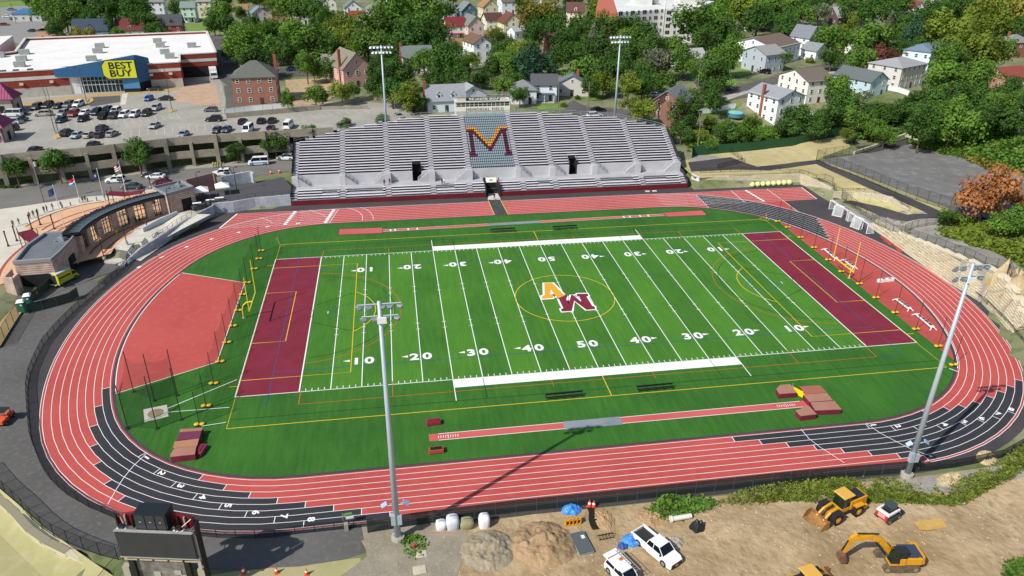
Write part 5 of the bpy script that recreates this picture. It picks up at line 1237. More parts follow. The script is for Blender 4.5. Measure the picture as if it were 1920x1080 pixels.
def house(x, y, z, w, d, h, rz, kind, rise, wallc, roofc, label, chim=None, dorm=0, name='house', storeys=None, porch=None, cat='house'):
    r = empty(name, (x, y, z), rz, label, cat)
    roofc = '%02x%02x%02x' % tuple(int((int(roofc[i:i+2], 16)*.8+sum(int(roofc[k:k+2], 16) for k in (0, 2, 4))/3*.2)*.86) for i in (0, 2, 4))
    wm = mat('siding_'+wallc, wallc, .8, None, .5, None); rm = mat('shingle_'+roofc, roofc, .9, roofc, .5, '%02x%02x%02x' % tuple(int(int(roofc[i:i+2], 16)*.82) for i in (0, 2, 4)), 2.5)
    b = MB(); b.box(0, 0, -1.2, w, d, h+1.2)
    if kind == 'x': b.add([(-w/2, -d/2, h), (-w/2, d/2, h), (-w/2, 0, h+rise-.25), (w/2, -d/2, h), (w/2, d/2, h), (w/2, 0, h+rise-.25)], [(0, 2, 1), (3, 4, 5)])
    if kind == 'y': b.add([(-w/2, -d/2, h), (w/2, -d/2, h), (0, -d/2, h+rise-.25), (-w/2, d/2, h), (w/2, d/2, h), (0, d/2, h+rise-.25)], [(0, 1, 2), (4, 3, 5)])
    b.build('wall', wm, r); rf = roof_mb(w, d, h, rise, kind).build('roof', rm, r)
    ns = storeys or max(1, int(round(h/2.9)))
    for s in range(ns):
        zz = 1.6+s*(h/ns)
        for fw, sx, sy, rr in ((w, 0, -1, 0), (d, -1, 0, -PI/2), (d, 1, 0, PI/2)):
            n = max(1, int(fw/3.2))
            for i in range(n):
                t = (i+.5)/n*fw-fw/2
                if sy and s == 0 and i == n//2:
                    dr = MB().box(0, 0, -1.5, 1.0, .1, 2.1).build('door', mat('door_dark', '4a3a34', .5), r); dr.location = (t, -d/2-.04, 1.5)
                    continue
                if sy: window_unit(r, t, -d/2-.02, zz, 0)
                elif sx < 0: window_unit(r, -w/2-.02, -t, zz, rr)
                else: window_unit(r, w/2+.02, t, zz, rr)
    if kind == 'y' and rise > 2: window_unit(r, 0, -d/2-.02, h+rise*.35, 0, .8, 1.1)
    if kind == 'x' and rise > 2: window_unit(r, -w/2-.02, 0, h+rise*.35, -PI/2, .8, 1.1); window_unit(r, w/2+.02, 0, h+rise*.35, PI/2, .8, 1.1)
    if chim: MB().box(chim[0]*w/2, chim[1]*d/2, -.5, .9, .8, h+rise+1.6).build('chimney', mat('chimney_brick', '9a5e48', .9, '8a4f3c', 2.), r)
    for i in range(dorm):
        xx = ((i+.5)/dorm-.5)*w*.75
        M_ = Matrix.Translation((xx, -d/2+1.1, h+.35)); q = MB(); q.box(0, .6, 0, 1.5, 2.2, 1.3, 0, M_); q.add([M_ @ Vector(p) for p in ((-.75, -.5, 1.3), (.75, -.5, 1.3), (0, -.5, 2.0))], [(0, 1, 2)]); dm = q.build('dormer', wm, rf)
        q = MB(); q.add([M_ @ Vector(p) for p in ((-.95, -.7, 1.2), (0, -.7, 2.1), (.95, -.7, 1.2), (-.95, 2.4, 1.2), (0, 2.4, 2.1), (.95, 2.4, 1.2))], [(0, 1, 4, 3), (1, 2, 5, 4)]); q.build('dormer_roof', rm, r)
        q = MB(); q.box(0, -.53, .25, .7, .05, .9, 0, M_); q.build('dormer_window', glass, r)
    if porch:
        q = MB(); q.box(0, -d/2-1.1, 2.5, w*.8, 2.3, .18); q.build('porch_roof', mat('shingle_'+porch, porch, .9), r)
        for sx in (-.38, 0, .38): MB().box(sx*w, -d/2-2.0, -.5, .2, .2, 3.0).build('porch_post', mat('frame_white', ''), r)
        MB().box(0, -d/2-1.1, -.6, w*.8, 2.2, .7).build('porch_floor', mat('porch_grey', 'a8a8a4', .8), r)
    return r
HREC = []
def hrec(x, y, z, w, d, h, rise, label):
    us, vs_ = [], []
    for a in (-1, 1):
        for b in (-1, 1):
            for zz in (z, z+h+(rise if a*b > 0 else 0)):
                q = Vector((x+a*w/2, y+b*d/2, zz))-CAM; f = q.dot(FWD); us.append(960+FPX*q.dot(RGT)/f); vs_.append(540-FPX*q.dot(UPV)/f)
    t = label
    for cut in (' beside', ' half hidden', ' just', ' right of', ' left of', ' above', ' below', ' behind', ' at the', ' under', ' between', ' peeping', ' glimpsed', ' hidden', ' among', ' in deep', ' with ', ' and '):
        if cut in t and len(t.split(cut)[0].split()) >= 3: t = t.split(cut)[0]
    t = ' '.join(t.split()[:6])
    HREC.append((min(us), min(vs_), max(us), max(vs_), t))
def house_px(u, v, w, d, h, rz, kind, rise, wallc, roofc, label, **k):
    "(u, v) is the foot of the middle of the front wall"
    p = GT(u, v); hrec(p.x-math.sin(rz)*d/2, p.y+math.cos(rz)*d/2, p.z, w, d, h, rise, label); x, y = p.x-math.sin(rz)*d/2, p.y+math.cos(rz)*d/2
    return house(x, y, p.z, w, d, h, rz, kind, rise, wallc, roofc, label, **k)
def house_c(L, C, R, h, kind, rise, wallc, roofc, label, **k):
    "from the ground positions of the left end, the near corner and the right end"
    c, l, r_ = GT(*C), GT(*L), GT(*R); z = c.z; a = Vector((l.x-c.x, l.y-c.y)); b = Vector((r_.x-c.x, r_.y-c.y)); w = max(6, b.length)
    bd = b.normalized(); n = Vector((-bd.y, bd.x)); d = max(6, a.dot(n)); rz = math.atan2(bd.y, bd.x)
    x, y = c.x+bd.x*w/2+n.x*d/2, c.y+bd.y*w/2+n.y*d/2; hrec(x, y, z, w, d, h, rise, label)
    return house(x, y, z, w, d, h, rz, kind, rise, wallc, roofc, label, **k)
house_px(482, 196, 13, 11, 8.5, .04, 'hip', 4, '986657', '71756a', 'three storey brick house with grey hip roof beside the white fence on the parking deck', chim=(.95, .6))
house_px(672, 163, 10, 14, 6.5, .42, 'y', 5, 'cfa498', '9a8f78', 'pink stucco house with steep tan gables and a tall brick chimney', chim=(-1, -.6))
house_px(785, 138, 11, 9, 6, .1, 'x', 3.5, 'e6e6e2', '7f8c84', 'white house with sage grey roof half hidden by trees left of the tan roofed cottage', chim=(-1.05, 0))
house_px(868, 102, 9.5, 7, 3.2, .08, 'x', 3, 'dfe2e6', 'b58450', 'small white cottage with a tan roof beside the tall white house', chim=(-1, .2))
house_px(905, 122, 7.5, 11, 8.5, .3, 'y', 2.6, 'f0f0ee', '8a6244', 'tall plain white house with brown roof just right of the tan roofed cottage')
house_px(856, 73, 9, 8, 6, .1, 'x', 3.5, 'd8d8d4', '9c2430', 'cream house with a bright red roof and red porch', porch='9c2430')
house_px(893, 74, 8, 12, 6.5, .25, 'y', 4, 'dcbdb4', '86938a', 'pale pink house with green grey roof right of the red roofed house')
house_px(881, 42, 9, 10, 6, .2, 'y', 4.2, '4f6c7c', '8d979c', 'slate blue house with a steep grey roof above the red roofed house')
house_px(920, 34, 9, 10, 6, .2, 'y', 4, 'd8d0ac', 'c08a54', 'cream house with an orange tan barn roof', dorm=0)
house_px(928, 56, 9, 8, 5, .2, 'x', 3, 'e8e2d0', '6c4036', 'cream house with a dark brown roof below the barn roofed house')
house_px(962, 62, 10, 9, 5, .2, 'y', 4.4, 'e6dcb4', '8c4832', 'half timbered cream house with a rust brown roof')
house_px(955, 26, 9, 9, 7, .2, 'x', 3, 'dfe5ee', '8c7262', 'white house with pale brown roof at the top centre')
house_px(976, 72, 7, 6, 3.5, .5, 'x', 2, 'dcdfe6', 'c4c8d0', 'low white garage with a pale roof right of the half timbered house', storeys=1)
house_px(1078, 52, 9, 12, 8, -.2, 'x', 4, 'ece4cc', '7c4c42', 'tall cream house with a brown roof and small front gable', dorm=1)
house_px(838, 210, 11.5, 8, 3.6, .08, 'x', 4, 'd2dfe2', 'a9adb4', 'pale blue cape house with two dormers beside the press box', chim=(-1.06, -.2), dorm=2)
house_px(888, 196, 9, 8, 3.4, .3, 'y', 2.6, 'e8e8e6', 'b4b6b8', 'white bungalow with pale grey gable roof right behind the press box')
house_px(1020, 190, 8, 8, 5.4, -.15, 'x', 2.6, 'dfe4ee', '5f6468', 'small white blue house with a dark porch roof behind the grandstand', porch='4c5560')
house_px(1072, 180, 11, 9, 3.8, -.25, 'y', 3, 'c9c4bb', '7d8996', 'grey roofed bungalow with a brick front and steps, behind the grandstand', chim=(.3, 0))
house_px(982, 195, 8, 8, 4.5, -.1, 'hip', 2.4, 'dcdcdc', '93979a', 'small white house with grey roof between the press box and the conifer', storeys=1)
house_px(1246, 238, 9.5, 13, 7.6, -.62, 'y', 3.6, '8e6455', '8d9296', 'brick house with a grey gable roof just right of the grandstand')
house_c((1397, 198), (1452, 234), (1502, 222), 8.2, 'y', 2.2, 'f0f0ee', 'a9aeb4', 'white two storey house with grey roof above the green fence', chim=(-1, 0))
house_c((1455, 168), (1509, 196), (1557, 188), 7.6, 'x', 2.8, 'efeada', '857566', 'cream house with a wide brown roof right of the white two storey house')
house_c((1562, 160), (1627, 184), (1660, 172), 5.6, 'y', 2.8, 'bcd2da', '6f7a78', 'pale blue gabled house with dark grey roof between the brown roof and the hip tower')
house_c((1662, 150), (1682, 170), (1728, 160), 7.8, 'hip', 2, 'd2ccc4', 'b4b5b8', 'grey house with a tower like hip roof')
house_c((1706, 118), (1738, 132), (1762, 122), 7, 'hip', 1.8, 'd4e4ee', '7e98ae', 'pale blue house with blue grey hip roof left of the big tree')
house_c((1362, 110), (1389, 128), (1432, 138), 7, 'y', 2.4, 'aeb6be', 'b0aca6', 'grey sided house with a white front bay beside the brown roofed one')
house_c((1414, 100), (1450, 124), (1496, 112), 7, 'x', 2.8, 'e8f0f4', '8a6f60', 'white house with a brown roof behind a slim tree')
house_px(1521, 104, 7.5, 9, 7.5, .5, 'y', 4.5, 'f2f2f4', '8b9199', 'tall white house with a steep front gable at the upper right')
house_px(1582, 46, 11, 9, 4, .35, 'x', 5, '5d4a46', 'cdd2d2', 'dark sided house with a pale steep roof at the upper right', dorm=1)
house_px(1632, 46, 9, 8, 4, .2, 'hip', 3, 'b0aca6', '9a9c9c', 'grey roofed house peeping out between dark trees', chim=(-.8, 0))
house_px(1718, 42, 6.5, 8, 8, .1, 'y', 3, 'e6e8f0', 'a63a3c', 'narrow white house with a red roof under the top right trees')
house_px(1908, 108, 11, 9, 6.4, .1, 'hip', 2.6, '8d5c4a', '9a9c90', 'brick house with grey hip roof at the right edge', chim=(-.4, .2))
house_px(1904, 166, 12, 9, 4, .25, 'x', 3, 'a47466', 'b24a3a', 'low brick house with a red roof at the right edge')
house_px(52, 40, 14, 9, 4, .02, 'hip', 2, 'c2c4c2', '2f7fc4', 'small kiosk with a bright blue metal roof at the top left', storeys=1, cat='building', name='kiosk')
house_px(92, 76, 9, 7, 4.4, .02, 'flat', 0, 'c89a7a', '8d8a86', 'tan box shaped shop with a flat roof and red lettering marks', storeys=1, cat='building', name='shop')
house_px(172, 72, 15, 9, 3.6, .05, 'x', 4.6, '8494a6', '40506a', 'slate blue cape house with a wide front gable behind the store', dorm=1)
house_px(246, 70, 12, 8, 3.4, .05, 'x', 4.6, 'b4bca4', '8a3232', 'cape house with a rust red roof and one dormer behind the store', dorm=1, chim=(.95, 0))
house_px(314, 66, 14, 8, 4.6, .05, 'x', 4.4, '8c3c34', '54585e', 'brick cape house with a charcoal roof and two white dormers', dorm=2)
house_px(298, 34, 7, 8, 8.5, .05, 'x', 2.4, 'e6e8ea', '9a9a9a', 'narrow white two storey house above the charcoal roof')
house_px(356, 42, 7, 8, 7.5, .05, 'x', 2.6, 'c9deca', '8fa69a', 'pale green and white house with stacked porches', porch='5f8a78')
house_px(386, 33, 7, 8, 8.5, .05, 'x', 2.4, 'e2dab8', 'a8a8a0', 'narrow cream house right of the pale green one')
house_px(438, 76, 8, 12, 6, .2, 'y', 2.6, 'c4bcac', '6f7a88', 'tan house with slate gables beside the road behind the store')
house_px(452, 30, 8, 7, 3.4, .1, 'x', 2.6, 'd8d0c0', 'b98a58', 'cottage with a plain tan roof at the top left', storeys=1)
house_px(490, 40, 8, 8, 4.4, .3, 'y', 3, 'b8bcc0', '8298ac', 'bungalow with a blue grey roof and a white dormer', dorm=1)
house_px(526, 42, 8, 8, 4.4, .3, 'y', 3, 'a8705e', '94574a', 'bungalow with a brick red roof and columns', dorm=1)
house_px(664, 42, 9, 10, 7.5, .1, 'y', 3.5, 'd9dedc', '84928a', 'two storey house with green trim and window bays at the top', dorm=0)
house_px(705, 34, 9, 9, 5, .1, 'hip', 3, 'b8b4ac', '9b9b97', 'house with a ribbed grey hip roof at the top centre left')
house_px(672, 58, 7.5, 8, 7, .05, 'x', 2.2, 'eceef0', 'b43430', 'white house with a small bright red roof between the yellow green trees')
house_px(842, 38, 8, 8, 5, .1, 'x', 3, 'dfe2e4', '9aa6a6', 'small white house with pale grey roof left of the slate blue house')
house_px(528, 122, 9, 8, 5, .1, 'y', 3.4, '8f8074', '6a625c', 'stone cottage with an arched window in deep shade under the trees')
house_px(628, 140, 8, 8, 4, .1, 'x', 3, 'dcdad4', 'a39f96', 'pale cottage glimpsed between trunks left of the pink house')
house_px(770, 75, 8, 8, 5, .1, 'x', 3, 'e0e0dc', 'a0a09a', 'white house glimpsed through the trees at the top centre')
house_px(1045, 105, 9, 8, 6, .1, 'x', 3, 'b06a5c', '8a5a50', 'reddish brick house hidden among the dark trees')
house_px(1300, 128, 11, 8, 4, .2, 'x', 3, 'dcd8d0', 'c9c6c0', 'pale roofed house under the wide spreading tree')
house_px(1538, 112, 8, 7, 4, .5, 'y', 2.6, 'f0f0f0', '9aa0a2', 'low white wing with a carport beside the steep gabled house')
house_px(1606, 100, 8, 7, 3.4, .3, 'x', 2, 'e6e2d0', 'c0bca8', 'small cream cottage between two round trees')
for u, v, c, rc, k, lab in ((566, 40, 'dcdad2', '9aa0a4', 'x', 'pale house with a light grey roof between the leftmost tall trees at the top'), (618, 20, 'e2ddd0', '8c8478', 'y', 'cream gabled house at the top edge left of the far left mast'), (742, 16, 'e8e8ea', 'a8aaac', 'x', 'white house at the top edge above the bright tree'), (812, 16, 'd4dce0', '8a94a0', 'y', 'pale grey gabled house at the top edge left of the white barn roofs'), (1030, 14, 'ece8dc', '8a6a58', 'x', 'cream house at the top edge behind the olive gold tree'), (1412, 52, 'eef0f0', 'a6a8aa', 'y', 'white gabled house among trees right of the apartment block'), (1462, 50, 'e0dccc', '9c9486', 'x', 'pale house deep in the trees at the upper right'), (1668, 24, 'e6e6e6', '9aa0a6', 'y', 'white gabled house at the top edge right of the dark sided one'), (1764, 24, 'd8d2c6', '8e8a84', 'x', 'pale house at the top edge left of the large yellow trees')):
    house_px(u, v+6, 8.5, 9, 6.5, .15, k, 3.4, c, rc, lab)
# apartment block
ab = empty('apartment_block', (77, 225, HB), 0, 'large white apartment block with a flat roof and a brick wing', 'apartment block')
def pxw(u, v, z): p = G(u, v, z); return (p.x, p.y)
P0, P1, P2, P3 = pxw(1248, 96, HB), pxw(1296, 92, HB), pxw(1330, 70, HB), pxw(1140, 76, HB)
wm = mat('apartment_white', 'dcdcd6', .8, 'd0d0ca', .2)
ZA = HB+15
def apt(poly, z1, m, nm='wall'): return MB().prism([(x-77, y-225) for x, y in poly], 0, z1-HB).build(nm, m, ab)
za = 15
A1_ = [pxw(1248, 17, ZA), pxw(1303, 17, ZA), pxw(1340, 2, ZA), pxw(1250, -2, ZA)]; A2_ = [pxw(1158, 23, ZA-1), pxw(1247, 18, ZA-1), pxw(1250, -3, ZA-1), pxw(1150, -2, ZA-1)]; A3_ = [pxw(1118, 14, ZA-1), pxw(1157.5, 23, ZA-1), pxw(1149.5, -2, ZA-1), pxw(1122, -2, ZA-1)]
apt(A1_, ZA, wm); apt(A2_, ZA-1, wm); apt(A3_, ZA-1, mat('apartment_brick', 'b5654e', .85), 'brick_wing')
for P in (A1_, A2_):
    cx_, cy_ = sum(p[0] for p in P)/4, sum(p[1] for p in P)/4
    MB().box(cx_-77, cy_-225, ZA-HB-1, 9, 7, 3.8).build('roof_house', wm, ab); MB().box(cx_-77+7, cy_-225, ZA-HB-1, 3, 3, 2.2).build('roof_unit', mat('unit_grey', ''), ab)
for P, n in ((A1_, 4), (A2_, 8)):
    (xa, ya), (xb_, yb) = P[0], P[1]; rz = math.atan2(yb-ya, xb_-xa)
    for s in range(5):
        for i in range(n):
            t = (i+.5)/n; x, y = xa+(xb_-xa)*t, ya+(yb-ya)*t
            q = MB().box(0, 0, 0, 1.9 if i % 2 == 0 else .9, .16, 1.5).build('window', mat('window_dark', '2a2c2e', .3), ab); q.location = (x-77+math.sin(rz)*.06, y-225-math.cos(rz)*.06, 1.2+s*2.9); q.rotation_euler = (0, 0, rz)
            q2 = MB().box(0, -.03, .02, .06, .14, 1.46).build('mullion', mat('frame_white', ''), q)
# ================================================================ TREES
GREENS = {'D': '557a33', 'M': '6f9439', 'Y': '869a36', 'O': '9a953c', 'B': '4c7350', 'R': '7c5040', 'G': '8a9270', 'X': 'cd8c58', 'L': '6c9438', 'W': '9ba84c'}
def leafmat(k):
    if 'foliage_'+k in MATS: return MATS['foliage_'+k]
    m = mat('foliage_'+k, GREENS[k], .75, '%02x%02x%02x' % tuple(int(int(GREENS[k][i:i+2], 16)*.72) for i in (0, 2, 4)), .9, None, var=.2, spec=.2); n, l = m.node_tree.nodes, m.node_tree.links; b = n['Principled BSDF']; t = n.new('ShaderNodeBsdfTranslucent'); x = n.new('ShaderNodeMixShader'); x.inputs[0].default_value = .33
    l.new(b.inputs['Base Color'].links[0].from_socket, t.inputs[0]); l.new(b.outputs[0], x.inputs[1]); l.new(t.outputs[0], x.inputs[2]); l.new(x.outputs[0], n['Material Output'].inputs[0]); return m
crown_me = {}
def crown(kind, seed, n=42, per=74):
    rnd = random.Random(seed*31+len(kind)); vs, fs = [], []
    def leaf(c, nrm, s):
        a = nrm.orthogonal().normalized(); a.rotate(Matrix.Rotation(rnd.uniform(0, 6.28), 3, nrm)); b = nrm.cross(a); k = len(vs)
        vs.extend([c-a*s-b*s*.6, c+a*s-b*s*.6, c+a*s*.8+b*s*.7, c-a*s*.8+b*s*.7]); fs.append((k, k+1, k+2, k+3))
    for i in range(n):
        if kind == 'cone':
            t = rnd.random()**.7; ang = rnd.uniform(0, 6.28); rr = (1-t)*.8*rnd.uniform(.6, 1); bc = Vector((rr*math.cos(ang), rr*math.sin(ang), -1.3+2.9*t)); br_ = .16+.22*(1-t)
        else:
            th = rnd.uniform(0, 6.28); u = rnd.uniform(-.75, 1); q = math.sqrt(max(0, 1-u*u)); rad = rnd.uniform(.38, .88)*(1+.26*math.sin(th*2+seed)+.16*math.sin(th*3+seed*2))
            bc = Vector((q*math.cos(th)*rad, q*math.sin(th)*rad, u*rad*(.85 if kind == 'round' else 1.35 if kind == 'tall' else .6))); br_ = rnd.uniform(.15, .38)
            if kind == 'thin': br_ *= .7
        m = int(per*(br_/.28)**2*(.45 if kind == 'thin' else 1))
        for _ in range(m):
            d = Vector((rnd.gauss(0, 1), rnd.gauss(0, 1), rnd.gauss(.25, 1))).normalized()
            p = bc+d*br_*rnd.uniform(.62, 1.2); nn = (d+Vector((rnd.gauss(0, .45), rnd.gauss(0, .45), rnd.gauss(.15, .45)))).normalized()
            leaf(p, nn, rnd.uniform(.035, .062))
    return vs, fs
def crown_mesh(kind, seed, g):
    k = (kind, seed, g)
    if k not in crown_me:
        if (kind, seed) not in crown_me: crown_me[(kind, seed)] = crown(kind, seed)
        vs, fs = crown_me[(kind, seed)]; me = bpy.data.meshes.new('crown'); me.from_pydata([tuple(v) for v in vs], [], fs); me.materials.append(leafmat(g)); crown_me[k] = me
    return crown_me[k]
bark = mat('bark', '5c4c3c', .9, '6c5c4a', 2.)
trunk_me = {}
def trunk_mesh(seed):
    if seed not in trunk_me:
        rnd = random.Random(seed); mb = MB(); mb.tube([(0, 0, -.5), (.02, 0, .5), (.0, .03, 1.1)], .07, 7, .045)
        for i in range(6):
            a = i*1.05+rnd.random(); z = rnd.uniform(.55, 1.0); l_ = rnd.uniform(.45, .7)
            mb.tube([(0, 0, z), (l_*.5*math.cos(a), l_*.5*math.sin(a), z+.3), (l_*math.cos(a), l_*math.sin(a), z+.65)], .03, 5, .01)
        trunk_me[seed] = mb.mesh('trunk', bark)
    return trunk_me[seed]
TREES = []
def tree_at(x, y, z, R, kind='round', g='D', hs=1., seed=None, lift=None, name='tree'):
    seed = random.randrange(5) if seed is None else seed
    th = (.75*R+1.0) if lift is None else lift
    r = empty(name, (x, y, z), random.uniform(0, 6.28))
    zc = {'round': .8, 'tall': 1.2, 'thin': .8, 'cone': 1.3, 'flat': .5}[kind]*R*hs*.8+th*.45
    c = bpy.data.objects.new('crown', crown_mesh(kind, seed, g)); col.objects.link(c); c.parent = r; c.location = (0, 0, zc+R*.1); c.scale = (R*random.uniform(.95, 1.2), R*random.uniform(.9, 1.12), R*hs*random.uniform(.92, 1.12))
    t = bpy.data.objects.new('trunk', trunk_mesh(seed)); col.objects.link(t); t.parent = r; s = max(.6, (zc+R*.35)/1.45); t.scale = (max(R*.9, 2.2), max(R*.9, 2.2), s)
    return r, zc
KN = {'D': 'dark green', 'M': 'mid green', 'Y': 'yellow green', 'O': 'olive gold', 'B': 'blue green', 'R': 'reddish', 'G': 'grey green', 'X': 'rust orange', 'L': 'bright green'}
SH = {'round': 'round', 'tall': 'tall', 'thin': 'sparse', 'cone': 'conical', 'flat': 'spreading'}
def tree_px(u, v, wpx, g='D', kind='round', hs=1., zone=None, zb=None):
    wpx *= 1.08 if zone else 1
    for i in range(90):          # the farthest place on the land where this crown fits the sight line
        z = 2+.25*i; p = G(u, v, z); dep = (p-CAM).dot(FWD); R = wpx/2/(FPX/dep); th = .75*R+1.0
        zc = {'round': .8, 'tall': 1.2, 'thin': .8, 'cone': 1.3, 'flat': .5}[kind]*R*hs*.8+th*.45+R*.1
        if z >= (H(p.x, p.y) if zb is None else zb)+zc: break
    r, _ = tree_at(p.x, p.y, (H(p.x, p.y) if zb is None else zb)-.1, R, kind, g, hs)
    TREES.append((zone, u, v, g, kind, wpx, r)); return r
ZONES = [
 ('behind the store at the top left', 'trees behind the store', [(85, 14, 50, 'M'), (120, 24, 58, 'M'), (104, 50, 40, 'D'), (150, 8, 55, 'D'), (185, 12, 55, 'D'), (170, 36, 42, 'D'), (218, 6, 58, 'D'), (252, 14, 55, 'D'), (270, 38, 44, 'D'), (206, 42, 30, 'D', 'cone'), (118, 70, 26, 'D'), (160, 66, 36, 'O'), (292, 58, 36, 'D'), (222, 62, 26, 'M'), (338, 14, 38, 'D'), (60, 2, 30, 'M'), (140, 66, 24, 'B')]),
 ('around the road right of the store', 'trees right of the store', [(412, 22, 50, 'M'), (418, 46, 46, 'D'), (400, 44, 34, 'M'), (452, 58, 40, 'M'), (470, 82, 70, 'M'), (440, 92, 44, 'D'), (478, 112, 58, 'D'), (500, 60, 50, 'M'), (520, 56, 46, 'D'), (452, 24, 28, 'D'), (476, 40, 34, 'D')]),
 ('left of the far floodlight mast', 'trees left of the far mast', [(545, 16, 56, 'M'), (594, 24, 50, 'D'), (585, 8, 50, 'D'), (556, 62, 60, 'M'), (590, 84, 74, 'L'), (574, 122, 42, 'L', 'tall'), (640, 50, 56, 'Y'), (652, 78, 62, 'Y'), (622, 92, 44, 'M'), (540, 96, 50, 'D'), (700, 44, 70, 'M'), (690, 84, 66, 'M'), (722, 112, 50, 'D'), (528, 84, 46, 'D'), (610, 128, 40, 'D'), (645, 110, 30, 'D')]),
 ('between the two far floodlight masts, in the left half', 'trees behind the left half of the stand', [(748, 28, 84, 'L'), (790, 18, 74, 'M'), (762, 66, 72, 'D'), (800, 62, 64, 'D'), (830, 56, 54, 'Y', 'thin'), (822, 96, 54, 'D'), (845, 92, 40, 'D'), (790, 100, 40, 'D'), (712, 148, 52, 'D'), (745, 138, 56, 'D'), (762, 176, 54, 'Y'), (735, 170, 52, 'D'), (795, 112, 50, 'M'), (840, 122, 66, 'D'), (886, 112, 30, 'Y'), (858, 150, 54, 'D'), (815, 150, 50, 'D'), (900, 146, 34, 'D'), (925, 62, 44, 'O', 'thin'), (942, 98, 46, 'D'), (922, 128, 44, 'D'), (945, 160, 44, 'M'), (835, 18, 36, 'D'), (965, 150, 40, 'D'), (785, 192, 30, 'D'), (868, 80, 24, 'D')]),
 ('between the two far floodlight masts, in the right half', 'trees behind the right half of the stand', [(1012, 26, 66, 'O'), (1035, 48, 52, 'D'), (988, 90, 42, 'M'), (1002, 118, 74, 'B', 'round'), (1052, 74, 48, 'D'), (1070, 104, 54, 'D'), (1040, 110, 44, 'D'), (1088, 46, 46, 'D'), (1118, 56, 56, 'D'), (1112, 80, 40, 'G', 'cone'), (1150, 50, 60, 'D'), (1126, 102, 72, 'D'), (1096, 132, 60, 'M'), (1144, 136, 66, 'D'), (1070, 10, 40, 'D'), (975, 176, 36, 'D'), (1180, 52, 52, 'D'), (1105, 160, 40, 'D')]),
 ('around the white apartment block', 'trees round the apartment block', [(1192, 100, 60, 'D'), (1208, 58, 50, 'D'), (1240, 44, 42, 'O'), (1222, 88, 52, 'D'), (1236, 116, 70, 'G', 'flat'), (1284, 112, 56, 'M'), (1262, 88, 44, 'M'), (1310, 44, 80, 'L'), (1350, 36, 70, 'M'), (1330, 78, 60, 'D'), (1362, 104, 66, 'M'), (1345, 136, 60, 'D'), (1200, 140, 50, 'D'), (1395, 18, 62, 'Y'), (1422, 34, 60, 'D'), (1382, 76, 44, 'D'), (1170, 120, 50, 'D'), (1310, 132, 46, 'M'), (1240, 150, 40, 'M'), (1330, 164, 40, 'D')]),
 ('at the top right', 'trees at the top right', [(1448, 20, 62, 'M'), (1480, 44, 56, 'D'), (1478, 14, 52, 'M'), (1508, 26, 46, 'M'), (1470, 66, 44, 'D'), (1536, 22, 40, 'G'), (1566, 72, 70, 'M', 'flat'), (1602, 12, 58, 'D'), (1642, 16, 62, 'D'), (1632, 70, 76, 'M'), (1618, 112, 56, 'M'), (1662, 108, 46, 'R'), (1684, 94, 42, 'D'), (1698, 44, 50, 'D'), (1690, 12, 50, 'D'), (1722, 62, 54, 'B'), (1746, 26, 62, 'D'), (1668, 48, 30, 'G', 'cone'), (1780, 16, 66, 'D'), (1520, 62, 30, 'D'), (1560, 108, 40, 'D'), (1752, 60, 44, 'D'), (1720, 84, 36, 'D'), (1472, 106, 40, 'M', 'thin')]),
 ('in the tall group at the right edge', 'trees at the right edge', [(1800, 58, 84, 'Y'), (1846, 36, 80, 'Y'), (1890, 22, 76, 'O'), (1832, 92, 92, 'Y'), (1786, 112, 72, 'L'), (1868, 96, 66, 'M'), (1778, 146, 74, 'M'), (1840, 138, 74, 'M'), (1806, 178, 62, 'D'), (1762, 182, 54, 'D'), (1722, 186, 48, 'D'), (1846, 184, 58, 'D'), (1888, 166, 52, 'D'), (1906, 190, 58, 'D'), (1905, 50, 50, 'D')]),
 ('along the green fence at the upper right', 'trees along the green fence', [(1576, 164, 52, 'M'), (1584, 190, 56, 'D'), (1622, 176, 36, 'G', 'thin'), (1562, 214, 56, 'D'), (1498, 220, 56, 'D'), (1476, 236, 44, 'D'), (1530, 232, 52, 'D'), (1604, 222, 50, 'M'), (1642, 208, 46, 'D'), (1680, 208, 46, 'D'), (1640, 238, 44, 'M'), (1280, 212, 52, 'D', 'tall'), (1278, 246, 40, 'D'), (1412, 228, 34, 'M'), (1392, 250, 40, 'M'), (1362, 248, 46, 'D'), (1334, 230, 30, 'Y'), (1340, 184, 46, 'D'), (1312, 252, 30, 'Y'), (1182, 196, 42, 'Y', 'thin'), (1208, 204, 44, 'Y'), (1440, 250, 34, 'L'), (1300, 178, 30, 'M'), (1370, 232, 24, 'M'), (1330, 270, 24, 'M'), (1422, 256, 26, 'M'), (1660, 252, 40, 'M'), (1590, 250, 30, 'Y')]),
 ('on the bank above the parking ramp', 'trees above the parking ramp', [(538, 184, 28, 'L', 'tall'), (590, 174, 38, 'M'), (640, 170, 40, 'Y'), (662, 166, 30, 'M'), (604, 182, 26, 'D'), (700, 166, 30, 'D')]),
]
for zn, grp, L in ZONES:
    for t in L:
        o = tree_px(*t[:3], t[3], *(t[4:] if len(t) > 4 else ('round',)), zone=zn); o['group'] = grp
def street_tree(ub, vb, wpx, zc, g, z0, lab, grp=None, hs=1.):
    "base point on the ground, crown width in the photograph and height of the crown's middle"
    p = G(ub, vb, z0); R = wpx/2/(FPX/(p-CAM).dot(FWD)); r, _ = tree_at(p.x, p.y, z0-.05, R, 'round', g, hs); tag(r, lab, 'tree', grp)
    for c in bpy.data.objects[:] if False else r_kids(r):
        if c.name.startswith('crown'): c.location.z = zc
        else: c.scale.z = max(.8, zc/1.5)
def r_kids(r): return [o for o in (bpy.data.objects[k] for k in list(bpy.data.objects.keys())[-4000:]) if o.parent == r]
SG = 'street trees along the garage'
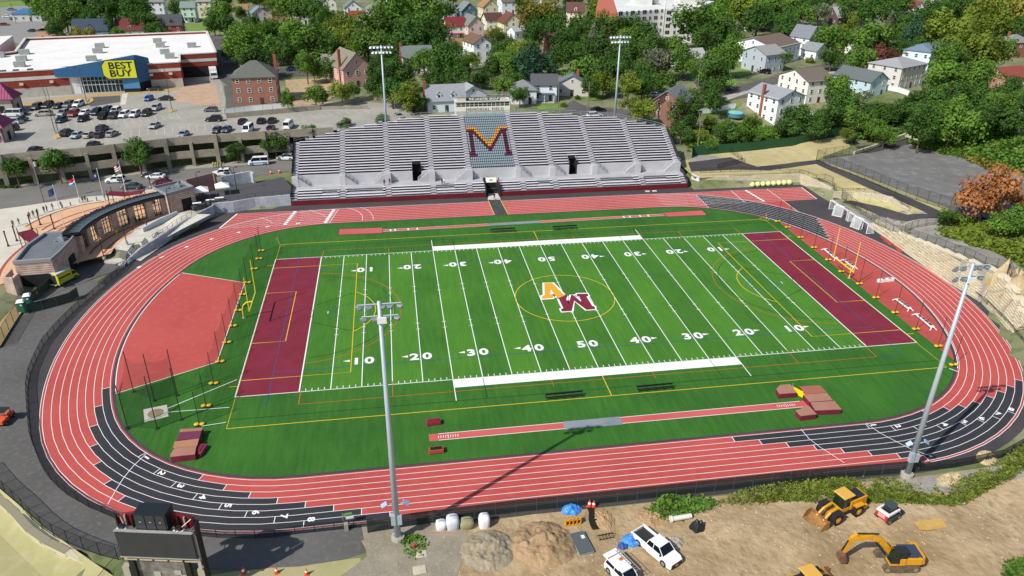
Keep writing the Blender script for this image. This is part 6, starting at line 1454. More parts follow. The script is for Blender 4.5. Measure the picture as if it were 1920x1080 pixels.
for a in ((116, 344, 56, 6.0, 'bushy dark tree in front of the garage, left of the middle street tree'), (38, 352, 48, 5.2, 'dark street tree by the clock tower at the far left'), (266, 328, 58, 6.0, 'round dark street tree in front of the middle of the garage'), (447, 306, 32, 3.8, 'small street tree in front of the garage, right of the people in lime vests'), (519, 299, 48, 5.0, 'round street tree above the white shuttle van'), (592, 290, 40, 6.0, 'dark tree between the garage end and the grandstand'), (655, 283, 34, 7.5, 'dark tree peeping over the left part of the grandstand'), (722, 277, 30, 8.0, 'dark tree at the foot of the far left mast')):
    street_tree(*a[:4], 'D', ZS, a[4], SG)
for (u, v, wpx, g, lab) in ((1856, 352, 90, 'X', 'rust orange autumn tree beside the grey court'), (1898, 410, 64, 'M', 'green tree below the rust orange tree at the right edge'), (1906, 372, 46, 'X', 'smaller rust orange tree at the right edge'), (1778, 402, 34, 'D', 'dark green bush between the path and the orange tree')):
    o = tree_px(u, v, wpx, g, 'round', 1.3 if wpx > 80 else 1.); TREES.pop(); tag(o, lab, 'tree')
# more of the unbroken canopy between the houses
HREC += [(1245, 0, 1340, 96, 'white apartment block'), (0, 40, 408, 210, 'big box store')]
FILL = [([(60, 0), (400, 0), (400, 60), (330, 70), (60, 74)], 'DDMD', 40, 'trees behind the store'), ([(400, 0), (960, 0), (960, 150), (560, 128), (430, 105)], 'DMMDLYD', 120, 'trees behind the left half of the stand'),
        ([(960, 0), (1480, 0), (1480, 60), (1380, 120), (1240, 190), (1110, 170), (960, 170)], 'DMDMDY', 120, 'trees behind the right half of the stand'), ([(1480, 0), (1925, 0), (1925, 230), (1700, 250), (1760, 130), (1480, 100)], 'DMDMYD', 110, 'trees at the upper right')]
KEEP = [(1340, 118, 1460, 190), (1560, 108, 1640, 128), (1000, 190, 1060, 210), (345, 45, 412, 64), (1712, 62, 1748, 82), (0, 0, 62, 62), (376, 60, 440, 120), (535, 140, 640, 200), (1095, 170, 1200, 230)]
rf_ = random.Random(11)
def clash(u, v, rp):
    for a, b, c, d, _t in HREC:
        if a-rp*.55 < u < c+rp*.55 and b-rp*.5 < v < d+rp*.42: return True
    for a, b, c, d in KEEP:
        if a-rp*.3 < u < c+rp*.3 and b-rp*.3 < v < d+rp*.3: return True
    return False
for P, cols_, n, grp in FILL:
    k = 0
    for _ in range(n*14):
        if k >= n*.8: break
        u = rf_.uniform(min(p[0] for p in P), max(p[0] for p in P)); v = rf_.uniform(-6, max(p[1] for p in P))
        if not inside(P, u, max(v, 1)): continue
        wpx = rf_.uniform(.55, 1.0)*(34+.22*max(v, 0))
        if clash(u, v, wpx/2) or any((t[1]-u)**2+(t[2]-v)**2*1.6 < ((t[5]+wpx)*.24)**2 for t in TREES): continue
        g = rf_.choice(cols_); o = tree_px(u, v, wpx, g, rf_.choice(('round', 'round', 'tall')), rf_.uniform(.9, 1.15), zone=grp); o['group'] = grp; k += 1
for t in TREES:
    if 'group' not in t[6]: t[6]['group'] = 'trees between the houses'
    g_ = t[6]['group']
# each label names the tree's colour and the house it stands next to
from collections import defaultdict
sub = defaultdict(list)
for t in TREES:
    u, v = t[1], t[2]; best = None
    for h in HREC:
        cu, cv = (h[0]+h[2])/2, (h[1]+h[3])/2; e = (u-cu)**2+((v-cv)*1.5)**2
        if best is None or e < best[0]: best = (e, h, u-cu, v-cv)
    _, h, du, dv = best
    rel = ('left of' if du < 0 else 'right of') if abs(du) > abs(dv)*.9 else ('behind' if dv < 0 else 'in front of')
    sub[(KN[t[3]]+('' if t[4] == 'round' else ' '+SH[t[4]]), rel, h[4])].append(t)
ORD = ['nearest', 'second', 'third', 'fourth', 'fifth', 'sixth', 'seventh', 'eighth', 'ninth', 'tenth', 'eleventh', 'twelfth', 'thirteenth', 'fourteenth', 'fifteenth', 'sixteenth', 'seventeenth', 'eighteenth', 'nineteenth', 'twentieth']
for (c, rel, hn), T in sub.items():
    T.sort(key=lambda t: -t[2])
    for i, t in enumerate(T): tag(t[6], ((ORD[i]+' ') if len(T) > 1 else '')+c+' tree '+rel+' the '+hn, 'tree')
def shrub(u, v, w_, g, label, grp=None, hs=.8, z=None):
    p = GT(u, v) if z is None else G(u, v, z); dep = (p-CAM).dot(FWD); R = w_/2/(FPX/dep)
    o = bpy.data.objects.new('shrub', crown_mesh('round', random.randrange(5), g)); col.objects.link(o); o.location = (p.x, p.y, p.z+R*.35); o.scale = (R, R, R*hs); o.rotation_euler = (0, 0, random.random()*6)
    return tag(o, label, 'shrub', grp)
for i, u in enumerate((3, 10, 20, 32)): shrub(u, 352, 11, 'D', 'clipped round shrub at the foot of the clock tower', 'clipped shrubs by the clock tower', .9, ZS)
for u, v, w_, g, lab in ((1232, 148, 18, 'L', 'clipped egg shaped shrub on a lawn behind the right mast'), (1432, 128, 24, 'D', 'clipped dark hedge block beside the grey sided house'), (1083, 186, 14, 'M', 'small shrub beside the bungalow steps'), (1056, 200, 16, 'M', 'low shrub next to the driveway behind the grandstand'),
    (1520, 118, 20, 'Y', 'light green shrub below the steep gabled house'), (1460, 175, 20, 'M', 'shrub between the two white houses'), (1250, 268, 22, 'M', 'shrub right beside the end of the grandstand'), (1302, 262, 22, 'L', 'bright shrub row on the yard wall right of the grandstand'), (500, 200, 12, 'D', 'small shrub in front of the white fence below the brick house'), (520, 196, 10, 'D', 'tiny shrub at the right end of the white fence')): shrub(u, v, w_, g, lab)
# lawns, roads and yards between the houses
lawn = mat('lawn', '6f8c34', .95, '5c7c2c', .3, '86a044', 2.)
yardm = mat('bare_soil', 'b39a72', .95, 'a08a66', .3, 'c8b8a0', .8)
drape('lawns', GL([(1330, 140), (1372, 138), (1385, 158), (1340, 172)]), lawn, .06, 4)
for k, P in enumerate(([(1005, 196), (1045, 196), (1060, 205), (1010, 206)], [(1095, 172), (1130, 178), (1128, 190), (1100, 188)], [(1215, 155), (1252, 160), (1240, 172), (1212, 168)], [(1378, 128), (1402, 122), (1410, 138), (1380, 146)], [(350, 45), (405, 45), (400, 62), (352, 60)], [(1300, 190), (1390, 195), (1370, 212), (1310, 214)], [(1345, 32), (1372, 28), (1376, 38), (1350, 40)], [(0, 5), (60, 0), (50, 10), (0, 14)], [(1440, 120), (1460, 120), (1460, 135), (1440, 135)], [(1715, 66), (1745, 70), (1742, 80), (1716, 78)])):
    drape('lawns', GL(P), lawn, .06+.003*k, 4)
drape('side_streets', GL([(1340, 172), (1390, 160), (1440, 146), (1500, 128), (1590, 112), (1640, 112), (1640, 126), (1570, 136), (1500, 146), (1440, 164), (1400, 182), (1350, 192), (1310, 184)]), asph, .05, 4)
drape('side_streets', GL([(1040, 208), (1075, 188), (1100, 200), (1180, 206), (1260, 205), (1262, 222), (1200, 232), (1120, 222)]), asph, .055, 4)
drape('side_streets', GL([(0, 60), (0, 8), (62, 0), (60, 30), (95, 50), (140, 58), (140, 74), (60, 90), (0, 72)]), mat('asphalt_pale', '8a8884', .9), .05, 6)
drape('side_streets', GL([(470, 132), (720, 118), (830, 108), (880, 106), (880, 114), (830, 122), (720, 132), (600, 142), (470, 144)]), asph, .06, 4)
drape('driveways', GL([(1430, 190), (1450, 205), (1460, 222), (1440, 226), (1400, 196)]), asph_g, .058, 4)
drape('footpaths', GL([(1340, 186), (1440, 162), (1560, 134), (1600, 132), (1600, 136), (1560, 139), (1440, 167), (1350, 194)]), conc, .085, 4)
drape('bare_lot', GL([(535, 150), (625, 146), (640, 175), (600, 196), (540, 200)]), yardm, .06, 3)
drape('yard', GL([(420, 160), (450, 165), (460, 200), (426, 205)]), asph, .06, 3)
def wfence(pts, h, label, c='e8e8e4', z=None):
    P = [tuple(GT(u, v))[:2] for u, v in pts]; return fence('board_fence', P, h, label, 2.4, c, (c, 1.), rails=(1.,), r=.07)
wfence([(421, 216), (470, 210), (528, 205)], 1.9, 'white vinyl fence between the brick house and the parking deck')
wfence([(1303, 216), (1340, 210), (1378, 203)], 1.6, 'white fence beside the backyard swimming pool')
wfence([(1502, 214), (1530, 218), (1552, 216)], 1.6, 'white fence behind the cream house with the brown roof')
wfence([(1655, 168), (1680, 172), (1703, 180)], 1.8, 'long white fence below the grey hip roofed house')
p = GT(1378, 218); pool = empty('swimming_pool', p, .3, 'round turquoise above-ground pool behind the white fence', 'swimming pool')
MB().lathe(0, 0, [(2.7, 0), (2.7, 1.2), (2.5, 1.25)], 20).build('wall', mat('pool_wall', '5a7a88', .5), pool); MB().lathe(0, 0, [(2.45, 1.26), (2.45, 1.27)], 20).build('water', mat('pool_water', '6fd0d8', .1), pool)
# ground cover
def ground_cover(name, P, n, g, s0, s1, label, hf=H, cat='ground cover', lift=.1):
    rnd = random.Random(len(label)*7+n); vs, fs = [], []; x0, x1 = min(p[0] for p in P), max(p[0] for p in P); y0, y1 = min(p[1] for p in P), max(p[1] for p in P); k = 0; tr = 0
    while k < n and tr < n*8:
        tr += 1; x, y = rnd.uniform(x0, x1), rnd.uniform(y0, y1)
        if not inside(P, x, y): continue
        dn = noise.noise(Vector((x*.16, y*.16, 5)))
        if dn < -.12 and rnd.random() < .85: continue
        k += 1; hh = lift+max(0, dn)*1.6*s1/.5
        for _ in range(3):
            s = rnd.uniform(s0, s1); a = rnd.uniform(0, 6.28); c = Vector((x+rnd.gauss(0, s), y+rnd.gauss(0, s), hf(x, y)+hh*rnd.random()))
            e1 = Vector((math.cos(a), math.sin(a), rnd.uniform(-.3, .3)))*s; e2 = Vector((-math.sin(a), math.cos(a), rnd.uniform(.3, 1.6)))*s*.7; b = len(vs)
            vs.extend([c-e1, c+e1, c+e1*.5+e2, c-e1*.5+e2]); fs.append((b, b+1, b+2, b+3))
    me = bpy.data.meshes.new(name); me.from_pydata([tuple(v) for v in vs], [], fs); me.materials.append(leafmat(g)); o = bpy.data.objects.new(name, me); col.objects.link(o)
    return tag(o, label, cat, kind='stuff')
ground_cover('vines', GL([(1700, 268), (1740, 240), (1820, 240), (1940, 262), (1940, 330), (1840, 300), (1760, 288)]), 5200, 'L', .3, .6, 'bright green vines spreading over the bank above the grey court', lift=.6)
ground_cover('vines', GL([(1780, 280), (1860, 288), (1905, 315), (1880, 330), (1820, 304)]), 900, 'O', .3, .5, 'yellowing vines along the edge of the grey court', lift=.3)
ground_cover('weeds', GL([(1752, 430), (1770, 405), (1830, 415), (1930, 440), (1930, 520), (1860, 470), (1800, 455)]), 2200, 'Y', .25, .45, 'olive weeds on the bank below the orange tree', lift=.35)
ground_cover('undergrowth', GL([(1290, 288), (1400, 280), (1500, 266), (1586, 248), (1600, 225), (1460, 240), (1380, 235), (1290, 250)]), 3600, 'M', .3, .6, 'tangled undergrowth behind the dark green fence', lift=.8)
ground_cover('undergrowth', GL([(1600, 262), (1710, 262), (1760, 235), (1900, 245), (1900, 200), (1640, 210)]), 4200, 'D', .35, .7, 'dark undergrowth under the trees right of the green fence', lift=.8)
# ================================================================ VEHICLES
tyre = mat('tyre', '17171a', .9); rim = mat('rim_alloy', 'a8acb0', .35, metal=.6); carglass = mat('car_glass', '11171b', .08)
red_l = mat('tail_red', '9c1a1a', .3); white_l = mat('head_clear', 'e4e8ea', .15); trim = mat('trim_black', '17181a', .6)
CARS = {'sedan': dict(L=4.7, W=1.8, h1=.98, h2=1.45, a=(-1.75, -1.15, .35, 1.05)), 'suv': dict(L=4.8, W=1.9, h1=1.1, h2=1.76, a=(-2.2, -1.9, .45, 1.1)), 'hatch': dict(L=4.2, W=1.78, h1=1.0, h2=1.52, a=(-1.95, -1.5, .4, 1.1)), 'van': dict(L=5.4, W=2.0, h1=1.25, h2=2.2, a=(-2.6, -2.5, 1.3, 2.0)), 'pickup': dict(L=5.7, W=1.98, h1=1.15, h2=1.85, a=(-.7, -.45, .95, 1.65))}
proto = {}
def lofted(mb, secs):
    "skin between cross-sections: each (x, half width bottom, half width top, z0, z1)"
    vs = []
    for x, wb, wt, z0, z1 in secs: vs += [(x, -wb, z0), (x, wb, z0), (x, wb, z0+(z1-z0)*.55), (x, wt, z1), (x, -wt, z1), (x, -wb, z0+(z1-z0)*.55)]
    n = len(secs); fs = [(i*6+k, (i+1)*6+k, (i+1)*6+(k+1) % 6, i*6+(k+1) % 6) for i in range(n-1) for k in range(6)]
    return mb.add(vs, [f[::-1] for f in fs]+[[0, 1, 2, 3, 4, 5][::-1], [(n-1)*6+k for k in range(6)]][::1])
def car_parts(kind):
    "list of (name, mesh, material slot kind, sub-parts)"
    if kind in proto: return proto[kind]
    c = CARS[kind]; L, W, h1, h2 = c['L'], c['W'], c['h1'], c['h2']; a0, a1, a2, a3 = c['a']; hw = W/2; P = []
    paint = mat('paint_base', 'ffffff', .3)
    b = MB(); low = .28
    lofted(b, [(-L/2, hw*.86, hw*.78, low+.1, h1*.82), (-L/2+.18, hw*.97, hw*.88, low, h1*.97), (-L*.2, hw, hw*.92, low, h1), (L*.15, hw, hw*.92, low, h1), (L/2-.75, hw*.98, hw*.88, low, h1*.92), (L/2-.15, hw*.93, hw*.8, low, h1*.78), (L/2, hw*.8, hw*.7, low+.12, h1*.62)])
    if kind == 'pickup':
        b = MB(); lofted(b, [(-.55, hw, hw*.94, low, h1), (1.2, hw, hw*.93, low, h1), (L/2-.3, hw*.96, hw*.86, low, h1*.95), (L/2, hw*.88, hw*.78, low+.1, h1*.75)])
        b.box(-1.7, 0, low+.1, 2.3, W*.94, .45)
        for s in (-1, 1): b.box(-1.7, s*(hw-.07), low+.1, 2.35, .12, h1-low-.08)
        b.box(-L/2+.06, 0, low+.1, .1, W, h1-low-.1)
    P.append(('body', b.mesh('body', paint), 1, []))
    g = MB(); q = hw*.9; t = hw*.76
    g.add([(a0, -q, h1-.03), (a3, -q, h1-.03), (a3, q, h1-.03), (a0, q, h1-.03), (a1, -t, h2-.04), (a2, -t, h2-.04), (a2, t, h2-.04), (a1, t, h2-.04)], [(0, 1, 5, 4), (1, 2, 6, 5), (2, 3, 7, 6), (3, 0, 4, 7), (4, 5, 6, 7)])
    P.append(('glasshouse', g.mesh('glasshouse', carglass), 0, []))
    r = MB(); r.add([(a1-.03, -t-.02, h2-.05), (a2+.03, -t-.02, h2-.05), (a2+.03, t+.02, h2-.05), (a1-.03, t+.02, h2-.05), (a1+.1, -t+.1, h2+.03), (a2-.1, -t+.1, h2+.03), (a2-.1, t-.1, h2+.03), (a1+.1, t-.1, h2+.03)], [(0, 1, 5, 4), (1, 2, 6, 5), (2, 3, 7, 6), (3, 0, 4, 7), (4, 5, 6, 7)])
    for s in (-1, 1):
        for (xa, za, xb2, zb) in ((a3, h1-.03, a2, h2-.04), (a0, h1-.03, a1, h2-.04), ((a1+a2)/2, h1-.03, (a1+a2)/2, h2-.04)): r.tube([(xa, s*(q+.01), za), (xb2, s*(t+.01), zb)], .045, 4)
    P.append(('roof', r.mesh('roof', paint), 1, []))
    if kind == 'pickup':
        P.append(('cargo_bed', MB().box(-1.75, 0, low+.56, 2.1, W*.84, .03).mesh('cargo_bed', mat('bed_liner', '2b2b2d', .8)), 0, []))
    for x in (-L*.31, L*.32):
        for s in (-1, 1):
            wh = MB(); R = .36 if kind in ('sedan', 'hatch') else .41; wh.tube([(x, s*(hw-.2), R), (x, s*(hw+.02), R)], R, 14)
            rm = MB(); rm.tube([(x, s*(hw-.02), R), (x, s*(hw+.035), R)], R*.6, 10)
            P.append(('wheel', wh.mesh('wheel', tyre), 0, [('rim', rm.mesh('rim', rim))]))
    for s in (-1, 1):
        P.append(('headlight', MB().box(L/2-.12, s*hw*.68, h1*.62, .22, .34, .16).mesh('headlight', white_l), 0, [])); P.append(('tail_light', MB().box(-L/2+.05, s*hw*.74, h1*.66, .14, .22, .22).mesh('tail_light', red_l), 0, []))
        P.append(('mirror', MB().box(a3-.25, s*(hw+.05), h1+.0, .16, .2, .14).mesh('mirror', trim), 0, []))
    P.append(('grille', MB().box(L/2-.02, 0, h1*.42, .08, W*.5, .2).mesh('grille', trim), 0, []))
    P.append(('bumper', MB().box(L/2-.03, 0, low+.02, .12, W*.82, .16).mesh('bumper', trim), 0, []))
    proto[kind] = P; return P
def car(x, y, z, rz, kind, colr, label, group='cars parked on the rooftop lot', cat='car', name='parked_car'):
    r = empty(name, (x, y, z), rz, label, cat, group); pm = mat('paint_'+colr, colr, .28, spec=.6)
    for nm, me, painted, sub in car_parts(kind):
        o = bpy.data.objects.new(nm, me); col.objects.link(o); o.parent = r
        if painted: o.material_slots[0].link = 'OBJECT'; o.material_slots[0].material = pm
        for sn, sm_ in sub: s = bpy.data.objects.new(sn, sm_); col.objects.link(s); s.parent = o
    return r
def car_px(u, v, z, deg, kind, colr, label, **k):
    p = G(u, v, z+.5); return car(p.x, p.y, z+.02, math.radians(deg), kind, colr, label, **k)
N_ = -98; S_ = 82      # nose towards or away from the camera across the lot
LOT = [(69, 201, N_, 'suv', '4d5a50', 'grey green car, leftmost of the row nearest the store front'), (90, 198, N_, 'suv', '1c1d20', 'black car second from left in the row nearest the store front'), (110, 199, N_, 'sedan', '3a3f46', 'charcoal car in the middle of the row nearest the store front'), (129, 197, N_, 'suv', '63676c', 'grey car second from right in the row nearest the store front'), (147, 196, N_, 'suv', 'e4e5e6', 'white car at the right end of the row nearest the store front'),
 (24, 215, 178, 'van', 'cfd2d2', 'silver minivan parked side on beside the pavilion at the far left'), (36, 211, 178, 'sedan', '33373c', 'dark car mostly hidden behind the silver minivan'), (22, 229, 176, 'suv', 'b4b9bd', 'silver crossover second in the side-on column at the far left'), (36, 224, 176, 'sedan', '26323c', 'dark blue car behind the silver crossover'), (18, 241, 176, 'suv', '1f2225', 'black crossover parked side on above the clock tower roof'),
 (81, 214, 183, 'suv', 'a9a492', 'tan station wagon driving side on along the lane'),
 (119, 213, N_, 'suv', '8d9294', 'silver crossover behind the navy car'), (139, 214, N_, 'suv', '8a2028', 'maroon hatchback right of the silver crossover'), (159, 212, N_, 'sedan', 'e6e6e4', 'white sedan behind the black sedan'), (181, 211, N_, 'suv', '202326', 'black crossover alone in the middle of the double row'), (201, 208, N_, 'suv', '15171a', 'tall black truck like car behind the black pickup'), (217, 209, N_, 'suv', 'e2e3e3', 'white pickup nosed behind the dark grey pickup'),
 (115, 225, N_, 'sedan', '1d2d3e', 'navy sedan in front of the silver crossover'), (156, 223, N_, 'sedan', '17181a', 'black sedan in front of the white sedan'), (196, 218, N_, 'pickup', '191b1e', 'black pickup in front of the tall black car'), (216, 217, N_, 'pickup', '3b3f44', 'dark grey pickup in front of the white pickup'), (233, 216, N_, 'suv', 'e8e8e6', 'white hatchback right of the dark grey pickup'), (253, 215, N_, 'suv', 'e4e4e2', 'white crossover between the white hatchback and the charcoal one'), (275, 213, N_, 'suv', '2b2e33', 'charcoal crossover at the right end of the double row'), (293, 203, N_, 'suv', 'a8abad', 'silver car one row behind the charcoal crossover'),
 (279, 185, N_, 'hatch', '1f6fb0', 'bright blue hatchback near the store loading side'), (310, 185, 172, 'sedan', '1a1b1d', 'black sedan beside the bright blue hatchback'), (290, 167, 176, 'sedan', '26282a', 'black and white car parked by the store wall'), (395, 206, 178, 'hatch', '565b60', 'grey hatchback side on near the loading ramp wall'), (401, 224, 180, 'suv', '15171a', 'black crossover side on at the right end of the lot'), (290, 236, N_, 'sedan', 'a7a9ab', 'silver sedan driving alone across the lot'),
 (126, 250, S_, 'suv', '17181b', 'black car, leftmost of the row by the yellow lamp island'), (144, 254, N_, 'sedan', '9fb0bd', 'silver blue sedan right of the black car by the lamp island'), (167, 253, S_, 'sedan', 'b3ae9f', 'beige sedan between the silver blue and the charcoal sedan'), (192, 242, S_, 'suv', '232529', 'black car one row behind the charcoal sedan'), (188, 253, S_, 'sedan', '303339', 'charcoal sedan between the beige and the silver one'), (210, 251, S_, 'sedan', '9c9a98', 'silver sedan at the right end of the row by the lamp island'), (175, 271, S_, 'sedan', '27303a', 'navy sedan at the garage parapet left of the round street tree'), (66, 281, S_, 'sedan', '2b2d31', 'dark sedan at the garage parapet near the clock tower'),
 (344, 252, N_, 'sedan', '8796a2', 'silver blue sedan at the parapet above the twin garage columns'), (407, 244, N_, 'sedan', '4b5056', 'grey sedan at the parapet left of the slate blue one'), (425, 243, N_, 'sedan', '43586a', 'slate blue sedan at the parapet'), (465, 244, N_, 'van', 'e6e8ea', 'white van at the parapet right of the slate blue sedan'), (455, 228, S_, 'sedan', '1b1c1f', 'black sedan alone below the brick house fence'), (490, 227, S_, 'sedan', '202225', 'black sedan, left one of the pair below the white fence'), (510, 226, S_, 'sedan', '1a1c1f', 'black sedan, right one of the pair below the white fence'), (507, 242, N_, 'sedan', '4a2434', 'plum sedan at the parapet behind the round street tree'), (541, 236, S_, 'van', 'eceeee', 'white box van alone near the right end of the parking ramp')]
for u, v, d, k, c, lab in LOT: car_px(u, v, DZ, d, k, c, lab, cat='van' if k == 'van' else 'pickup truck' if k == 'pickup' else 'car')
car_px(748, 218, DZ-.2, -70, 'sedan', '8f9692', 'silver car beside the small purple roofed pavilion', group=None)
ST = 'police cars and others along the street'
def police(u, v, deg, c, label, lower='1a2236'):
    r = car_px(u, v, ZS, deg, 'suv', c, label, group=ST, cat='police car', name='police_car')
    MB().box(-.4, 0, 1.8, .3, 1.2, .14).build('light_bar', mat('bar_blue', '2b3f8a', .2), r)
    for s in (-1, 1): MB().box(-1.35, s*.935, .55, 1.5, .04, .5).build('side_stripe', mat('stripe_navy', lower, .4), r)
police(217, 338, 180, 'eceeee', 'white police car with dark stripes, leftmost on the street behind the flags')
police(285, 329, 172, '1c2026', 'black police car with a white roof at the kerb by the middle street tree')
car_px(292, 331, ZS, 172, 'sedan', 'dfe1e1', 'white sedan tucked in front of the black police car', group=ST)
car_px(247, 350, ZS, 176, 'sedan', '3b4650', 'slate grey sedan behind the tallest flagpole', group=ST)
car_px(304, 342, ZS, 174, 'sedan', '5c1526', 'dark maroon sedan behind the right gatehouse', group=ST)
police(416, 325, 184, 'e8eaea', 'white police car with a black bonnet above the two tents')
v_ = car_px(485, 305, ZS, 184, 'van', 'dfe6ea', 'white shuttle van with blue trim on the street left of the grandstand', group=ST, cat='van', name='shuttle_van')
for s in (-1, 1): MB().box(0, s*1.01, .62, 4.6, .03, .25).build('side_stripe', mat('stripe_blue', '3f74b4', .4), v_)
car_px(536, 296, ZS, 170, 'suv', 'e4e4e2', 'white car half hidden by the left end of the grandstand', group=ST)
car_px(1122, 206, HB, 10, 'sedan', '141518', 'black sedan on the street right behind the grandstand', group=None)
car_px(1115, 217, HB, 8, 'suv', 'c4c8cc', 'silver car on the street right behind the grandstand rail', group=None)
car_px(1362, 167, HB, 12, 'sedan', '17181b', 'black sedan parked in the tree shade left of the white two storey house', group=None)
car_px(1433, 135, HB, 130, 'suv', '16171a', 'black car in the driveway of the grey sided house', group=None)
car_px(1230, 178, HB, 20, 'sedan', 'c8cccf', 'silver car on the driveway behind the egg shaped shrub', group=None)
car_px(548, 130, HB, 6, 'sedan', '25456b', 'dark blue car under the trees left of the pink house', group=None)
car_px(598, 128, HB, 6, 'sedan', '1d1e21', 'black car in deep shade just left of the pink house', group=None)
car_px(710, 118, HB, 8, 'suv', '2a2c33', 'dark car in tree shade right of the pink house', group=None)
for u, v, c, lab in ((14, 31, 'dfe0e2', 'white car in the lot left of the blue roofed kiosk'), (22, 18, '6b7078', 'grey car in the lot at the very top left'), (8, 46, '7f2a2e', 'red car at the left edge above the store roof'), (62, 58, '2b3c48', 'dark teal car beside the tan box shaped shop'), (28, 36, '3a3d42', 'charcoal car next to the white one by the blue roofed kiosk')): car_px(u, v, HB, 5, 'sedan', c, lab, group='cars in the lot at the top left')
# lamp posts of the parking deck
def lamp_post(u, v, z, h, label, heads=2, c='4a4440', group='lamp posts of the parking deck', arm=.9):
    p = G(u, v, z); r = empty('lamp_post', (p.x, p.y, z), .1, label, 'lamp post', group); m = mat('post_'+c, c, .6)
    MB().tube([(0, 0, 0), (0, 0, h)], .1, 7, .06).build('pole', m, r); MB().cyl(0, 0, 0, .3, .5, 10).build('base', mat('concrete', ''), r)
    for s in ((-1, 1) if heads == 2 else (1,)):
        MB().tube([(0, 0, h-.1), (s*arm, 0, h)], .04, 5).build('arm', m, r); MB().box(s*(arm+.2), 0, h-.05, .6, .35, .15).build('lamp_head', m, r)
lamp_post(111, 254, DZ, 13.5, 'tall brown lamp post on the yellow island in the parking lot'); lamp_post(163, 193, DZ, 11, 'brown lamp post in front of the store entrance drive'); lamp_post(323, 208, DZ, 13.5, 'brown lamp post near the store loading ramp'); lamp_post(104, 250, DZ, 13, 'slimmer brown lamp post close to the tall one on the island', 1)
for u, v, lab in ((322, 405, 'dark lamp post between the right gatehouse and the ramp'), (238, 457, 'dark lamp post in the middle of the brick court'), (196, 486, 'dark lamp post at the foot of the ramp'), (376, 372, 'dark lamp post in front of the left tent'), (445, 362, 'dark lamp post right of the tents')): lamp_post(u, v, ZS+.4, 6.5, lab, 1, '2b2422', 'dark lamp posts around the entrance', .5)
lamp_post(283, 352, ZS, 9.5, 'dark street lamp beside the maroon sedan', 1, '2b2724', None, 1.4)
def utility(u, v, z, h, label, tr=True):
    p = G(u, v, z); r = empty('utility_pole', (p.x, p.y, z), .2, label, 'utility pole', 'utility poles'); m = mat('pole_wood', '7b756a', .9)
    MB().tube([(0, 0, 0), (0, 0, h)], .16, 7, .11).build('pole', m, r); MB().box(0, 0, h-1.0, 2.2, .12, .12).build('crossarm', m, r)
    if tr: MB().cyl(.38, 0, h-3.4, .27, 1.1, 10).build('transformer', mat('unit_pale', 'b9bdbb', .5), r)
    for x in (-.9, -.3, .3, .9): MB().cyl(x, 0, h-.88, .05, .2, 6).build('insulator', mat('insulator', '4a4038', .4), r)
utility(82, 378, ZS, 12, 'grey utility pole with a transformer by the street at the far left')
for u, v, lab in ((1102, 217, 'slim utility pole on the street behind the right half of the grandstand'), (1046, 216, 'utility pole behind the grandstand left of the grey bungalow'), (1306, 290, 'utility pole behind the green fence right of the grandstand'), (1307, 175, 'utility pole beside the shaded black sedan'), (590, 155, 'utility pole in front of the cars under the trees'), (30, 44, 'utility pole in the lot at the top left'), (108, 76, 'utility pole beside the tan box shaped shop'), (205, 68, 'utility pole beside the conical tree behind the store')):
    p = GT(u, v); utility(u, v, p.z, 10, lab, False)
# ================================================================ FIELD EQUIPMENT
gy = mat('goal_yellow', 'dccd3a', .45); yb = mat('sandbag_yellow', 'e0b422', .7); netpost = mat('net_post', '20302a', .6)
def goalpost(x, s, label):
    r = empty('goal_post', (x, 0, 0), 0, label, 'goal post', 'football goal posts')
    MB().tube([(s*0, 0, 0), (0, 0, 1.6), (-s*.25, 0, 2.5), (-s*.9, 0, 3.05), (-s*1.9, 0, 3.15)], .13, 8).build('gooseneck', gy, r)
    MB().tube([(-s*1.9, -3.55, 3.15), (-s*1.9, 3.55, 3.15)], .11, 8).build('crossbar', gy, r)
    for a in (-1, 1): MB().tube([(-s*1.9, a*3.55, 3.1), (-s*1.9, a*3.55, 9.4)], .09, 7, .06).build('upright', gy, r)
    MB().cyl(0, 0, 0, .32, .1, 12).build('base', mat('galvanised', ''), r)
pL, pR = G(456, 600), G(1591, 521)
goalpost(pL.x, -1, 'yellow football goal post at the left end, in front of the maroon end zone'); goalpost(pR.x, 1, 'yellow football goal post at the right end, before the hurdles')
def netpole(u, v, z, h, label, grp, nbag=2, bend=0.):
    p = G(u, v, 0); r = empty('net_pole', (p.x, p.y, 0), 0, label, 'net pole', grp)
    MB().tube([(0, 0, .1), (0, 0, h)], .05, 6).build('pole', netpost, r); MB().box(0, 0, 0, .9, .9, .08).build('base_plate', netpost, r)
    for k in range(nbag):
        q = MB(); q.lathe((k-.5)*.75, 0, [(.15, .08), (.33, .14), (.36, .24), (.24, .32), (.05, .34)], 9); q.build('sandbag', yb, r)
    return p
LP = [(489, 483), (486, 504-6), (477, 506), (463, 553-1), (456, 573), (445, 583), (441, 613-1), (435, 612), (427, 645), (414, 679), (401, 721), (387, 762), (374, 800)]
LP = [(490, 471), (486, 486), (477, 505), (464, 531), (456, 553), (447, 583), (437, 612), (426, 643), (413, 679), (401, 720), (387, 762), (374, 797)]
nm = ['first, farthest', 'second', 'third', 'fourth', 'fifth', 'sixth', 'seventh', 'eighth', 'ninth', 'tenth', 'eleventh', 'twelfth, nearest']
PL = [netpole(u, v, 0, 5.6, nm[i]+' net pole with yellow sandbags in the left row', 'net poles with yellow sandbags, left row') for i, (u, v) in enumerate(LP)]
RP = [(1458, 416), (1477, 427), (1501, 446), (1526, 465), (1553, 488), (1578, 510), (1611, 533), (1642, 559), (1678, 587), (1717, 618), (1759, 650), (1787, 685)]
PR = [netpole(u, v, 0, 5.6, nm[i]+' net pole with yellow sandbags in the right row', 'net poles with yellow sandbags, right row', 2) for i, (u, v) in enumerate(RP)]
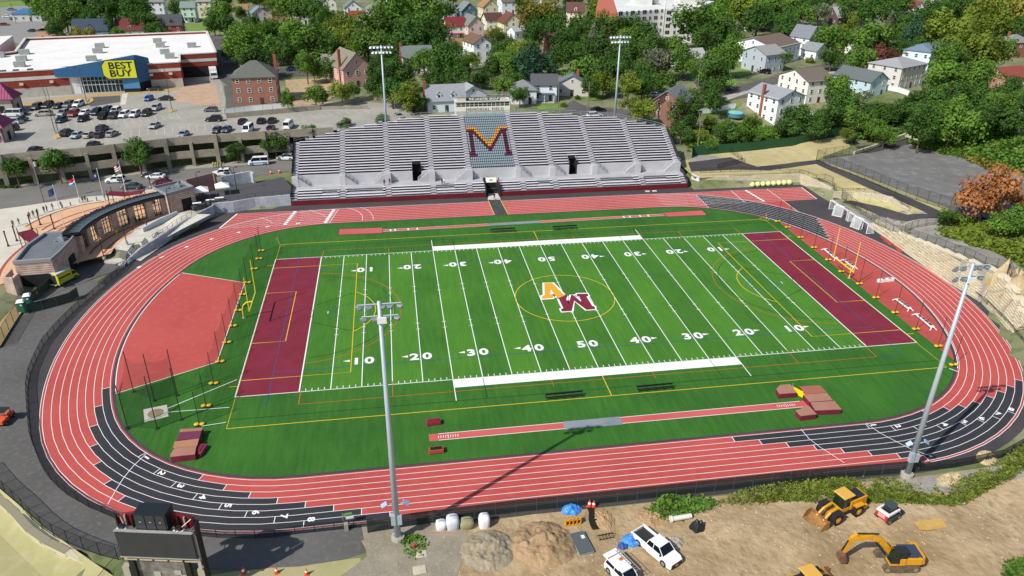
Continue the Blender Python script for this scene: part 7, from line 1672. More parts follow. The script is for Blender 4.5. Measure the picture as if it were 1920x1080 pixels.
def net(P, hs, label, cover, z0=.1, colr='1f2a24'):
    r = MB(); n = len(P)
    for i in range(n-1):
        a, b = P[i], P[i+1]; A, B = [], []
        for k in range(7):
            t = k/6; x, y = a.x+(b.x-a.x)*t, a.y+(b.y-a.y)*t; sag = .7*4*t*(1-t); A.append((x, y, z0)); B.append((x, y, hs[i]+(hs[i+1]-hs[i])*t-sag))
        r.strip(A, B)
    o = r.build('net', mesh_net('net_%s_%d' % (colr, cover*100), colr, cover=cover)); return tag(o, label, 'net')
net(PL, [5.4]*12, 'thin dark net hung between the left row of poles', .22); net(PR, [5.4]*12, 'thin dark net hung between the right row of poles', .05)
# throwing cage
CG = [(239, 803), (233, 730), (300, 750), (357, 742)]; r = empty('throwing_cage', G(292, 775), 0, 'tall dark net cage around the white throwing pad', 'throwing cage')
c0 = G(292, 775)
CP = [(239, 802, 7.0, (.6, .6)), (240, 805, 7.0, (-.5, .9)), (295, 804, 8.6, (0, 0)), (341, 787, 8.6, (0, 0)), (290, 752, 8.0, (0, 0)), (333, 742, 8.0, (0, 0)), (251, 735, 7.0, (0, 0))]
tops = []
for u, v, h, b in CP:
    p = G(u, v)-c0; MB().tube([(p.x, p.y, 0), (p.x, p.y, h*.75), (p.x+b[0], p.y+b[1], h)], .07, 6).build('pole', netpost, r); MB().box(p.x, p.y, 0, .5, .5, .08).build('base', netpost, r); tops.append((p, h, b))
order = [3, 2, 0, 6, 4, 5]; mb = MB()
for i, j in zip(order, order[1:]):
    (a, ha, _), (b, hb, _2) = tops[i], tops[j]; A, B = [], []
    for k in range(9):
        t = k/8; x, y = a.x+(b.x-a.x)*t, a.y+(b.y-a.y)*t; A.append((x, y, .05)); B.append((x, y, (ha+(hb-ha)*t)*.88-1.6*4*t*(1-t)*.5))
    mb.strip(A, B)
mb.build('net', mesh_net('net_cage', '18261f', cover=.2), r)
# landing mats
mat_top = mat('mat_tan', 'a97a66', .8, 'a0705c', .5); mat_side = mat('mat_maroon', '7c1d3a', .6, '6c1832', .5); mat_pur = mat('mat_purple', '6c3048', .7)
def landing(name, label, blocks, loc, group=None):
    cx_ = sum(p[0] for b in blocks for p in b[0])/sum(len(b[0]) for b in blocks); cy_ = sum(p[1] for b in blocks for p in b[0])/sum(len(b[0]) for b in blocks)
    r = empty(name, (cx_, cy_, .05), 0, label, 'landing mat', group)
    for P, z0, z1, tm in blocks:
        Q = [(x-cx_, y-cy_) for x, y in P]; o = MB().prism(Q, z0, z1-.06).build('foam_block', mat_side, r)
        MB().prism(Q, z1-.06, z1).build('top_cover', tm, o)
    return r
def P0_(L, z): return GP(L, z)
Z_ = .85
f = lambda x, y, s=8.19: (1430+x/s, 700+y/s)
landing('pole_vault_mat', 'large tan and maroon pole vault mat, main part beyond the runway end', [(P0_([f(565, 205), f(875, 188), f(985, 298), f(655, 320)], Z_), 0, Z_, mat('mat_tan_red', 'a3604f', .8)), (P0_([f(622, 328), f(985, 305), f(1078, 415), f(722, 440)], Z_), 0, Z_, mat_top), (P0_([f(735, 450), f(1100, 425), f(1210, 555), f(805, 572)], Z_), 0, Z_, mat_top)], None, 'pole vault mats at the runway end')
landing('pole_vault_mat', 'smaller tan mat behind the runway end beside the yellow standard', [(P0_([f(210, 240), f(270, 180), f(425, 170), f(520, 300), f(255, 318)], Z_), 0, Z_, mat_top)], None, 'pole vault mats at the runway end')
landing('pole_vault_mat', 'smaller tan mat in front of the runway end', [(P0_([f(505, 575), f(575, 555), f(650, 490), f(700, 495), f(830, 630), f(585, 658)], Z_), 0, Z_, mat_top)], None, 'pole vault mats at the runway end')
p = G(1497, 735, .5); r = empty('vault_standard_pad', (p.x, p.y, .1), .5, 'bright yellow padded standard wedged between the pole vault mats', 'padded standard')
MB().box(0, 0, 0, .5, 2.4, .7).build('long_pad', mat('pad_yellow', 'e8d400', .5), r); MB().box(.5, -1.0, 0, 1.2, .5, .7).build('short_pad', mat('pad_yellow', ''), r); MB().tube([(-.3, .9, 0), (-.3, .9, 1.6)], .05, 5).build('pole', mat('galvanised', ''), r)
f2 = lambda x, y: (300+x/8.19, 780+y/8.19)
landing('high_jump_mat', 'tan and maroon high jump mats stacked at the left bend', [(P0_([f2(160, 590), f2(220, 500), f2(560, 465), f2(535, 590), f2(160, 630)], Z_+.1), 0, Z_+.1, mat_top), (P0_([f2(200, 495), f2(225, 395), f2(600, 350), f2(570, 460)], Z_+.1), 0, Z_+.1, mat('mat_orange_tan', 'ac7a5c', .8)), (P0_([f2(255, 375), f2(300, 255), f2(640, 225), f2(605, 345)], Z_), 0, Z_, mat_pur), (P0_([f2(300, 250), f2(310, 205), f2(665, 185), f2(640, 225)], Z_+.1), 0, Z_+.1, mat_top)], None)
def cart(u, v, label, c1='8f2238', rz=.05, dark=False):
    p = G(u, v); r = empty('equipment_box', (p.x, p.y, .03), rz, label, 'equipment box'); m = mat('box_'+c1, c1, .6)
    MB().box(0, 0, .1, 1.9, .9, .5).build('box', m, r); MB().box(0, 0, .6, 1.5, .5, .12).build('recess', trim if dark else mat_side, r)
    for a in (-.9, .9): MB().tube([(a, -.45, 0), (a, .45, 0)], .09, 7).build('runner', m, r)
cart(813, 795, 'maroon box standing above the left end of the near runway'); cart(818, 848, 'red box with dark top below the left end of the near runway', 'a84a38', .05, True)
cart(377, 848, 'small pink red frame box beside the high jump mats', 'b0405a', 1.35)
# benches
def bench(u, v, rz, label):
    p = G(u, v); r = empty('team_bench', (p.x, p.y, .03), rz, label, 'bench', 'black team benches'); m = mat('bench_black', '16171a', .6)
    MB().box(0, 0, .42, 5.6, .3, .05).build('seat', m, r); MB().box(0, .22, .65, 5.6, .05, .3).build('backrest', m, r)
    for x in (-2.7, -1.35, 0, 1.35, 2.7): MB().tube([(x, -.15, 0), (x, -.15, .42), (x, .22, .5), (x, .22, .95)], .04, 5).build('leg', m, r)
bench(1058, 747, .02, 'black team bench near the sideline left of midfield'); bench(1228, 732, .02, 'black team bench near the sideline right of midfield'); bench(943, 436, .02, 'black team bench on the far sideline left of midfield'); bench(1059, 431, .02, 'black team bench on the far sideline right of midfield')
# hurdles and signs lying in the right D
def hurdles(u, v, u2, v2, n, label):
    a, b = G(u, v, .5), G(u2, v2, .5); rz = math.atan2(b.y-a.y, b.x-a.x); L = (b-a).length; c = (a+b)/2; r = empty('hurdle_stack', (c.x, c.y, .02), rz, label, 'hurdles', 'folded hurdles by the right bend'); wm_ = mat('hurdle_white', 'ececec', .5)
    for s in (-1, 1):
        for t in (-1, 1): MB().tube([(s*L*.5, t*.15, .45), (s*(L*.5+.35), t*.6, .05)], .1, 5).build('foot', wm_, r)
    MB().box(0, 0, .35, L, .75, .18).build('board', wm_, r)
    for i in range(n): q = MB().box(-L*.42+L*.84*(i+.5)/n, .06, .53, L*.84/n*.8, .38, .06); q.build('stripe', mat('hurdle_maroon', '5c1226', .6), r)
hurdles(1547, 466, 1568, 484, 3, 'white hurdles with maroon stripes, farthest, behind the goal post'); hurdles(1583, 486, 1602, 500, 3, 'white hurdles with maroon stripes, second from the far end'); hurdles(1682, 560, 1706, 578, 4, 'white hurdles with maroon stripes, second from the near end'); hurdles(1719, 588, 1749, 613, 4, 'white hurdles with maroon stripes, nearest to the mast')
p = G(1661, 524, .4); r = empty('hurdle_box', (p.x, p.y, .02), .1, 'long white box with dark marks lying in the right bend surface', 'box'); MB().box(0, 0, 0, 3.4, .7, .55).build('box', mat('hurdle_white', ''), r)
for x in (-.5, .9): MB().box(x, 0, .55, .6, .3, .06).build('mark', mat('hurdle_maroon', ''), r)
# soccer goals along the right bend
gw = mat('goal_white', 'f0f0f0', .4); gn = mesh_net('goal_net', 'f0f0f0', cover=.35)
def soccer(u, v, u2, v2, label, dep=1.9, flip=1):
    a, b = G(u, v), G(u2, v2); rz = math.atan2(b.y-a.y, b.x-a.x); L = (b-a).length; r = empty('soccer_goal', ((a.x+b.x)/2, (a.y+b.y)/2, 0), rz, label, 'soccer goal', 'white soccer goals by the right bend'); h = 2.3; k = L/2; d = dep*flip
    for s in (-1, 1): MB().tube([(s*k, 0, 0), (s*k, 0, h)], .08, 6).build('post', gw, r); MB().tube([(s*k, 0, h), (s*k, d*.45, h), (s*k, d, 0), (s*k, 0, 0)], .05, 5).build('side_frame', gw, r)
    MB().tube([(-k, 0, h), (k, 0, h)], .08, 6).build('crossbar', gw, r); MB().tube([(-k, d, .05), (k, d, .05)], .05, 5).build('ground_bar', gw, r)
    q = MB(); q.add([(-k, 0, h), (k, 0, h), (k, d*.45, h), (-k, d*.45, h), (k, d, 0), (-k, d, 0)], [(0, 1, 2, 3), (3, 2, 4, 5)])
    for s in (-1, 1): q.add([(s*k, 0, 0), (s*k, 0, h), (s*k, d*.45, h), (s*k, d, 0)], [(0, 1, 2, 3)])
    q.build('net', gn, r)
soccer(1554, 392, 1586, 413, 'white soccer goal, farthest of the four beside the right bend'); soccer(1563, 401, 1580, 405, 'small white goal leaning inside the farthest soccer goal', 1.2, -1); soccer(1589, 415, 1624, 438, 'white soccer goal nearest to the tall stepped wall'); soccer(1600, 423, 1616, 429, 'small white goal with a draped net inside the near soccer goal', 1.2, -1)
red_m = mat('mat_red', 'b0463f', .8)
for L, lab in (([(1650, 443), (1663, 445), (1680, 458), (1668, 461)], 'flat red mat on the apron, the farther of two'), ([(1676, 461), (1690, 463), (1698, 472), (1684, 473)], 'flat red mat on the apron, the nearer of two')): tag(MB().prism(GP(L), .0, .14).build('ground_mat', red_m), lab, 'mat', 'red mats on the right apron')
for i in range(8):
    p = G(1410+i*9.9, 350.5-i*.6); mb = MB(); mb.lathe(0, 0, [(.2, 0), (.62, .25), (.75, .65), (.55, 1.1), (.2, 1.3), (.03, 1.35)], 10)
    r = mb.build('ball_bag', mat('bag_pale_yellow', 'dcdc9c', .7, 'c9cc78', 1.2), None, (p.x, p.y, 0)); tag(r, ('leftmost' if i == 0 else 'rightmost' if i == 7 else ['', 'second', 'third', 'fourth', 'fifth', 'sixth', 'seventh'][i]+' from left')+' pale yellow ball shaped bag at the straight block wall', 'bag', 'pale yellow ball shaped bags')
for u, v, lab in ((1214, 359, 'left one of two white pads lying before the maroon wall'), (1227, 358.5, 'right one of two white pads lying before the maroon wall')):
    p = G(u, v); tag(MB().box(0, 0, 0, 1.1, .7, .12).build('pad', mat('pad_white', ''), None, (p.x, p.y, 0)), lab, 'pad', 'white pads before the maroon wall')
# corner flags
def cflag(u, v, z, label, tilt=0, c='c8402c'):
    p = G(u, v); r = empty('corner_flag', (p.x, p.y, .03), 0, label, 'corner flag', 'corner flags'); MB().tube([(0, 0, 0), (tilt, 0, 1.6)], .035, 5).build('pole', mat('pole_white', ''), r); MB().add([(tilt, 0, 1.6), (tilt-.5, .1, 1.45), (tilt, 0, 1.2), (tilt, .02, 1.6), (tilt-.5, .12, 1.45), (tilt, .02, 1.2)], [(0, 1, 2), (5, 4, 3)]).build('flag', mat('flag_'+c, c, .7), r)
cflag(525, 459, 0, 'white corner flag with an orange pennant at the far left corner', -.4); cflag(1437, 412, 0, 'corner flag at the far right corner of the yellow line', -.3)
for L, lab in (((378, 799, 424, 792), 'white pole lying on the turf beside the high jump mats'), ((1780, 691, 1797, 697), 'white pole lying on the turf by the near right corner')):
    a, b = G(L[0], L[1], .2), G(L[2], L[3], .2); tag(MB().tube([tuple(a), tuple(b)], .05, 5).build('loose_pole', mat('pole_white', '')), lab, 'pole')
# scoreboard seen from behind
sb_ = empty('scoreboard', (-55.5, -60.6, -.3), -.2, 'large black scoreboard seen from behind at the lower left, with maroon top panels', 'scoreboard')
bk = mat('board_black', '2b2e33', .55, '31343a', .6); mr = mat('board_maroon', '7c1420', .5); al = mat('frame_alu', 'b9b6ae', .4, metal=.4)
MB().box(.2, 0, 6.2, 7.7, .35, 3.3).build('back_panel', bk, sb_)
MB().box(.2, 0, 6.12, 7.9, .45, .1).build('panel_sill', al, sb_); MB().box(.2, 0, 9.5, 7.9, .3, .08).build('panel_top', al, sb_)
for x in (-3.1, 2.6): MB().box(x, .4, -.5, .55, .45, 10.4).build('column', mat('column_black', '141517', .6), sb_); MB().box(x, .1, 9.45, 1.0, .5, .12).build('cap_light', mat('box_white', ''), sb_)
MB().box(.0, 1.1, 9.2, 3.2, 1.6, 2.3).build('speaker_box', mat('speaker_black', '1c2026', .5), sb_)
for x in (-1.0, 0, 1.0): q = MB().box(x, .27, 9.5, .9, .06, 1.8).build('speaker_door', bk, sb_); MB().box(x, .22, 10.5, .22, .05, .06).build('door_handle', al, q)
for s in (-1, 1):
    q = MB(); q.add([(s*1.7, 1.2, 9.0), (s*4.2, 1.2, 9.0), (s*4.2, 1.2, 9.9), (s*3.3, 1.2, 10.5), (s*1.7, 1.2, 10.9)]+[(s*1.7, 1.45, 9.0), (s*4.2, 1.45, 9.0), (s*4.2, 1.45, 9.9), (s*3.3, 1.45, 10.5), (s*1.7, 1.45, 10.9)], [(0, 1, 2, 3, 4), (9, 8, 7, 6, 5)]+[(i, 5+i, 5+(i+1) % 5, (i+1) % 5) for i in range(5)]); q.build('top_panel', mr, sb_)
    for x in (2.3, 3.0, 3.9): MB().box(s*x, 1.05, 9.0, .14, .2, 1.6).build('panel_brace', al if x == 3.0 else mat('column_black', ''), sb_)
    MB().tube([(s*3.7, 0, 9.5), (s*3.7, 1.3, 9.2)], .06, 5).build('strut', al, sb_); MB().tube([(s*2.4, 0, 9.5), (s*3.6, 1.2, 10.2)], .05, 5).build('strut', al, sb_)
MB().box(4.3, .7, -.3, .12, .8, 10.6).build('side_panel', mat('side_black', '17181a', .6), sb_)
MB().box(4.0, .2, 4.4, .35, .1, 5).build('ladder', al, sb_)
for i in range(5): MB().box(-3+i*1.55, .5, 5.45, 1.3, .8, .1).build('catwalk', mat('plank_tan', 'b8a488', .8), sb_)
MB().box(-.4, .6, 1.6, 5.4, .12, 3.4).build('lower_panel', mat('lower_grey', '5a5652', .7, '8a8680', 1.), sb_)
for i, (x, z) in enumerate(((.2, 2.2), (1.0, 2.1), (1.3, 3.2), (-.9, 2.9), (1.9, 2.6))): MB().box(x, .5, z, .7, .08, .55).build('control_box', al, sb_)
for x in (-3.9, 3.9): MB().box(x, .5, -.3, .7, .6, 4.6).build('pylon', mat('stone_pylon', 'a39a88', .85), sb_)
MB().tube([(-4.4, .3, 2.0), (4.6, .3, 2.0)], .09, 6).build('cross_tube', al, sb_)
def cone(u, v, z, label, s=1., c2=None):
    p = G(u, v, z); r = empty('traffic_cone', (p.x, p.y, z), random.random(), label, 'traffic cone', 'orange traffic cones'); om = mat('cone_orange', 'd8481e', .6)
    MB().lathe(0, 0, [(.2*s, .04), (.12*s, .4*s), (.03*s, .78*s)], 9).build('cone_body', om, r); MB().box(0, 0, 0, .45*s, .45*s, .05).build('base', om, r); MB().lathe(0, 0, [(.145*s, .35*s), (.105*s, .52*s)], 9).build('white_band', mat('canvas_white', ''), r)
for u, v, lab in ((240, 1046, 'orange cone left of the scoreboard leg'), (386, 1075, 'orange cone right of the scoreboard base'), (457, 1074, 'orange cone in the scoreboard shadow edge at the bottom'), (519, 1074, 'orange cone second from right along the bottom edge'), (575, 1077, 'orange cone at the bottom edge right of the asphalt')): cone(u, v, 0, lab, 1.1)
for u, v, lab in ((1105, 950, 'tall orange cone standing left beside the trench at the fence'), (1113, 951, 'tall orange cone standing right beside the trench at the fence')): cone(u, v, 0, lab, 1.4)
for i, (u, v) in enumerate(((447, 329), (451, 332), (454, 327), (472, 327), (508, 326), (524, 324))): cone(u, v, ZS, ['orange cone left in the cluster right of the white police car', 'orange cone nearest in the cluster right of the white police car', 'orange cone right in the cluster right of the white police car', 'lone orange cone on the sidewalk left of the grandstand', 'orange cone on the sidewalk second nearest the grandstand', 'orange cone nearest to the left end of the grandstand'][i], 1.5)
# ================================================================ THE DIRT YARD
drape('dirt_yard', [(-36.0, -55.5), (-35.2, -57.5), (-36, -60), (-39.5, -62.5), (-44, -66), (-52, -74), (-52, -90), (110, -90), (110, -30), (78, -30), (73, -28), (70.2, -33.5), (66, -40.5), (60, -48), (54, -52), (47, -54.5), (35, -54.9), (-16, -54.3)], dirt, .04, 2.)
drape('gravel_apron', [(-36, -53.2), (-24, -53.6), (-24, -58), (-26, -63), (-31, -70), (-40, -72), (-40, -62), (-35.3, -58)], mat('gravel_tan', '948b78', .95, '857c6a', .4, 'a59c8a', 4., bump=.4, bsc=6), .07, 2.)
drape('gravel_edge', [(27, -55.0), (35, -55.1), (47, -54.7), (54, -52.3), (60, -48.4), (66, -41), (68, -38), (70, -39), (66, -45), (58, -52), (50, -56.5), (38, -58.5), (30, -57.5)], gravel, .08, 2.)
def mound(name, u, v, rx, ry, h, m, label, seed=0, cat='dirt pile', rz=0, pw=1.6, rough=.35):
    p = G(u, v); mb = MB(); n = 46; vs = []
    for j in range(n+1):
        for i in range(n+1):
            a, b = i/n*2-1, j/n*2-1; d = math.hypot(a, b); f = max(0, 1-d**pw)
            nn = noise.fractal(Vector((a*2.2+seed, b*2.2, seed)), .8, 2, 5)
            z = h*f*(.75+rough*1.6*nn+.35*noise.noise(Vector((a*2.2, b*2.2, seed*3))))*sm(0, .3, f)+(.14*noise.noise(Vector((a*8, b*8, seed)))+.09*noise.noise(Vector((a*19, b*19, seed))))*min(1, f*4)-(.15 if f <= 0 else 0)
            z += H(p.x+(a*rx*math.cos(rz)-b*ry*math.sin(rz)), p.y+(a*rx*math.sin(rz)+b*ry*math.cos(rz)))-H(p.x, p.y)
            vs.append((a*rx, b*ry, z-(.1 if f <= 0 else 0)))
    mb.add(vs, [(j*(n+1)+i, j*(n+1)+i+1, (j+1)*(n+1)+i+1, (j+1)*(n+1)+i) for j in range(n) for i in range(n)])
    o = mb.build(name, m, None, (p.x, p.y, H(p.x, p.y)+.02), smooth=True); o.rotation_euler = (0, 0, rz); return tag(o, label, cat)
d1 = mat('pile_brown', 'ad916e', .97, '957a58', .5, '84694a', 1.6, bump=1., bsc=2.5, bd=.2); d2 = mat('pile_grey', '9c9078', .97, '8c8068', .5, '9c9180', 3., bump=1., bsc=2.5, bd=.2)
mound('dirt_pile', 1018, 1022, 4.1, 3.9, 1.3, d1, 'large brown dirt pile in the middle of the near yard', 1)
mound('dirt_pile', 915, 1032, 3.4, 3.3, 1.0, d2, 'grey brown dirt pile left of the large brown one', 4)
mound('dirt_pile', 1133, 975, 1.3, 2.0, .5, mat('pile_tan', 'b3966e', .97, 'a1855f', .6, bump=.6), 'low tan dirt heap beside the trench', 7)
mound('dirt_pile', 1222, 972, 2.2, 1.6, .4, MATS['pile_tan'], 'low dirt heap behind the white pickup bed', 9)
mound('rock_mound', 1914, 590, 5.0, 7.0, 4.2, mat('rock_pale', 'bba985', .95, 'a39068', .4, 'cdbf9c', 1.5, bump=1., bsc=2), 'pale rocky outcrop at the right edge beyond the track', 3, 'rock', 0, 2.6, 1.0)
mound('rock_mound', 1782, 900, 2.6, 1.2, .5, mat('rock_pale', ''), 'pale rocks by the weeds behind the right mast', 5, 'rock', .3, 2, .5)
mound('rock_mound', 1850, 858, 1.8, 1.2, .5, mat('rock_pale', ''), 'pale rock strip beside the bend fence, right of the mast', 6, 'rock', .6, 2, .5)
# trench
tr = [(1107, 952), (1109, 962), (1111, 975), (1113, 985), (1116, 994)]; P = [G(u, v) for u, v in tr]
struct('trench', MB().path([(p.x, p.y) for p in P], .75, .10), mat('trench_dark', '120f0c', .95)) if False else None
mb = MB()
for s in (-1, 1):
    mb.strip([(p.x+s*.38+.1*math.sin(i*2), p.y, .02) for i, p in enumerate(P)], [(p.x+s*.9, p.y, .02) for p in P]); mb.strip([(p.x+s*.38+.1*math.sin(i*2), p.y, .35) for i, p in enumerate(P)], [(p.x+s*.38, p.y, -.1) for p in P])
tag(MB().strip([(p.x-.42+.1*math.sin(i*2), p.y, .12) for i, p in enumerate(P)], [(p.x+.42+.1*math.cos(i*3), p.y, .12) for i, p in enumerate(P)]).build('trench', mat('trench_dark', '1a140f', .97)), None, None, kind='structure')
# weeds
W = lambda L: GP(L, 0)
ground_cover('weeds', W([(1215, 958), (1250, 930), (1290, 938), (1330, 925), (1345, 945), (1320, 960), (1260, 975), (1225, 975)]), 700, 'L', .1, .26, 'green weeds around the white pipe in the near yard', lift=.25)
ground_cover('weeds', W([(1330, 950), (1380, 925), (1480, 895), (1600, 890), (1690, 905), (1760, 915), (1830, 890), (1925, 830), (1925, 870), (1850, 915), (1790, 945), (1700, 940), (1600, 915), (1500, 930), (1440, 945), (1380, 945)]), 2300, 'W', .08, .2, 'long band of green weeds behind the loader and the right mast', lift=.3)
ground_cover('weeds', W([(1400, 940), (1500, 910), (1600, 900), (1700, 925), (1800, 930), (1925, 850), (1925, 880), (1800, 950), (1680, 945), (1480, 940)]), 4200, 'Y', .07, .18, 'yellowing weeds mixed along the edge of the dirt yard', lift=.25)
ground_cover('weeds', W([(752, 1012), (770, 1003), (800, 1010), (797, 1040), (780, 1055), (760, 1042)]), 200, 'L', .08, .2, 'tufts of weeds at the foot of the near left mast', lift=.2)
ground_cover('weeds', W([(1880, 1060), (1930, 1040), (1930, 1100), (1880, 1100)]), 260, 'L', .1, .26, 'green weeds in the lower right corner', lift=.2)
# stones and rubble: the larger loose stones, one by one
rs_ = random.Random(5); sme = [MB().lathe(0, 0, [(.02, 0), (.5, .05), (.42, .35), (.15, .5)], 6).mesh('stone', mat('stone_grey', 'b5a88f', .95, '9c9078', 2.)) for _ in range(1)]
me = bpy.data.meshes.new('rubble'); vs, fs = [], []
for _ in range(1500):
    u, v = rs_.uniform(820, 1925), rs_.uniform(925, 1085); p = G(u, v); 
    if p.y > -55.6 or noise.noise(Vector((p.x*.15, p.y*.15, 9))) < rs_.uniform(-.5, .35): continue
    s = rs_.uniform(.03, .12); z = H(p.x, p.y)+.04; a = rs_.uniform(0, 6.28); k = len(vs)
    for i in range(4): vs.append((p.x+s*math.cos(a+i*1.57)*rs_.uniform(.7, 1.3), p.y+s*math.sin(a+i*1.57)*rs_.uniform(.7, 1.3), z))
    vs.append((p.x, p.y, z+s*1.1)); fs += [(k, k+1, k+4), (k+1, k+2, k+4), (k+2, k+3, k+4), (k+3, k, k+4)]
me.from_pydata(vs, [], fs); me.materials.append(mat('rubble_pale', 'd0c6b2', .95, '8c7c64', 1.)); o = bpy.data.objects.new('rubble', me); col.objects.link(o); tag(o, 'small pale stones and debris scattered over the dirt yard', 'rubble', kind='stuff')
# ---------------------------------------------------------------- super sacks, ladder, tarps and loose things
def sack(u, v, sx, sy, h, c, label, seed):
    p = G(u, v); n, m_ = 16, 7; vs = []
    for j in range(m_+1):
        t = j/m_; rr = 1+.12*math.sin(t*PI)
        for i in range(n):
            a = 2*PI*i/n; q = max(abs(math.cos(a)), abs(math.sin(a)))**-.6; k = rr*q*(1-.25*max(0, t-.8)/.2)*(1+.07*noise.noise(Vector((i*.8, j*.9, seed))))
            vs.append((sx/2*k*math.cos(a), sy/2*k*math.sin(a), h*t+.05*noise.noise(Vector((i*.5, seed, j*.5)))))
    mb = MB().add(vs, [(j*n+i, j*n+(i+1) % n, (j+1)*n+(i+1) % n, (j+1)*n+i) for j in range(m_) for i in range(n)]+[[m_*n+i for i in range(n)]])
    o = mb.build('bulk_sack', mat('sack_'+c, c, .8, None), None, (p.x, p.y, 0), smooth=True); tag(o, label, 'bulk sack', 'bulk sacks by the near fence')
    MB().tube([(-sx*.3, 0, h*.95), (-sx*.2, 0, h+.22), (sx*.2, 0, h+.22), (sx*.3, 0, h*.95)], .035, 5).build('lifting_strap', mat('strap_grey', 'a8a8a8', .8), o)
sack(827, 990, 1.1, 1.2, 1.0, 'dcdee0', 'low white sack, leftmost beside the pink ladder', 1); sack(849, 988, 1.4, 1.4, 1.6, 'c9ccd2', 'tall silvery white sack behind the pink ladder', 2); sack(875, 987, 1.5, 1.3, 1.1, '8f8a66', 'slumped olive tan sack between the white ones', 3); sack(908, 986, 1.2, 1.1, 1.7, 'ececee', 'upright bright white sack, rightmost by the fence', 4)
a, b = G(804, 1000, .1), G(858, 1000, .1); lad = empty('ladder', ((a.x+b.x)/2, (a.y+b.y)/2, .05), math.atan2(b.y-a.y, b.x-a.x), 'faded pink ladder lying in front of the bulk sacks', 'ladder'); L_ = (b-a).length
for s in (-1, 1): MB().box(0, s*.24, 0, L_, .07, .09).build('rail', mat('ladder_pink', 'b98a7c', .7), lad)
for i in range(13): MB().box(-L_/2+L_*(i+.5)/13, 0, .02, .05, .46, .05).build('rung', mat('ladder_pink', ''), lad)
def tarp(u, v, r0, h, label, seed, c='2f78c8', ext=None):
    p = G(u, v); n = 30; vs = []
    for j in range(n+1):
        for i in range(n+1):
            a, b = i/n*2-1, j/n*2-1; d = math.hypot(a, b); e = .75+.35*noise.noise(Vector((math.atan2(b, a)*1.3, seed, 0))); f = max(0, 1-(d/e)**2) if d < e else 0
            vs.append((a*r0, b*r0*.8, (h*f*(1+.6*noise.noise(Vector((a*3, b*3, seed))))+.10*abs(noise.noise(Vector((a*11, b*11, seed)))) if f > 0 else -.15)))
    o = MB().add(vs, [(j*(n+1)+i, j*(n+1)+i+1, (j+1)*(n+1)+i+1, (j+1)*(n+1)+i) for j in range(n) for i in range(n)]).build('tarp', mat('tarp_'+c, c, .45, '4a94dc' if c == '2f78c8' else None, 2.), None, (p.x, p.y, H(p.x, p.y)+.04)); tag(o, label, 'tarp')
tarp(1071, 957, 1.6, .7, 'crumpled blue tarp beside the near fence', 2); tarp(1082, 954, .8, .4, 'small blue tarp scrap right next to the crumpled one', 6); tarp(1184, 1014, 1.6, .9, 'crumpled blue tarp beside the white pickup', 4); tarp(1168, 1024, .9, .4, 'dark blue tarp end trailing left of the pickup', 9, '28508e')
tarp(1307, 990, 1.25, 1.1, 'heap of black plastic in the dirt yard right of the pickup', 12, '1b1e22')
tarp(1262, 1018, 1.7, .5, 'pile of pale broken stone right of the pickup', 15, 'b3a694')
r = empty('barricade_rack', G(1075, 985), .05, 'small yellow steel rack standing by the dirt pile', 'rack'); ym = mat('rack_yellow', 'd89a1c', .5)
for z in (.05, .75): MB().box(0, 0, z, 1.9, .1, .1).build('bar', ym, r); MB().box(0, .5, z, 1.9, .1, .1).build('bar', ym, r)
for x in (-.9, -.45, 0, .45, .9): MB().box(x, .25, 0, .09, .6, .85).build('upright', ym, r)
p = G(1090, 1022); r = empty('fence_panel_stack', (p.x, p.y, .05), 1.72, 'stack of grey fence panels lying flat beside the dirt pile', 'fence panels')
for k in range(5): MB().tube([(-1.6, -.85, k*.09), (1.6, -.85, k*.09), (1.6, .85, k*.09), (-1.6, .85, k*.09), (-1.6, -.85, k*.09)], .035, 5).build('panel_frame', mat('frame_greenish', '7c8c88', .5), r)
MB().box(0, 0, .38, 3.1, 1.6, .03).build('panel_mesh', mat('panel_grey', '555a5c', .8), r); MB().box(.7, -.45, .42, .5, .4, .02).build('notice', mat('box_white', ''), r)
for z in (.03,): pass
p = G(1135, 1007); r = empty('rack_frame', (p.x, p.y, .05), .1, 'black wire frame lying left of the pickup tarp', 'wire frame')
for i in range(5): MB().tube([(-.8+.4*i, -.35, 0), (-.7+.4*i, 0, .5), (-.8+.4*i, .35, 0)], .04, 5).build('hoop', trim, r)
for y in (-.35, .35): MB().tube([(-.9, y, .03), (.9, y, .05)], .04, 5).build('bar', trim, r)
a, b = G(1258, 974, .3), G(1296, 967, .4); r = empty('drain_pipe', (a.x, a.y, 0), 0, 'white plastic drain pipe lying in the weeds', 'pipe'); d_ = b-a
MB().tube([(0, 0, .35), (d_.x, d_.y, .4)], .3, 12, cap=False).build('pipe', mat('pipe_white', 'd8d6cc', .5), r); MB().tube([(-.1, 0, .35), (.15, 0, .35)], .42, 12).build('collar', mat('pipe_white', ''), r)
tag(MB().prism(GP([(1714, 979), (1766, 971), (1776, 989), (1741, 994), (1725, 993)], .3), .25, .33).build('plywood_sheet', mat('plywood', 'c9a35c', .8, 'ba924c', 1.)), 'tan plywood sheets lying flat right of the skid steer', 'plywood')
for u, v, s, lab in ((790, 1041, 1.0, 'pale square cover slab in the weeds right of the mast, farther one'), (787, 1070, 1.15, 'pale square cover slab in the weeds at the bottom edge, nearer one')):
    p = G(u, v); o = MB().box(0, 0, .0, s*1.25, s, .16, .1).build('cover_slab', mat('slab_pale', 'c9bda4', .85, 'b8ab92', 2.), None, (p.x, p.y, .05), bevel=.06); tag(o, lab, 'cover slab', 'pale cover slabs near the mast')
p = G(777, 1030); r = empty('fire_hydrant', (p.x, p.y, .03), 0, 'red fire hydrant in the weeds beside the near mast', 'fire hydrant'); hm = mat('hydrant_red', 'b03040', .5)
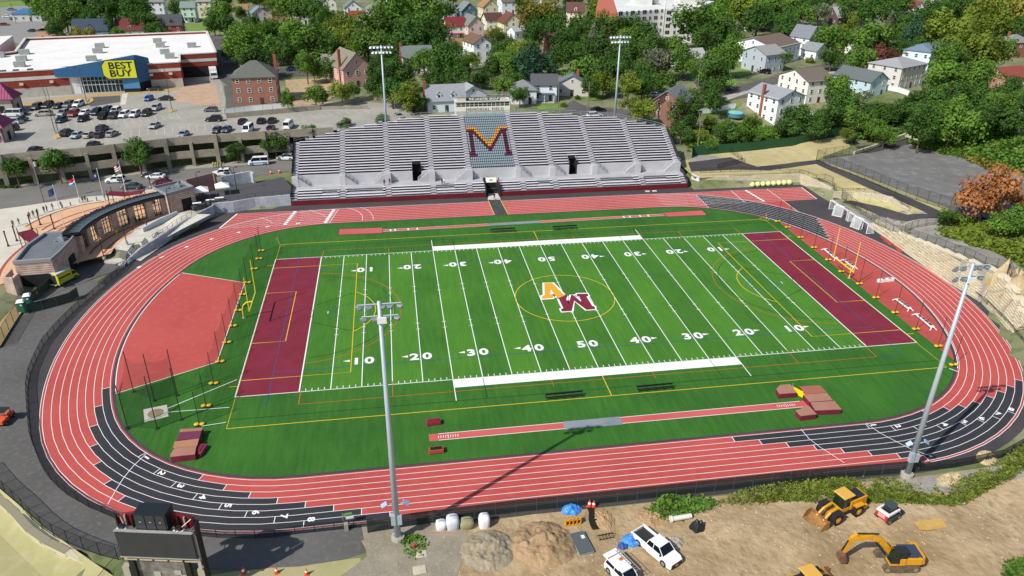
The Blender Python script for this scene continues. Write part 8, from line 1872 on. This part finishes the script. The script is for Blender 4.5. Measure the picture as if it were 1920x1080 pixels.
MB().lathe(0, 0, [(.2, 0), (.2, .06), (.13, .08), (.13, .6), (.17, .62), (.17, .68), (.12, .8), (.03, .88)], 12).build('body', hm, r); 
for s in (-1, 1): MB().tube([(0, 0, .45), (s*.25, 0, .45)], .07, 8).build('outlet', hm, r)
p = G(654, 985); r = empty('drinking_fountain', (p.x, p.y, 0), .1, 'grey post with green and white boxes at the end of the screened fence', 'control post')
MB().box(-.3, -.6, 0, .45, .6, 1.0).build('pedestal', mat('pedestal_grey', '99978a', .8), r); MB().box(0, .1, 1.5, 1.0, .3, .2).build('green_box', mat('box_green', '5a8a4a', .5), r); MB().box(.2, .1, 1.0, .9, .3, .35).build('white_box', mat('box_white', ''), r); MB().tube([(-.55, .1, 0), (-.55, .1, 1.9)], .05, 5).build('post', steel, r)
# ---------------------------------------------------------------- the white pickup and the white utility car
def near(kind, u, v, deg, label, sc=1.0, **k):
    p = G(u, v, .5); return car(p.x, p.y, H(p.x, p.y)+.05, math.radians(deg), kind, 'f0f1f2', label, None, **k)
pk = near('pickup', 1231, 1027, -62, 'white pickup truck with an empty black bed parked in the dirt yard', cat='pickup truck', name='pickup_truck'); pk.scale = (1.05, 1.05, 1.05)
MB().box(2.83, 0, .45, .1, 1.5, .35).build('front_grille', trim, pk); MB().box(2.9, 0, .42, .04, .35, .16).build('licence_plate', mat('plate_orange', 'd8923c', .5), pk)
ut = near('suv', 1170, 1080, -66, 'white utility car with a roof rack carrying a ladder, at the bottom edge', cat='car', name='utility_car')
MB().box(-1.3, 0, 1.7, 2.6, 1.75, .12).build('rear_cover', mat('paint_f0f1f2', 'f0f1f2'), ut)
for s in (-.25, .25): MB().tube([(-2.2, .75+s, 2.0), (1.3, .75+s, 2.0)], .035, 5).build('ladder_rail', al, ut)
for i in range(11): MB().tube([(-2.1+.32*i, .5, 2.0), (-2.1+.32*i, 1.0, 2.0)], .025, 4).build('ladder_rung', al, ut)
for x in (-1.8, .6): MB().tube([(x, -.85, 1.8), (x, -.85, 1.95), (x, .95, 1.95), (x, .95, 1.8)], .03, 5).build('rack_bar', trim, ut)
MB().box(-1.0, .3, 1.9, .3, .5, .12).build('beacon', mat('beacon_orange', 'd86a20', .4), ut)
# ---------------------------------------------------------------- construction machines
my_ = mat('machine_yellow', 'd79a1e', .45, 'c98d1a', 1.2); md = mat('machine_dark', '25272b', .6); cabg = mat('cab_glass', '16281f', .1)
def wheel(parent, x, y, r_, w_, nm='wheel', rm=my_):
    q = MB(); q.tube([(x, y-w_/2, r_), (x, y+w_/2, r_)], r_, 20); o = q.build(nm, tyre, parent)
    for i in range(14):
        a = i*2*PI/14; M_ = Matrix.Translation((x, y, r_)) @ Matrix.Rotation(a, 4, 'Y'); 
    q = MB(); s = 1 if y > 0 else -1; q.tube([(x, y+s*(w_/2-.06), r_), (x, y+s*(w_/2+.04), r_)], r_*.5, 14); q.tube([(x, y+s*w_/2, r_), (x, y+s*(w_/2+.1), r_)], r_*.2, 10); q.build('rim', rm, o); return o
def loader(u, v, deg, label, sc=1.):
    p = G(u, v, 0); r = empty('wheel_loader', (p.x, p.y, .02), math.radians(deg), label, 'wheel loader'); r.scale = (sc, sc, sc)
    # +x is the bucket end
    q = MB(); q.box(-1.9, 0, 1.0, 2.7, 1.7, 1.25); q.hull([(-3.25, -.85), (-2.4, -.85), (-2.4, .85), (-3.25, .85)], [(-3.0, -.7), (-2.4, -.7), (-2.4, .7), (-3.0, .7)], 1.0, 2.3); q.build('engine_hood', my_, r, bevel=.08)
    MB().box(-1.75, 0, 2.25, 2.2, 1.4, .2).build('hood_top', md, r, bevel=.05)
    MB().box(-2.6, 0, .6, 1.3, 2.3, .5).build('counterweight', my_, r, bevel=.06); MB().box(-1.2, 0, .65, 3.0, 1.2, .5).build('rear_frame', my_, r)
    MB().hull([(-.75, -.75), (.75, -.75), (.75, .75), (-.75, .75)], [(-.65, -.7), (.5, -.7), (.5, .7), (-.65, .7)], 1.5, 3.05).build('cab_glass', cabg, r)
    for x, y in ((-.7, -.72), (.62, -.72), (.62, .72), (-.7, .72), (0, -.73), (0, .73)): MB().tube([(x, y, 1.4), (x*.9, y*.97, 3.08)], .05, 5).build('cab_pillar', md, r)
    MB().box(-.05, 0, 3.05, 1.75, 1.75, .16).build('cab_roof', mat('roof_gold', 'd9a84a', .5), r, bevel=.07); MB().box(0, 0, 1.15, 1.6, 1.6, .4).build('cab_floor', my_, r)
    MB().box(1.5, 0, .6, 1.9, .9, .75).build('front_frame', my_, r)
    for x in (-1.6, 1.75):
        for s in (-1, 1): wheel(r, x, s*1.05, .78, .62)
    for s in (-1, 1):
        MB().tube([(1.3, s*.45, 1.7), (2.3, s*.48, 1.45), (3.25, s*.5, .65)], .17, 6).build('lift_arm', my_, r)
        MB().box(1.75, s*1.05, 1.6, 1.3, .7, .07).build('fender', md, r); MB().box(-1.6, s*1.05, 1.62, 1.4, .7, .07).build('fender', my_, r)
        MB().tube([(1.2, s*.25, 1.2), (2.6, s*.3, 1.2)], .07, 6).build('cylinder', md, r)
    MB().tube([(1.4, 0, 1.9), (2.4, 0, 1.7), (3.2, 0, 1.1)], .12, 6).build('tilt_linkage', md, r)
    q = MB(); prof = [(3.3, 1.15), (3.2, .6), (3.35, .15), (3.7, .03), (4.5, .03)]
    for s in (-1, 1): q.add([(x, s*1.4, z) for x, z in prof+[(4.0, .95)]]+[(x, s*1.35, z) for x, z in prof+[(4.0, .95)]], [list(range(6)), list(range(6, 12))[::-1]])
    q.strip([(x, -1.4, z) for x, z in prof], [(x, 1.4, z) for x, z in prof]); q.strip([(x-.07, 1.4, z-.02) for x, z in prof], [(x-.07, -1.4, z-.02) for x, z in prof]); q.build('bucket', mat('bucket_worn', 'a8793c', .6, '7c6042', 1.2), r)
    return r
loader(1573, 963, 197, 'yellow wheel loader with its bucket down, facing left in the dirt yard')
l2 = loader(1510, 1112, 12, 'yellow loader mostly cut off by the bottom edge')
def tracks(parent, L, w_, y, h, m):
    q = MB(); R = h/2; pts = [(-L/2+R+R*math.cos(a), R+R*math.sin(a)) for a in [PI/2+PI*i/8 for i in range(9)]]+[(L/2-R+R*math.cos(a), R+R*math.sin(a)) for a in [-PI/2+PI*i/8 for i in range(9)]]
    n = len(pts); q.add([(x, y-w_/2, z) for x, z in pts]+[(x, y+w_/2, z) for x, z in pts], [list(range(n)), list(range(n, 2*n))[::-1]]+[(i, n+i, n+(i+1) % n, (i+1) % n) for i in range(n)])
    for i in range(int(L/.22)): q.box(-L/2+.15+i*.22, y, h-.02, .1, w_+.04, .05)
    o = q.build('track', m, parent)
    for x in (-L/2+R, L/2-R):
        k = MB(); s = 1 if y > 0 else -1; k.tube([(x, y+s*w_/2, R), (x, y+s*(w_/2+.05), R)], R*.6, 12); k.build('sprocket', mat('track_tan', '8c7c60', .8), o)
def excavator(u, v):
    p = G(u, v, 0); r = empty('excavator', (p.x, p.y, .02), math.radians(172), 'yellow tracked excavator with dark roof and its arm reaching down to the left', 'excavator')
    tm = mat('track_dusty', '6e6350', .9, '544a3c', 2.)
    for s in (-1, 1): tracks(r, 3.9, .55, s*1.1, .8, tm)
    MB().box(0, 0, .35, 2.4, 1.7, .4).build('undercarriage', tm, r); MB().cyl(0, 0, .75, .8, .25, 16).build('slew_ring', md, r)
    up = lambda q, n, m, **k: q.build(n, m, r, **k)
    up(MB().box(-.8, .25, 1.0, 2.5, 2.1, .95), 'house', my_, bevel=.08); up(MB().hull([(-2.5, -1.15), (-1.6, -1.25), (-1.6, 1.3), (-2.5, 1.15)], [(-2.4, -1.05), (-1.6, -1.2), (-1.6, 1.2), (-2.4, 1.05)], 1.0, 2.05), 'counterweight', my_, bevel=.07)
    up(MB().box(-1.0, .2, 1.95, 2.1, 1.9, .12), 'engine_cover', mat('cover_slate', '3a4252', .5), bevel=.04)
    up(MB().hull([(-.3, .35), (1.4, .35), (1.4, 1.3), (-.3, 1.3)], [(-.2, .42), (1.0, .42), (1.0, 1.22), (-.2, 1.22)], 1.2, 2.85), 'cab_glass', cabg)
    for x, y in ((-.25, .38), (1.3, .38), (1.3, 1.27), (-.25, 1.27), (.55, 1.29)): up(MB().tube([(x, y, 1.1), (x*.85, y, 2.88)], .045, 5), 'cab_pillar', md)
    up(MB().box(.4, .82, 2.85, 1.4, .95, .1), 'cab_roof', md, bevel=.04); up(MB().box(.6, .82, 1.0, 1.7, 1.0, .25), 'cab_base', my_)
    def beam(pts, wd, n, m=my_):
        q = MB()
        for (x0, z0, h0), (x1, z1, h1) in zip(pts, pts[1:]):
            d = Vector((x1-x0, z1-z0)).normalized(); nx, nz = -d.y, d.x
            a = [(x0+nx*h0, z0+nz*h0), (x1+nx*h1, z1+nz*h1), (x1-nx*h1, z1-nz*h1), (x0-nx*h0, z0-nz*h0)]
            q.add([(x, -wd-.25, z) for x, z in a]+[(x, wd-.25, z) for x, z in a], [(0, 1, 2, 3), (7, 6, 5, 4), (0, 4, 5, 1), (1, 5, 6, 2), (2, 6, 7, 3), (3, 7, 4, 0)])
        return q.build(n, m, r)
    beam([(.7, 1.4, .3), (2.3, 3.3, .34), (3.3, 3.75, .3), (5.3, 3.5, .2)], .2, 'boom'); beam([(4.9, 4.1, .16), (5.4, 3.4, .28), (5.9, 1.5, .16)], .17, 'stick')
    for pts in ([(2.6, 4.1), (4.9, 4.2)], [(1.3, 1.1), (2.7, 2.9)], [(5.75, 3.2), (6.2, 1.7)]): up(MB().tube([(x, -.25, z) for x, z in pts], .09, 7), 'cylinder', md)
    q = MB(); prof = [(5.9, 1.45), (6.35, 1.2), (6.5, .7), (6.2, .25), (5.6, .2), (5.5, .55)]
    q.strip([(x, -.7, z) for x, z in prof[:5]], [(x, .2, z) for x, z in prof[:5]]); q.strip([(x-.04, .2, z) for x, z in prof[:5]], [(x-.04, -.7, z) for x, z in prof[:5]])
    for y in (-.7, .2): q.add([(x, y, z) for x, z in prof]+[(x, y+.03, z) for x, z in prof], [list(range(6)), list(range(6, 12))[::-1]])
    up(q, 'bucket', mat('bucket_rust', '7a5440', .7, '5a4234', 2.))
    for i in range(4): up(MB().box(5.52, -.6+.24*i, .05, .25, .08, .12), 'bucket_tooth', md)
    return r
excavator(1678, 1056)
p = G(1663, 970); r = empty('skid_steer', (p.x, p.y, .02), math.radians(22), 'small white and red skid steer loader on tracks, seen from behind', 'skid steer')
for s in (-1, 1): tracks(r, 2.4, .4, s*.75, .65, mat('track_rubber', '3a3630', .9))
MB().box(-.3, 0, .45, 2.0, 1.15, .8).build('body', mat('machine_white', 'e0e0de', .5), r, bevel=.05); MB().box(-1.25, 0, .5, .25, 1.5, .75).build('rear_door', mat('machine_red', 'b82a2e', .5), r, bevel=.04); MB().box(-1.1, 0, 1.25, .5, 1.4, .12).build('rear_trim', mat('machine_white', ''), r)
for s in (-1, 1): MB().box(-.2, s*.72, 1.2, 2.2, .2, .25).build('lift_arm', mat('machine_white', ''), r); MB().tube([(.9, s*.6, 1.3), (1.5, s*.6, .4)], .08, 6).build('front_arm', mat('machine_white', ''), r)
MB().hull([(-.6, -.5), (.7, -.5), (.7, .5), (-.6, .5)], [(-.5, -.45), (.55, -.45), (.55, .45), (-.5, .45)], 1.25, 2.05).build('cab', mat('cab_dark', '1a2224', .3), r); MB().box(0, 0, 2.03, 1.25, 1.05, .1).build('cab_roof', mat('roof_slate', '3c4a4c', .5), r)
MB().box(1.75, 0, .1, .6, 1.6, .5).build('attachment', md, r); MB().box(-.85, 0, 1.28, .4, 1.0, .06).build('engine_grille', md, r)
text_into_ = MB(); 
for s in (-.18, .0, .18): MB().box(-1.385, 0, .9+s, .02, .9, .06).build('vent_slat', mat('machine_white', ''), r)
# ---------------------------------------------------------------- left edge: utility cart, toilet, ambulance, lift
p = G(10, 790); r = empty('utility_cart', (p.x, p.y, .02), math.radians(80), 'orange utility cart with a dark roof on the service road at the left edge', 'utility cart')
oc = mat('cart_orange', 'd85a2c', .5)
MB().box(-.7, 0, .45, 1.5, 1.4, .5).build('cargo_box', oc, r); MB().box(1.0, 0, .4, .9, 1.3, .45).build('front', oc, r, bevel=.06); MB().box(.1, 0, .45, .7, 1.2, .35).build('seat', md, r); MB().box(.1, 0, 1.8, 1.4, 1.35, .08).build('roof', md, r)
for x in (-.5, .75):
    for s in (-1, 1): MB().tube([(x, s*.6, .5), (x*.9, s*.6, 1.82)], .035, 5).build('roll_bar', md, r)
for x in (-.85, 1.0):
    for s in (-1, 1): wheel(r, x, s*.65, .3, .25, rm=rim)
def toilet(u, v, label):
    p = G(u, v); r = empty('portable_toilet', (p.x, p.y, .0), .2, label, 'portable toilet', 'portable toilets'); g_ = mat('toilet_green', '1f5a44', .5)
    MB().box(0, 0, 0, 1.2, 1.2, 2.1).build('cabin', g_, r); MB().hull([(-.65, -.65), (.65, -.65), (.65, .65), (-.65, .65)], [(-.4, -.4), (.4, -.4), (.4, .4), (-.4, .4)], 2.1, 2.35).build('roof', mat('canvas_white', ''), r); MB().box(0, -.62, .1, .85, .05, 1.9).build('door', mat('toilet_green2', '2a6e54', .5), r); MB().box(.1, -.66, 1.5, .3, .03, .25).build('sign', mat('canvas_white', ''), r)
toilet(44, 585, 'green portable toilet with a white roof, nearer one'); toilet(56, 573, 'portable toilet partly hidden behind the nearer green one')
p = G(121, 528, .2); r = empty('ambulance', (p.x, p.y, .1), math.radians(62), 'yellow green and white ambulance with open rear doors beside the gatehouse', 'ambulance')
yg = mat('ambulance_yellow', 'c4c22c', .5); aw = mat('ambulance_white', 'c9c8be', .5)
r.scale = (.82, .95, .95); MB().box(-.6, 0, .55, 4.0, 2.3, 2.2).build('box_body', yg, r, bevel=.05); MB().box(-.6, 0, 2.75, 4.05, 2.35, .1).build('box_roof', aw, r); MB().hull([(1.4, -1.0), (3.3, -1.0), (3.3, 1.0), (1.4, 1.0)], [(1.4, -.9), (2.3, -.9), (2.3, .9), (1.4, .9)], .5, 2.0).build('cab', yg, r)
MB().hull([(1.5, -1.02), (2.7, -1.02), (2.7, 1.02), (1.5, 1.02)], [(1.5, -.92), (2.3, -.92), (2.3, .92), (1.5, .92)], 1.3, 1.9).build('cab_window', carglass, r); MB().box(-2.63, 0, .6, .05, 1.6, 1.9).build('rear_opening', md, r)
for s in (-1, 1):
    MB().box(-2.75, s*1.35, .6, .08, .9, 1.9, s*.4).build('rear_door', yg, r); MB().box(-.6, s*1.16, 1.6, 3.2, .03, .3).build('side_stripe', mat('stripe_dark', '2a2c2a', .5), r)
    for x in (-1.7, 2.3): wheel(r, x, s*.95, .42, .3, rm=rim)
MB().box(-2.9, 0, .45, .5, 1.6, .12).build('rear_step', aw, r)
p = G(84, 528, .3); r = empty('scissor_lift', (p.x, p.y, .1), .3, 'orange boom lift parked inside the open service bay', 'boom lift'); om = mat('lift_orange', 'd8482a', .5)
MB().box(0, 0, .35, 2.2, 1.3, .6).build('chassis', om, r); MB().tube([(-.8, 0, 1.0), (1.2, .2, 1.9), (-1.2, .2, 2.2)], .14, 6).build('boom', om, r); MB().tube([(-1.8, -.4, 1.6), (-1.0, -.4, 1.6), (-1.0, .4, 1.6), (-1.8, .4, 1.6), (-1.8, -.4, 1.6)], .05, 5).build('basket', om, r)
for x in (-.8, .8):
    for s in (-1, 1): wheel(r, x, s*.65, .35, .25)
tarp(70, 548, 1.4, .9, 'tan canvas covered heap behind the green screen', 21, 'b89a60')
# ================================================================ PEOPLE
def body_mesh(name, J, swing=.0):
    "one continuous figure grown from a joint skeleton"
    V, E, R = [], [], []
    def add(p, r, par=None):
        V.append(p); R.append(r)
        if par is not None: E.append((par, len(V)-1))
        return len(V)-1
    pel = add((0, 0, .95), .15); wa = add((0, 0, 1.1), .125, pel); ch = add((0, .01, 1.32), .16, wa); nk = add((0, 0, 1.48), .065, ch); hd = add((0, -.02, 1.6), .095, nk); add((0, -.01, 1.7), .085, hd)
    for s in (-1, 1):
        a = J['arm'][0 if s < 0 else 1]; sh = add((s*.19, 0, 1.41), .065, ch); el = add((s*(.24+a[0]*.5), a[1]*.5, 1.41-.29*a[2]), .045, sh); wr = add((s*(.25+a[0]), a[1], 1.41-.55*a[2]+a[3]), .032, el); add((s*(.25+a[0]*1.05), a[1]*1.3-.02, 1.41-.66*a[2]+a[3]*1.4), .03, wr)
        st = J['leg']*s; hp = add((s*.1, 0, .88), .095, pel); kn = add((s*.11, -st*.45-.02, .5), .065, hp); an = add((s*.11, -st, .09), .042, kn); add((s*.12, -st-.14, .05), .04, an)
    me = bpy.data.meshes.new(name); me.from_pydata(V, E, []); o = bpy.data.objects.new(name, me); col.objects.link(o)
    md_ = o.modifiers.new('s', 'SKIN'); md_.use_smooth_shade = True
    for i, sv in enumerate(me.skin_vertices[0].data): sv.radius = (R[i], R[i]*(.72 if i in (1, 2) else 1)); sv.use_root = i == 0
    ss = o.modifiers.new('u', 'SUBSURF'); ss.levels = 1; ss.render_levels = 1
    dg = bpy.context.evaluated_depsgraph_get(); m2 = bpy.data.meshes.new_from_object(o.evaluated_get(dg)); bpy.data.objects.remove(o); bpy.data.meshes.remove(me)
    skin = mat('skin', '9c6a4c', .6); m2.materials.clear()
    for m_ in (skin, mat('cloth_base', '888888', .8), mat('trouser_base', '333333', .85), mat('shoe', '1c1a1a', .7), mat('hair', '1d1613', .8)): m2.materials.append(m_)
    for p in m2.polygons:
        c = p.center; ax = abs(c.x)
        p.material_index = 4 if (c.z > 1.66 or (c.z > 1.56 and c.y > .03)) else 0 if c.z > 1.45 else (0 if ax > .27 and c.z < 1.2 else 1) if c.z > .95 else (0 if ax > .24 else 2 if c.z > .1 else 3)
    return m2
POSE = {'stand': dict(arm=[(.02, -.05, 1, 0)]*2, leg=.03), 'walk': dict(arm=[(.02, -.18, .97, 0), (.02, .16, .97, 0)], leg=.2), 'reach': dict(arm=[(.02, -.38, .5, 0), (.03, -.05, 1, 0)], leg=.06)}
pm_ = {}
def person(u, v, z, deg, pose, shirt, pants, label, grp):
    if pose not in pm_: pm_[pose] = body_mesh('person', POSE[pose])
    p = G(u, v, z); o = bpy.data.objects.new('person', pm_[pose]); col.objects.link(o); o.location = (p.x, p.y, z+.02); o.rotation_euler = (0, 0, math.radians(deg))
    for i, c in ((1, shirt), (2, pants)): o.material_slots[i].link = 'OBJECT'; o.material_slots[i].material = mat('cloth_'+c, c, .8)
    return tag(o, label, 'person', grp)
Gp = 'people on the entrance plaza'; ZP = ZS+.04
for t in [(26, 426, 30, 'stand', '3a4a4a', '24262c', 'person in grey green top standing beside the leftmost plaza posts'), (37, 422, -40, 'walk', '2c2c30', '1f2024', 'person in black walking right of the leftmost plaza posts'), (57, 410, 0, 'stand', '5c1a26', '201c22', 'person in a dark red top left of three on the plaza edge'), (64, 407, 20, 'stand', '22252c', '1c1d20', 'person in black in the middle of three on the plaza edge'), (72, 404, 180, 'walk', '33383f', '1c1d20', 'person in grey right of three on the plaza edge'),
 (84, 399, 0, 'stand', '1e2428', '16171a', 'person in dark clothes near the leftmost flagpole'), (89, 397, 90, 'reach', '2b3a44', '1c1d20', 'person in blue grey bending an arm near the leftmost flagpole'), (100, 394, 150, 'walk', '30343a', '22242a', 'person walking right of the pair by the flagpoles'), (116, 390, -20, 'walk', '3a3f45', '24262c', 'person walking alone between the first two flagpoles'),
 (156, 380, 0, 'stand', '17181b', '121316', 'person in black, left of the pair by the second flagpole'), (161, 379, 20, 'stand', '1a1c20', '121316', 'person in black, right of the pair by the second flagpole'), (197, 376, 30, 'stand', '14151a', '101114', 'person in black standing left of the street side canopy'), (204, 375, 180, 'walk', '1d1f24', '141518', 'person in black walking beside the third flagpole'),
 (220, 443, 200, 'stand', 'e2b400', 'd8aa00', 'person in bright yellow rain gear inside the brick court'), (243, 420, 170, 'stand', '232a3e', '14161c', 'person in navy, leftmost of the group in the brick court'), (250, 418, 190, 'stand', '1d2230', '14161c', 'person in navy, second of the group in the brick court'), (256, 419, 160, 'stand', '1d2230', '101216', 'person in navy, third of the group in the brick court'), (263, 417, 200, 'reach', '222840', '101216', 'person in navy gesturing at the right of the group'), (250, 432, 0, 'stand', '7a1620', '14161c', 'person in a maroon top facing the navy group'), (276, 427, 90, 'stand', '24262a', '1a1c20', 'person in black beside the ramp wall'), (281, 400, 180, 'stand', '9cae2a', '202226', 'person in a lime safety vest by the glazed gate'), (290, 405, 200, 'stand', '1c1e22', '141518', 'person in black right of the lime vest')]:
    person(t[0], t[1], ZP, *t[2:7], Gp) if False else person(t[0], t[1], ZP, t[2], t[3], t[4], t[5], t[6], Gp)
for t in [(387, 390, 180, 'stand', '121316', '0e0f12', 'person in black at the top of the ramp, left one'), (396, 386, 160, 'stand', '16181b', '0e0f12', 'person in black at the top of the ramp, right one'), (378, 378, 90, 'stand', '23262b', '17191c', 'person in the shade of the left white tent')]: person(t[0], t[1], 2.5, t[2], t[3], t[4], t[5], t[6], 'people by the tents')
for i, (u, v) in enumerate(((401, 314), (406, 314), (411, 314), (416, 314), (421, 315))): person(u, v, ZS+.15, 180+i*25, 'stand', 'b8c832', '2a2c30', ['leftmost', 'second', 'middle', 'fourth', 'rightmost'][i]+' of five people in lime vests on the far sidewalk', 'people in lime vests')
person(721, 348, 2.5, 0, 'stand', '222428', '1a1b1e', 'person in black crouched near the left doorway of the stand', 'people in the stand'); person(731, 346, 2.5, 20, 'stand', '6a2226', '1c1d22', 'person in a maroon top left of the stand doorway', 'people in the stand')
person(829, 346, 2.5, 40, 'stand', '5c1a24', '2a2c34', 'person in dark red on the stand walkway', 'people in the stand'); person(833, 346, 2.5, -30, 'stand', 'dfe0e2', '6a7078', 'person in white on the stand walkway beside the dark red one', 'people in the stand')
person(932, 352, .05, 0, 'stand', '6a3028', '3a2c2c', 'person inside the tunnel mouth of the grandstand', 'people in the stand'); person(927, 374, .05, 20, 'walk', '15171c', '101216', 'person in black stepping onto the crossing mat', 'people in the stand')
person(449, 577, .03, 90, 'stand', 'c9ced6', '1c1e24', 'person in a pale top behind the left goal post', 'people on the field');
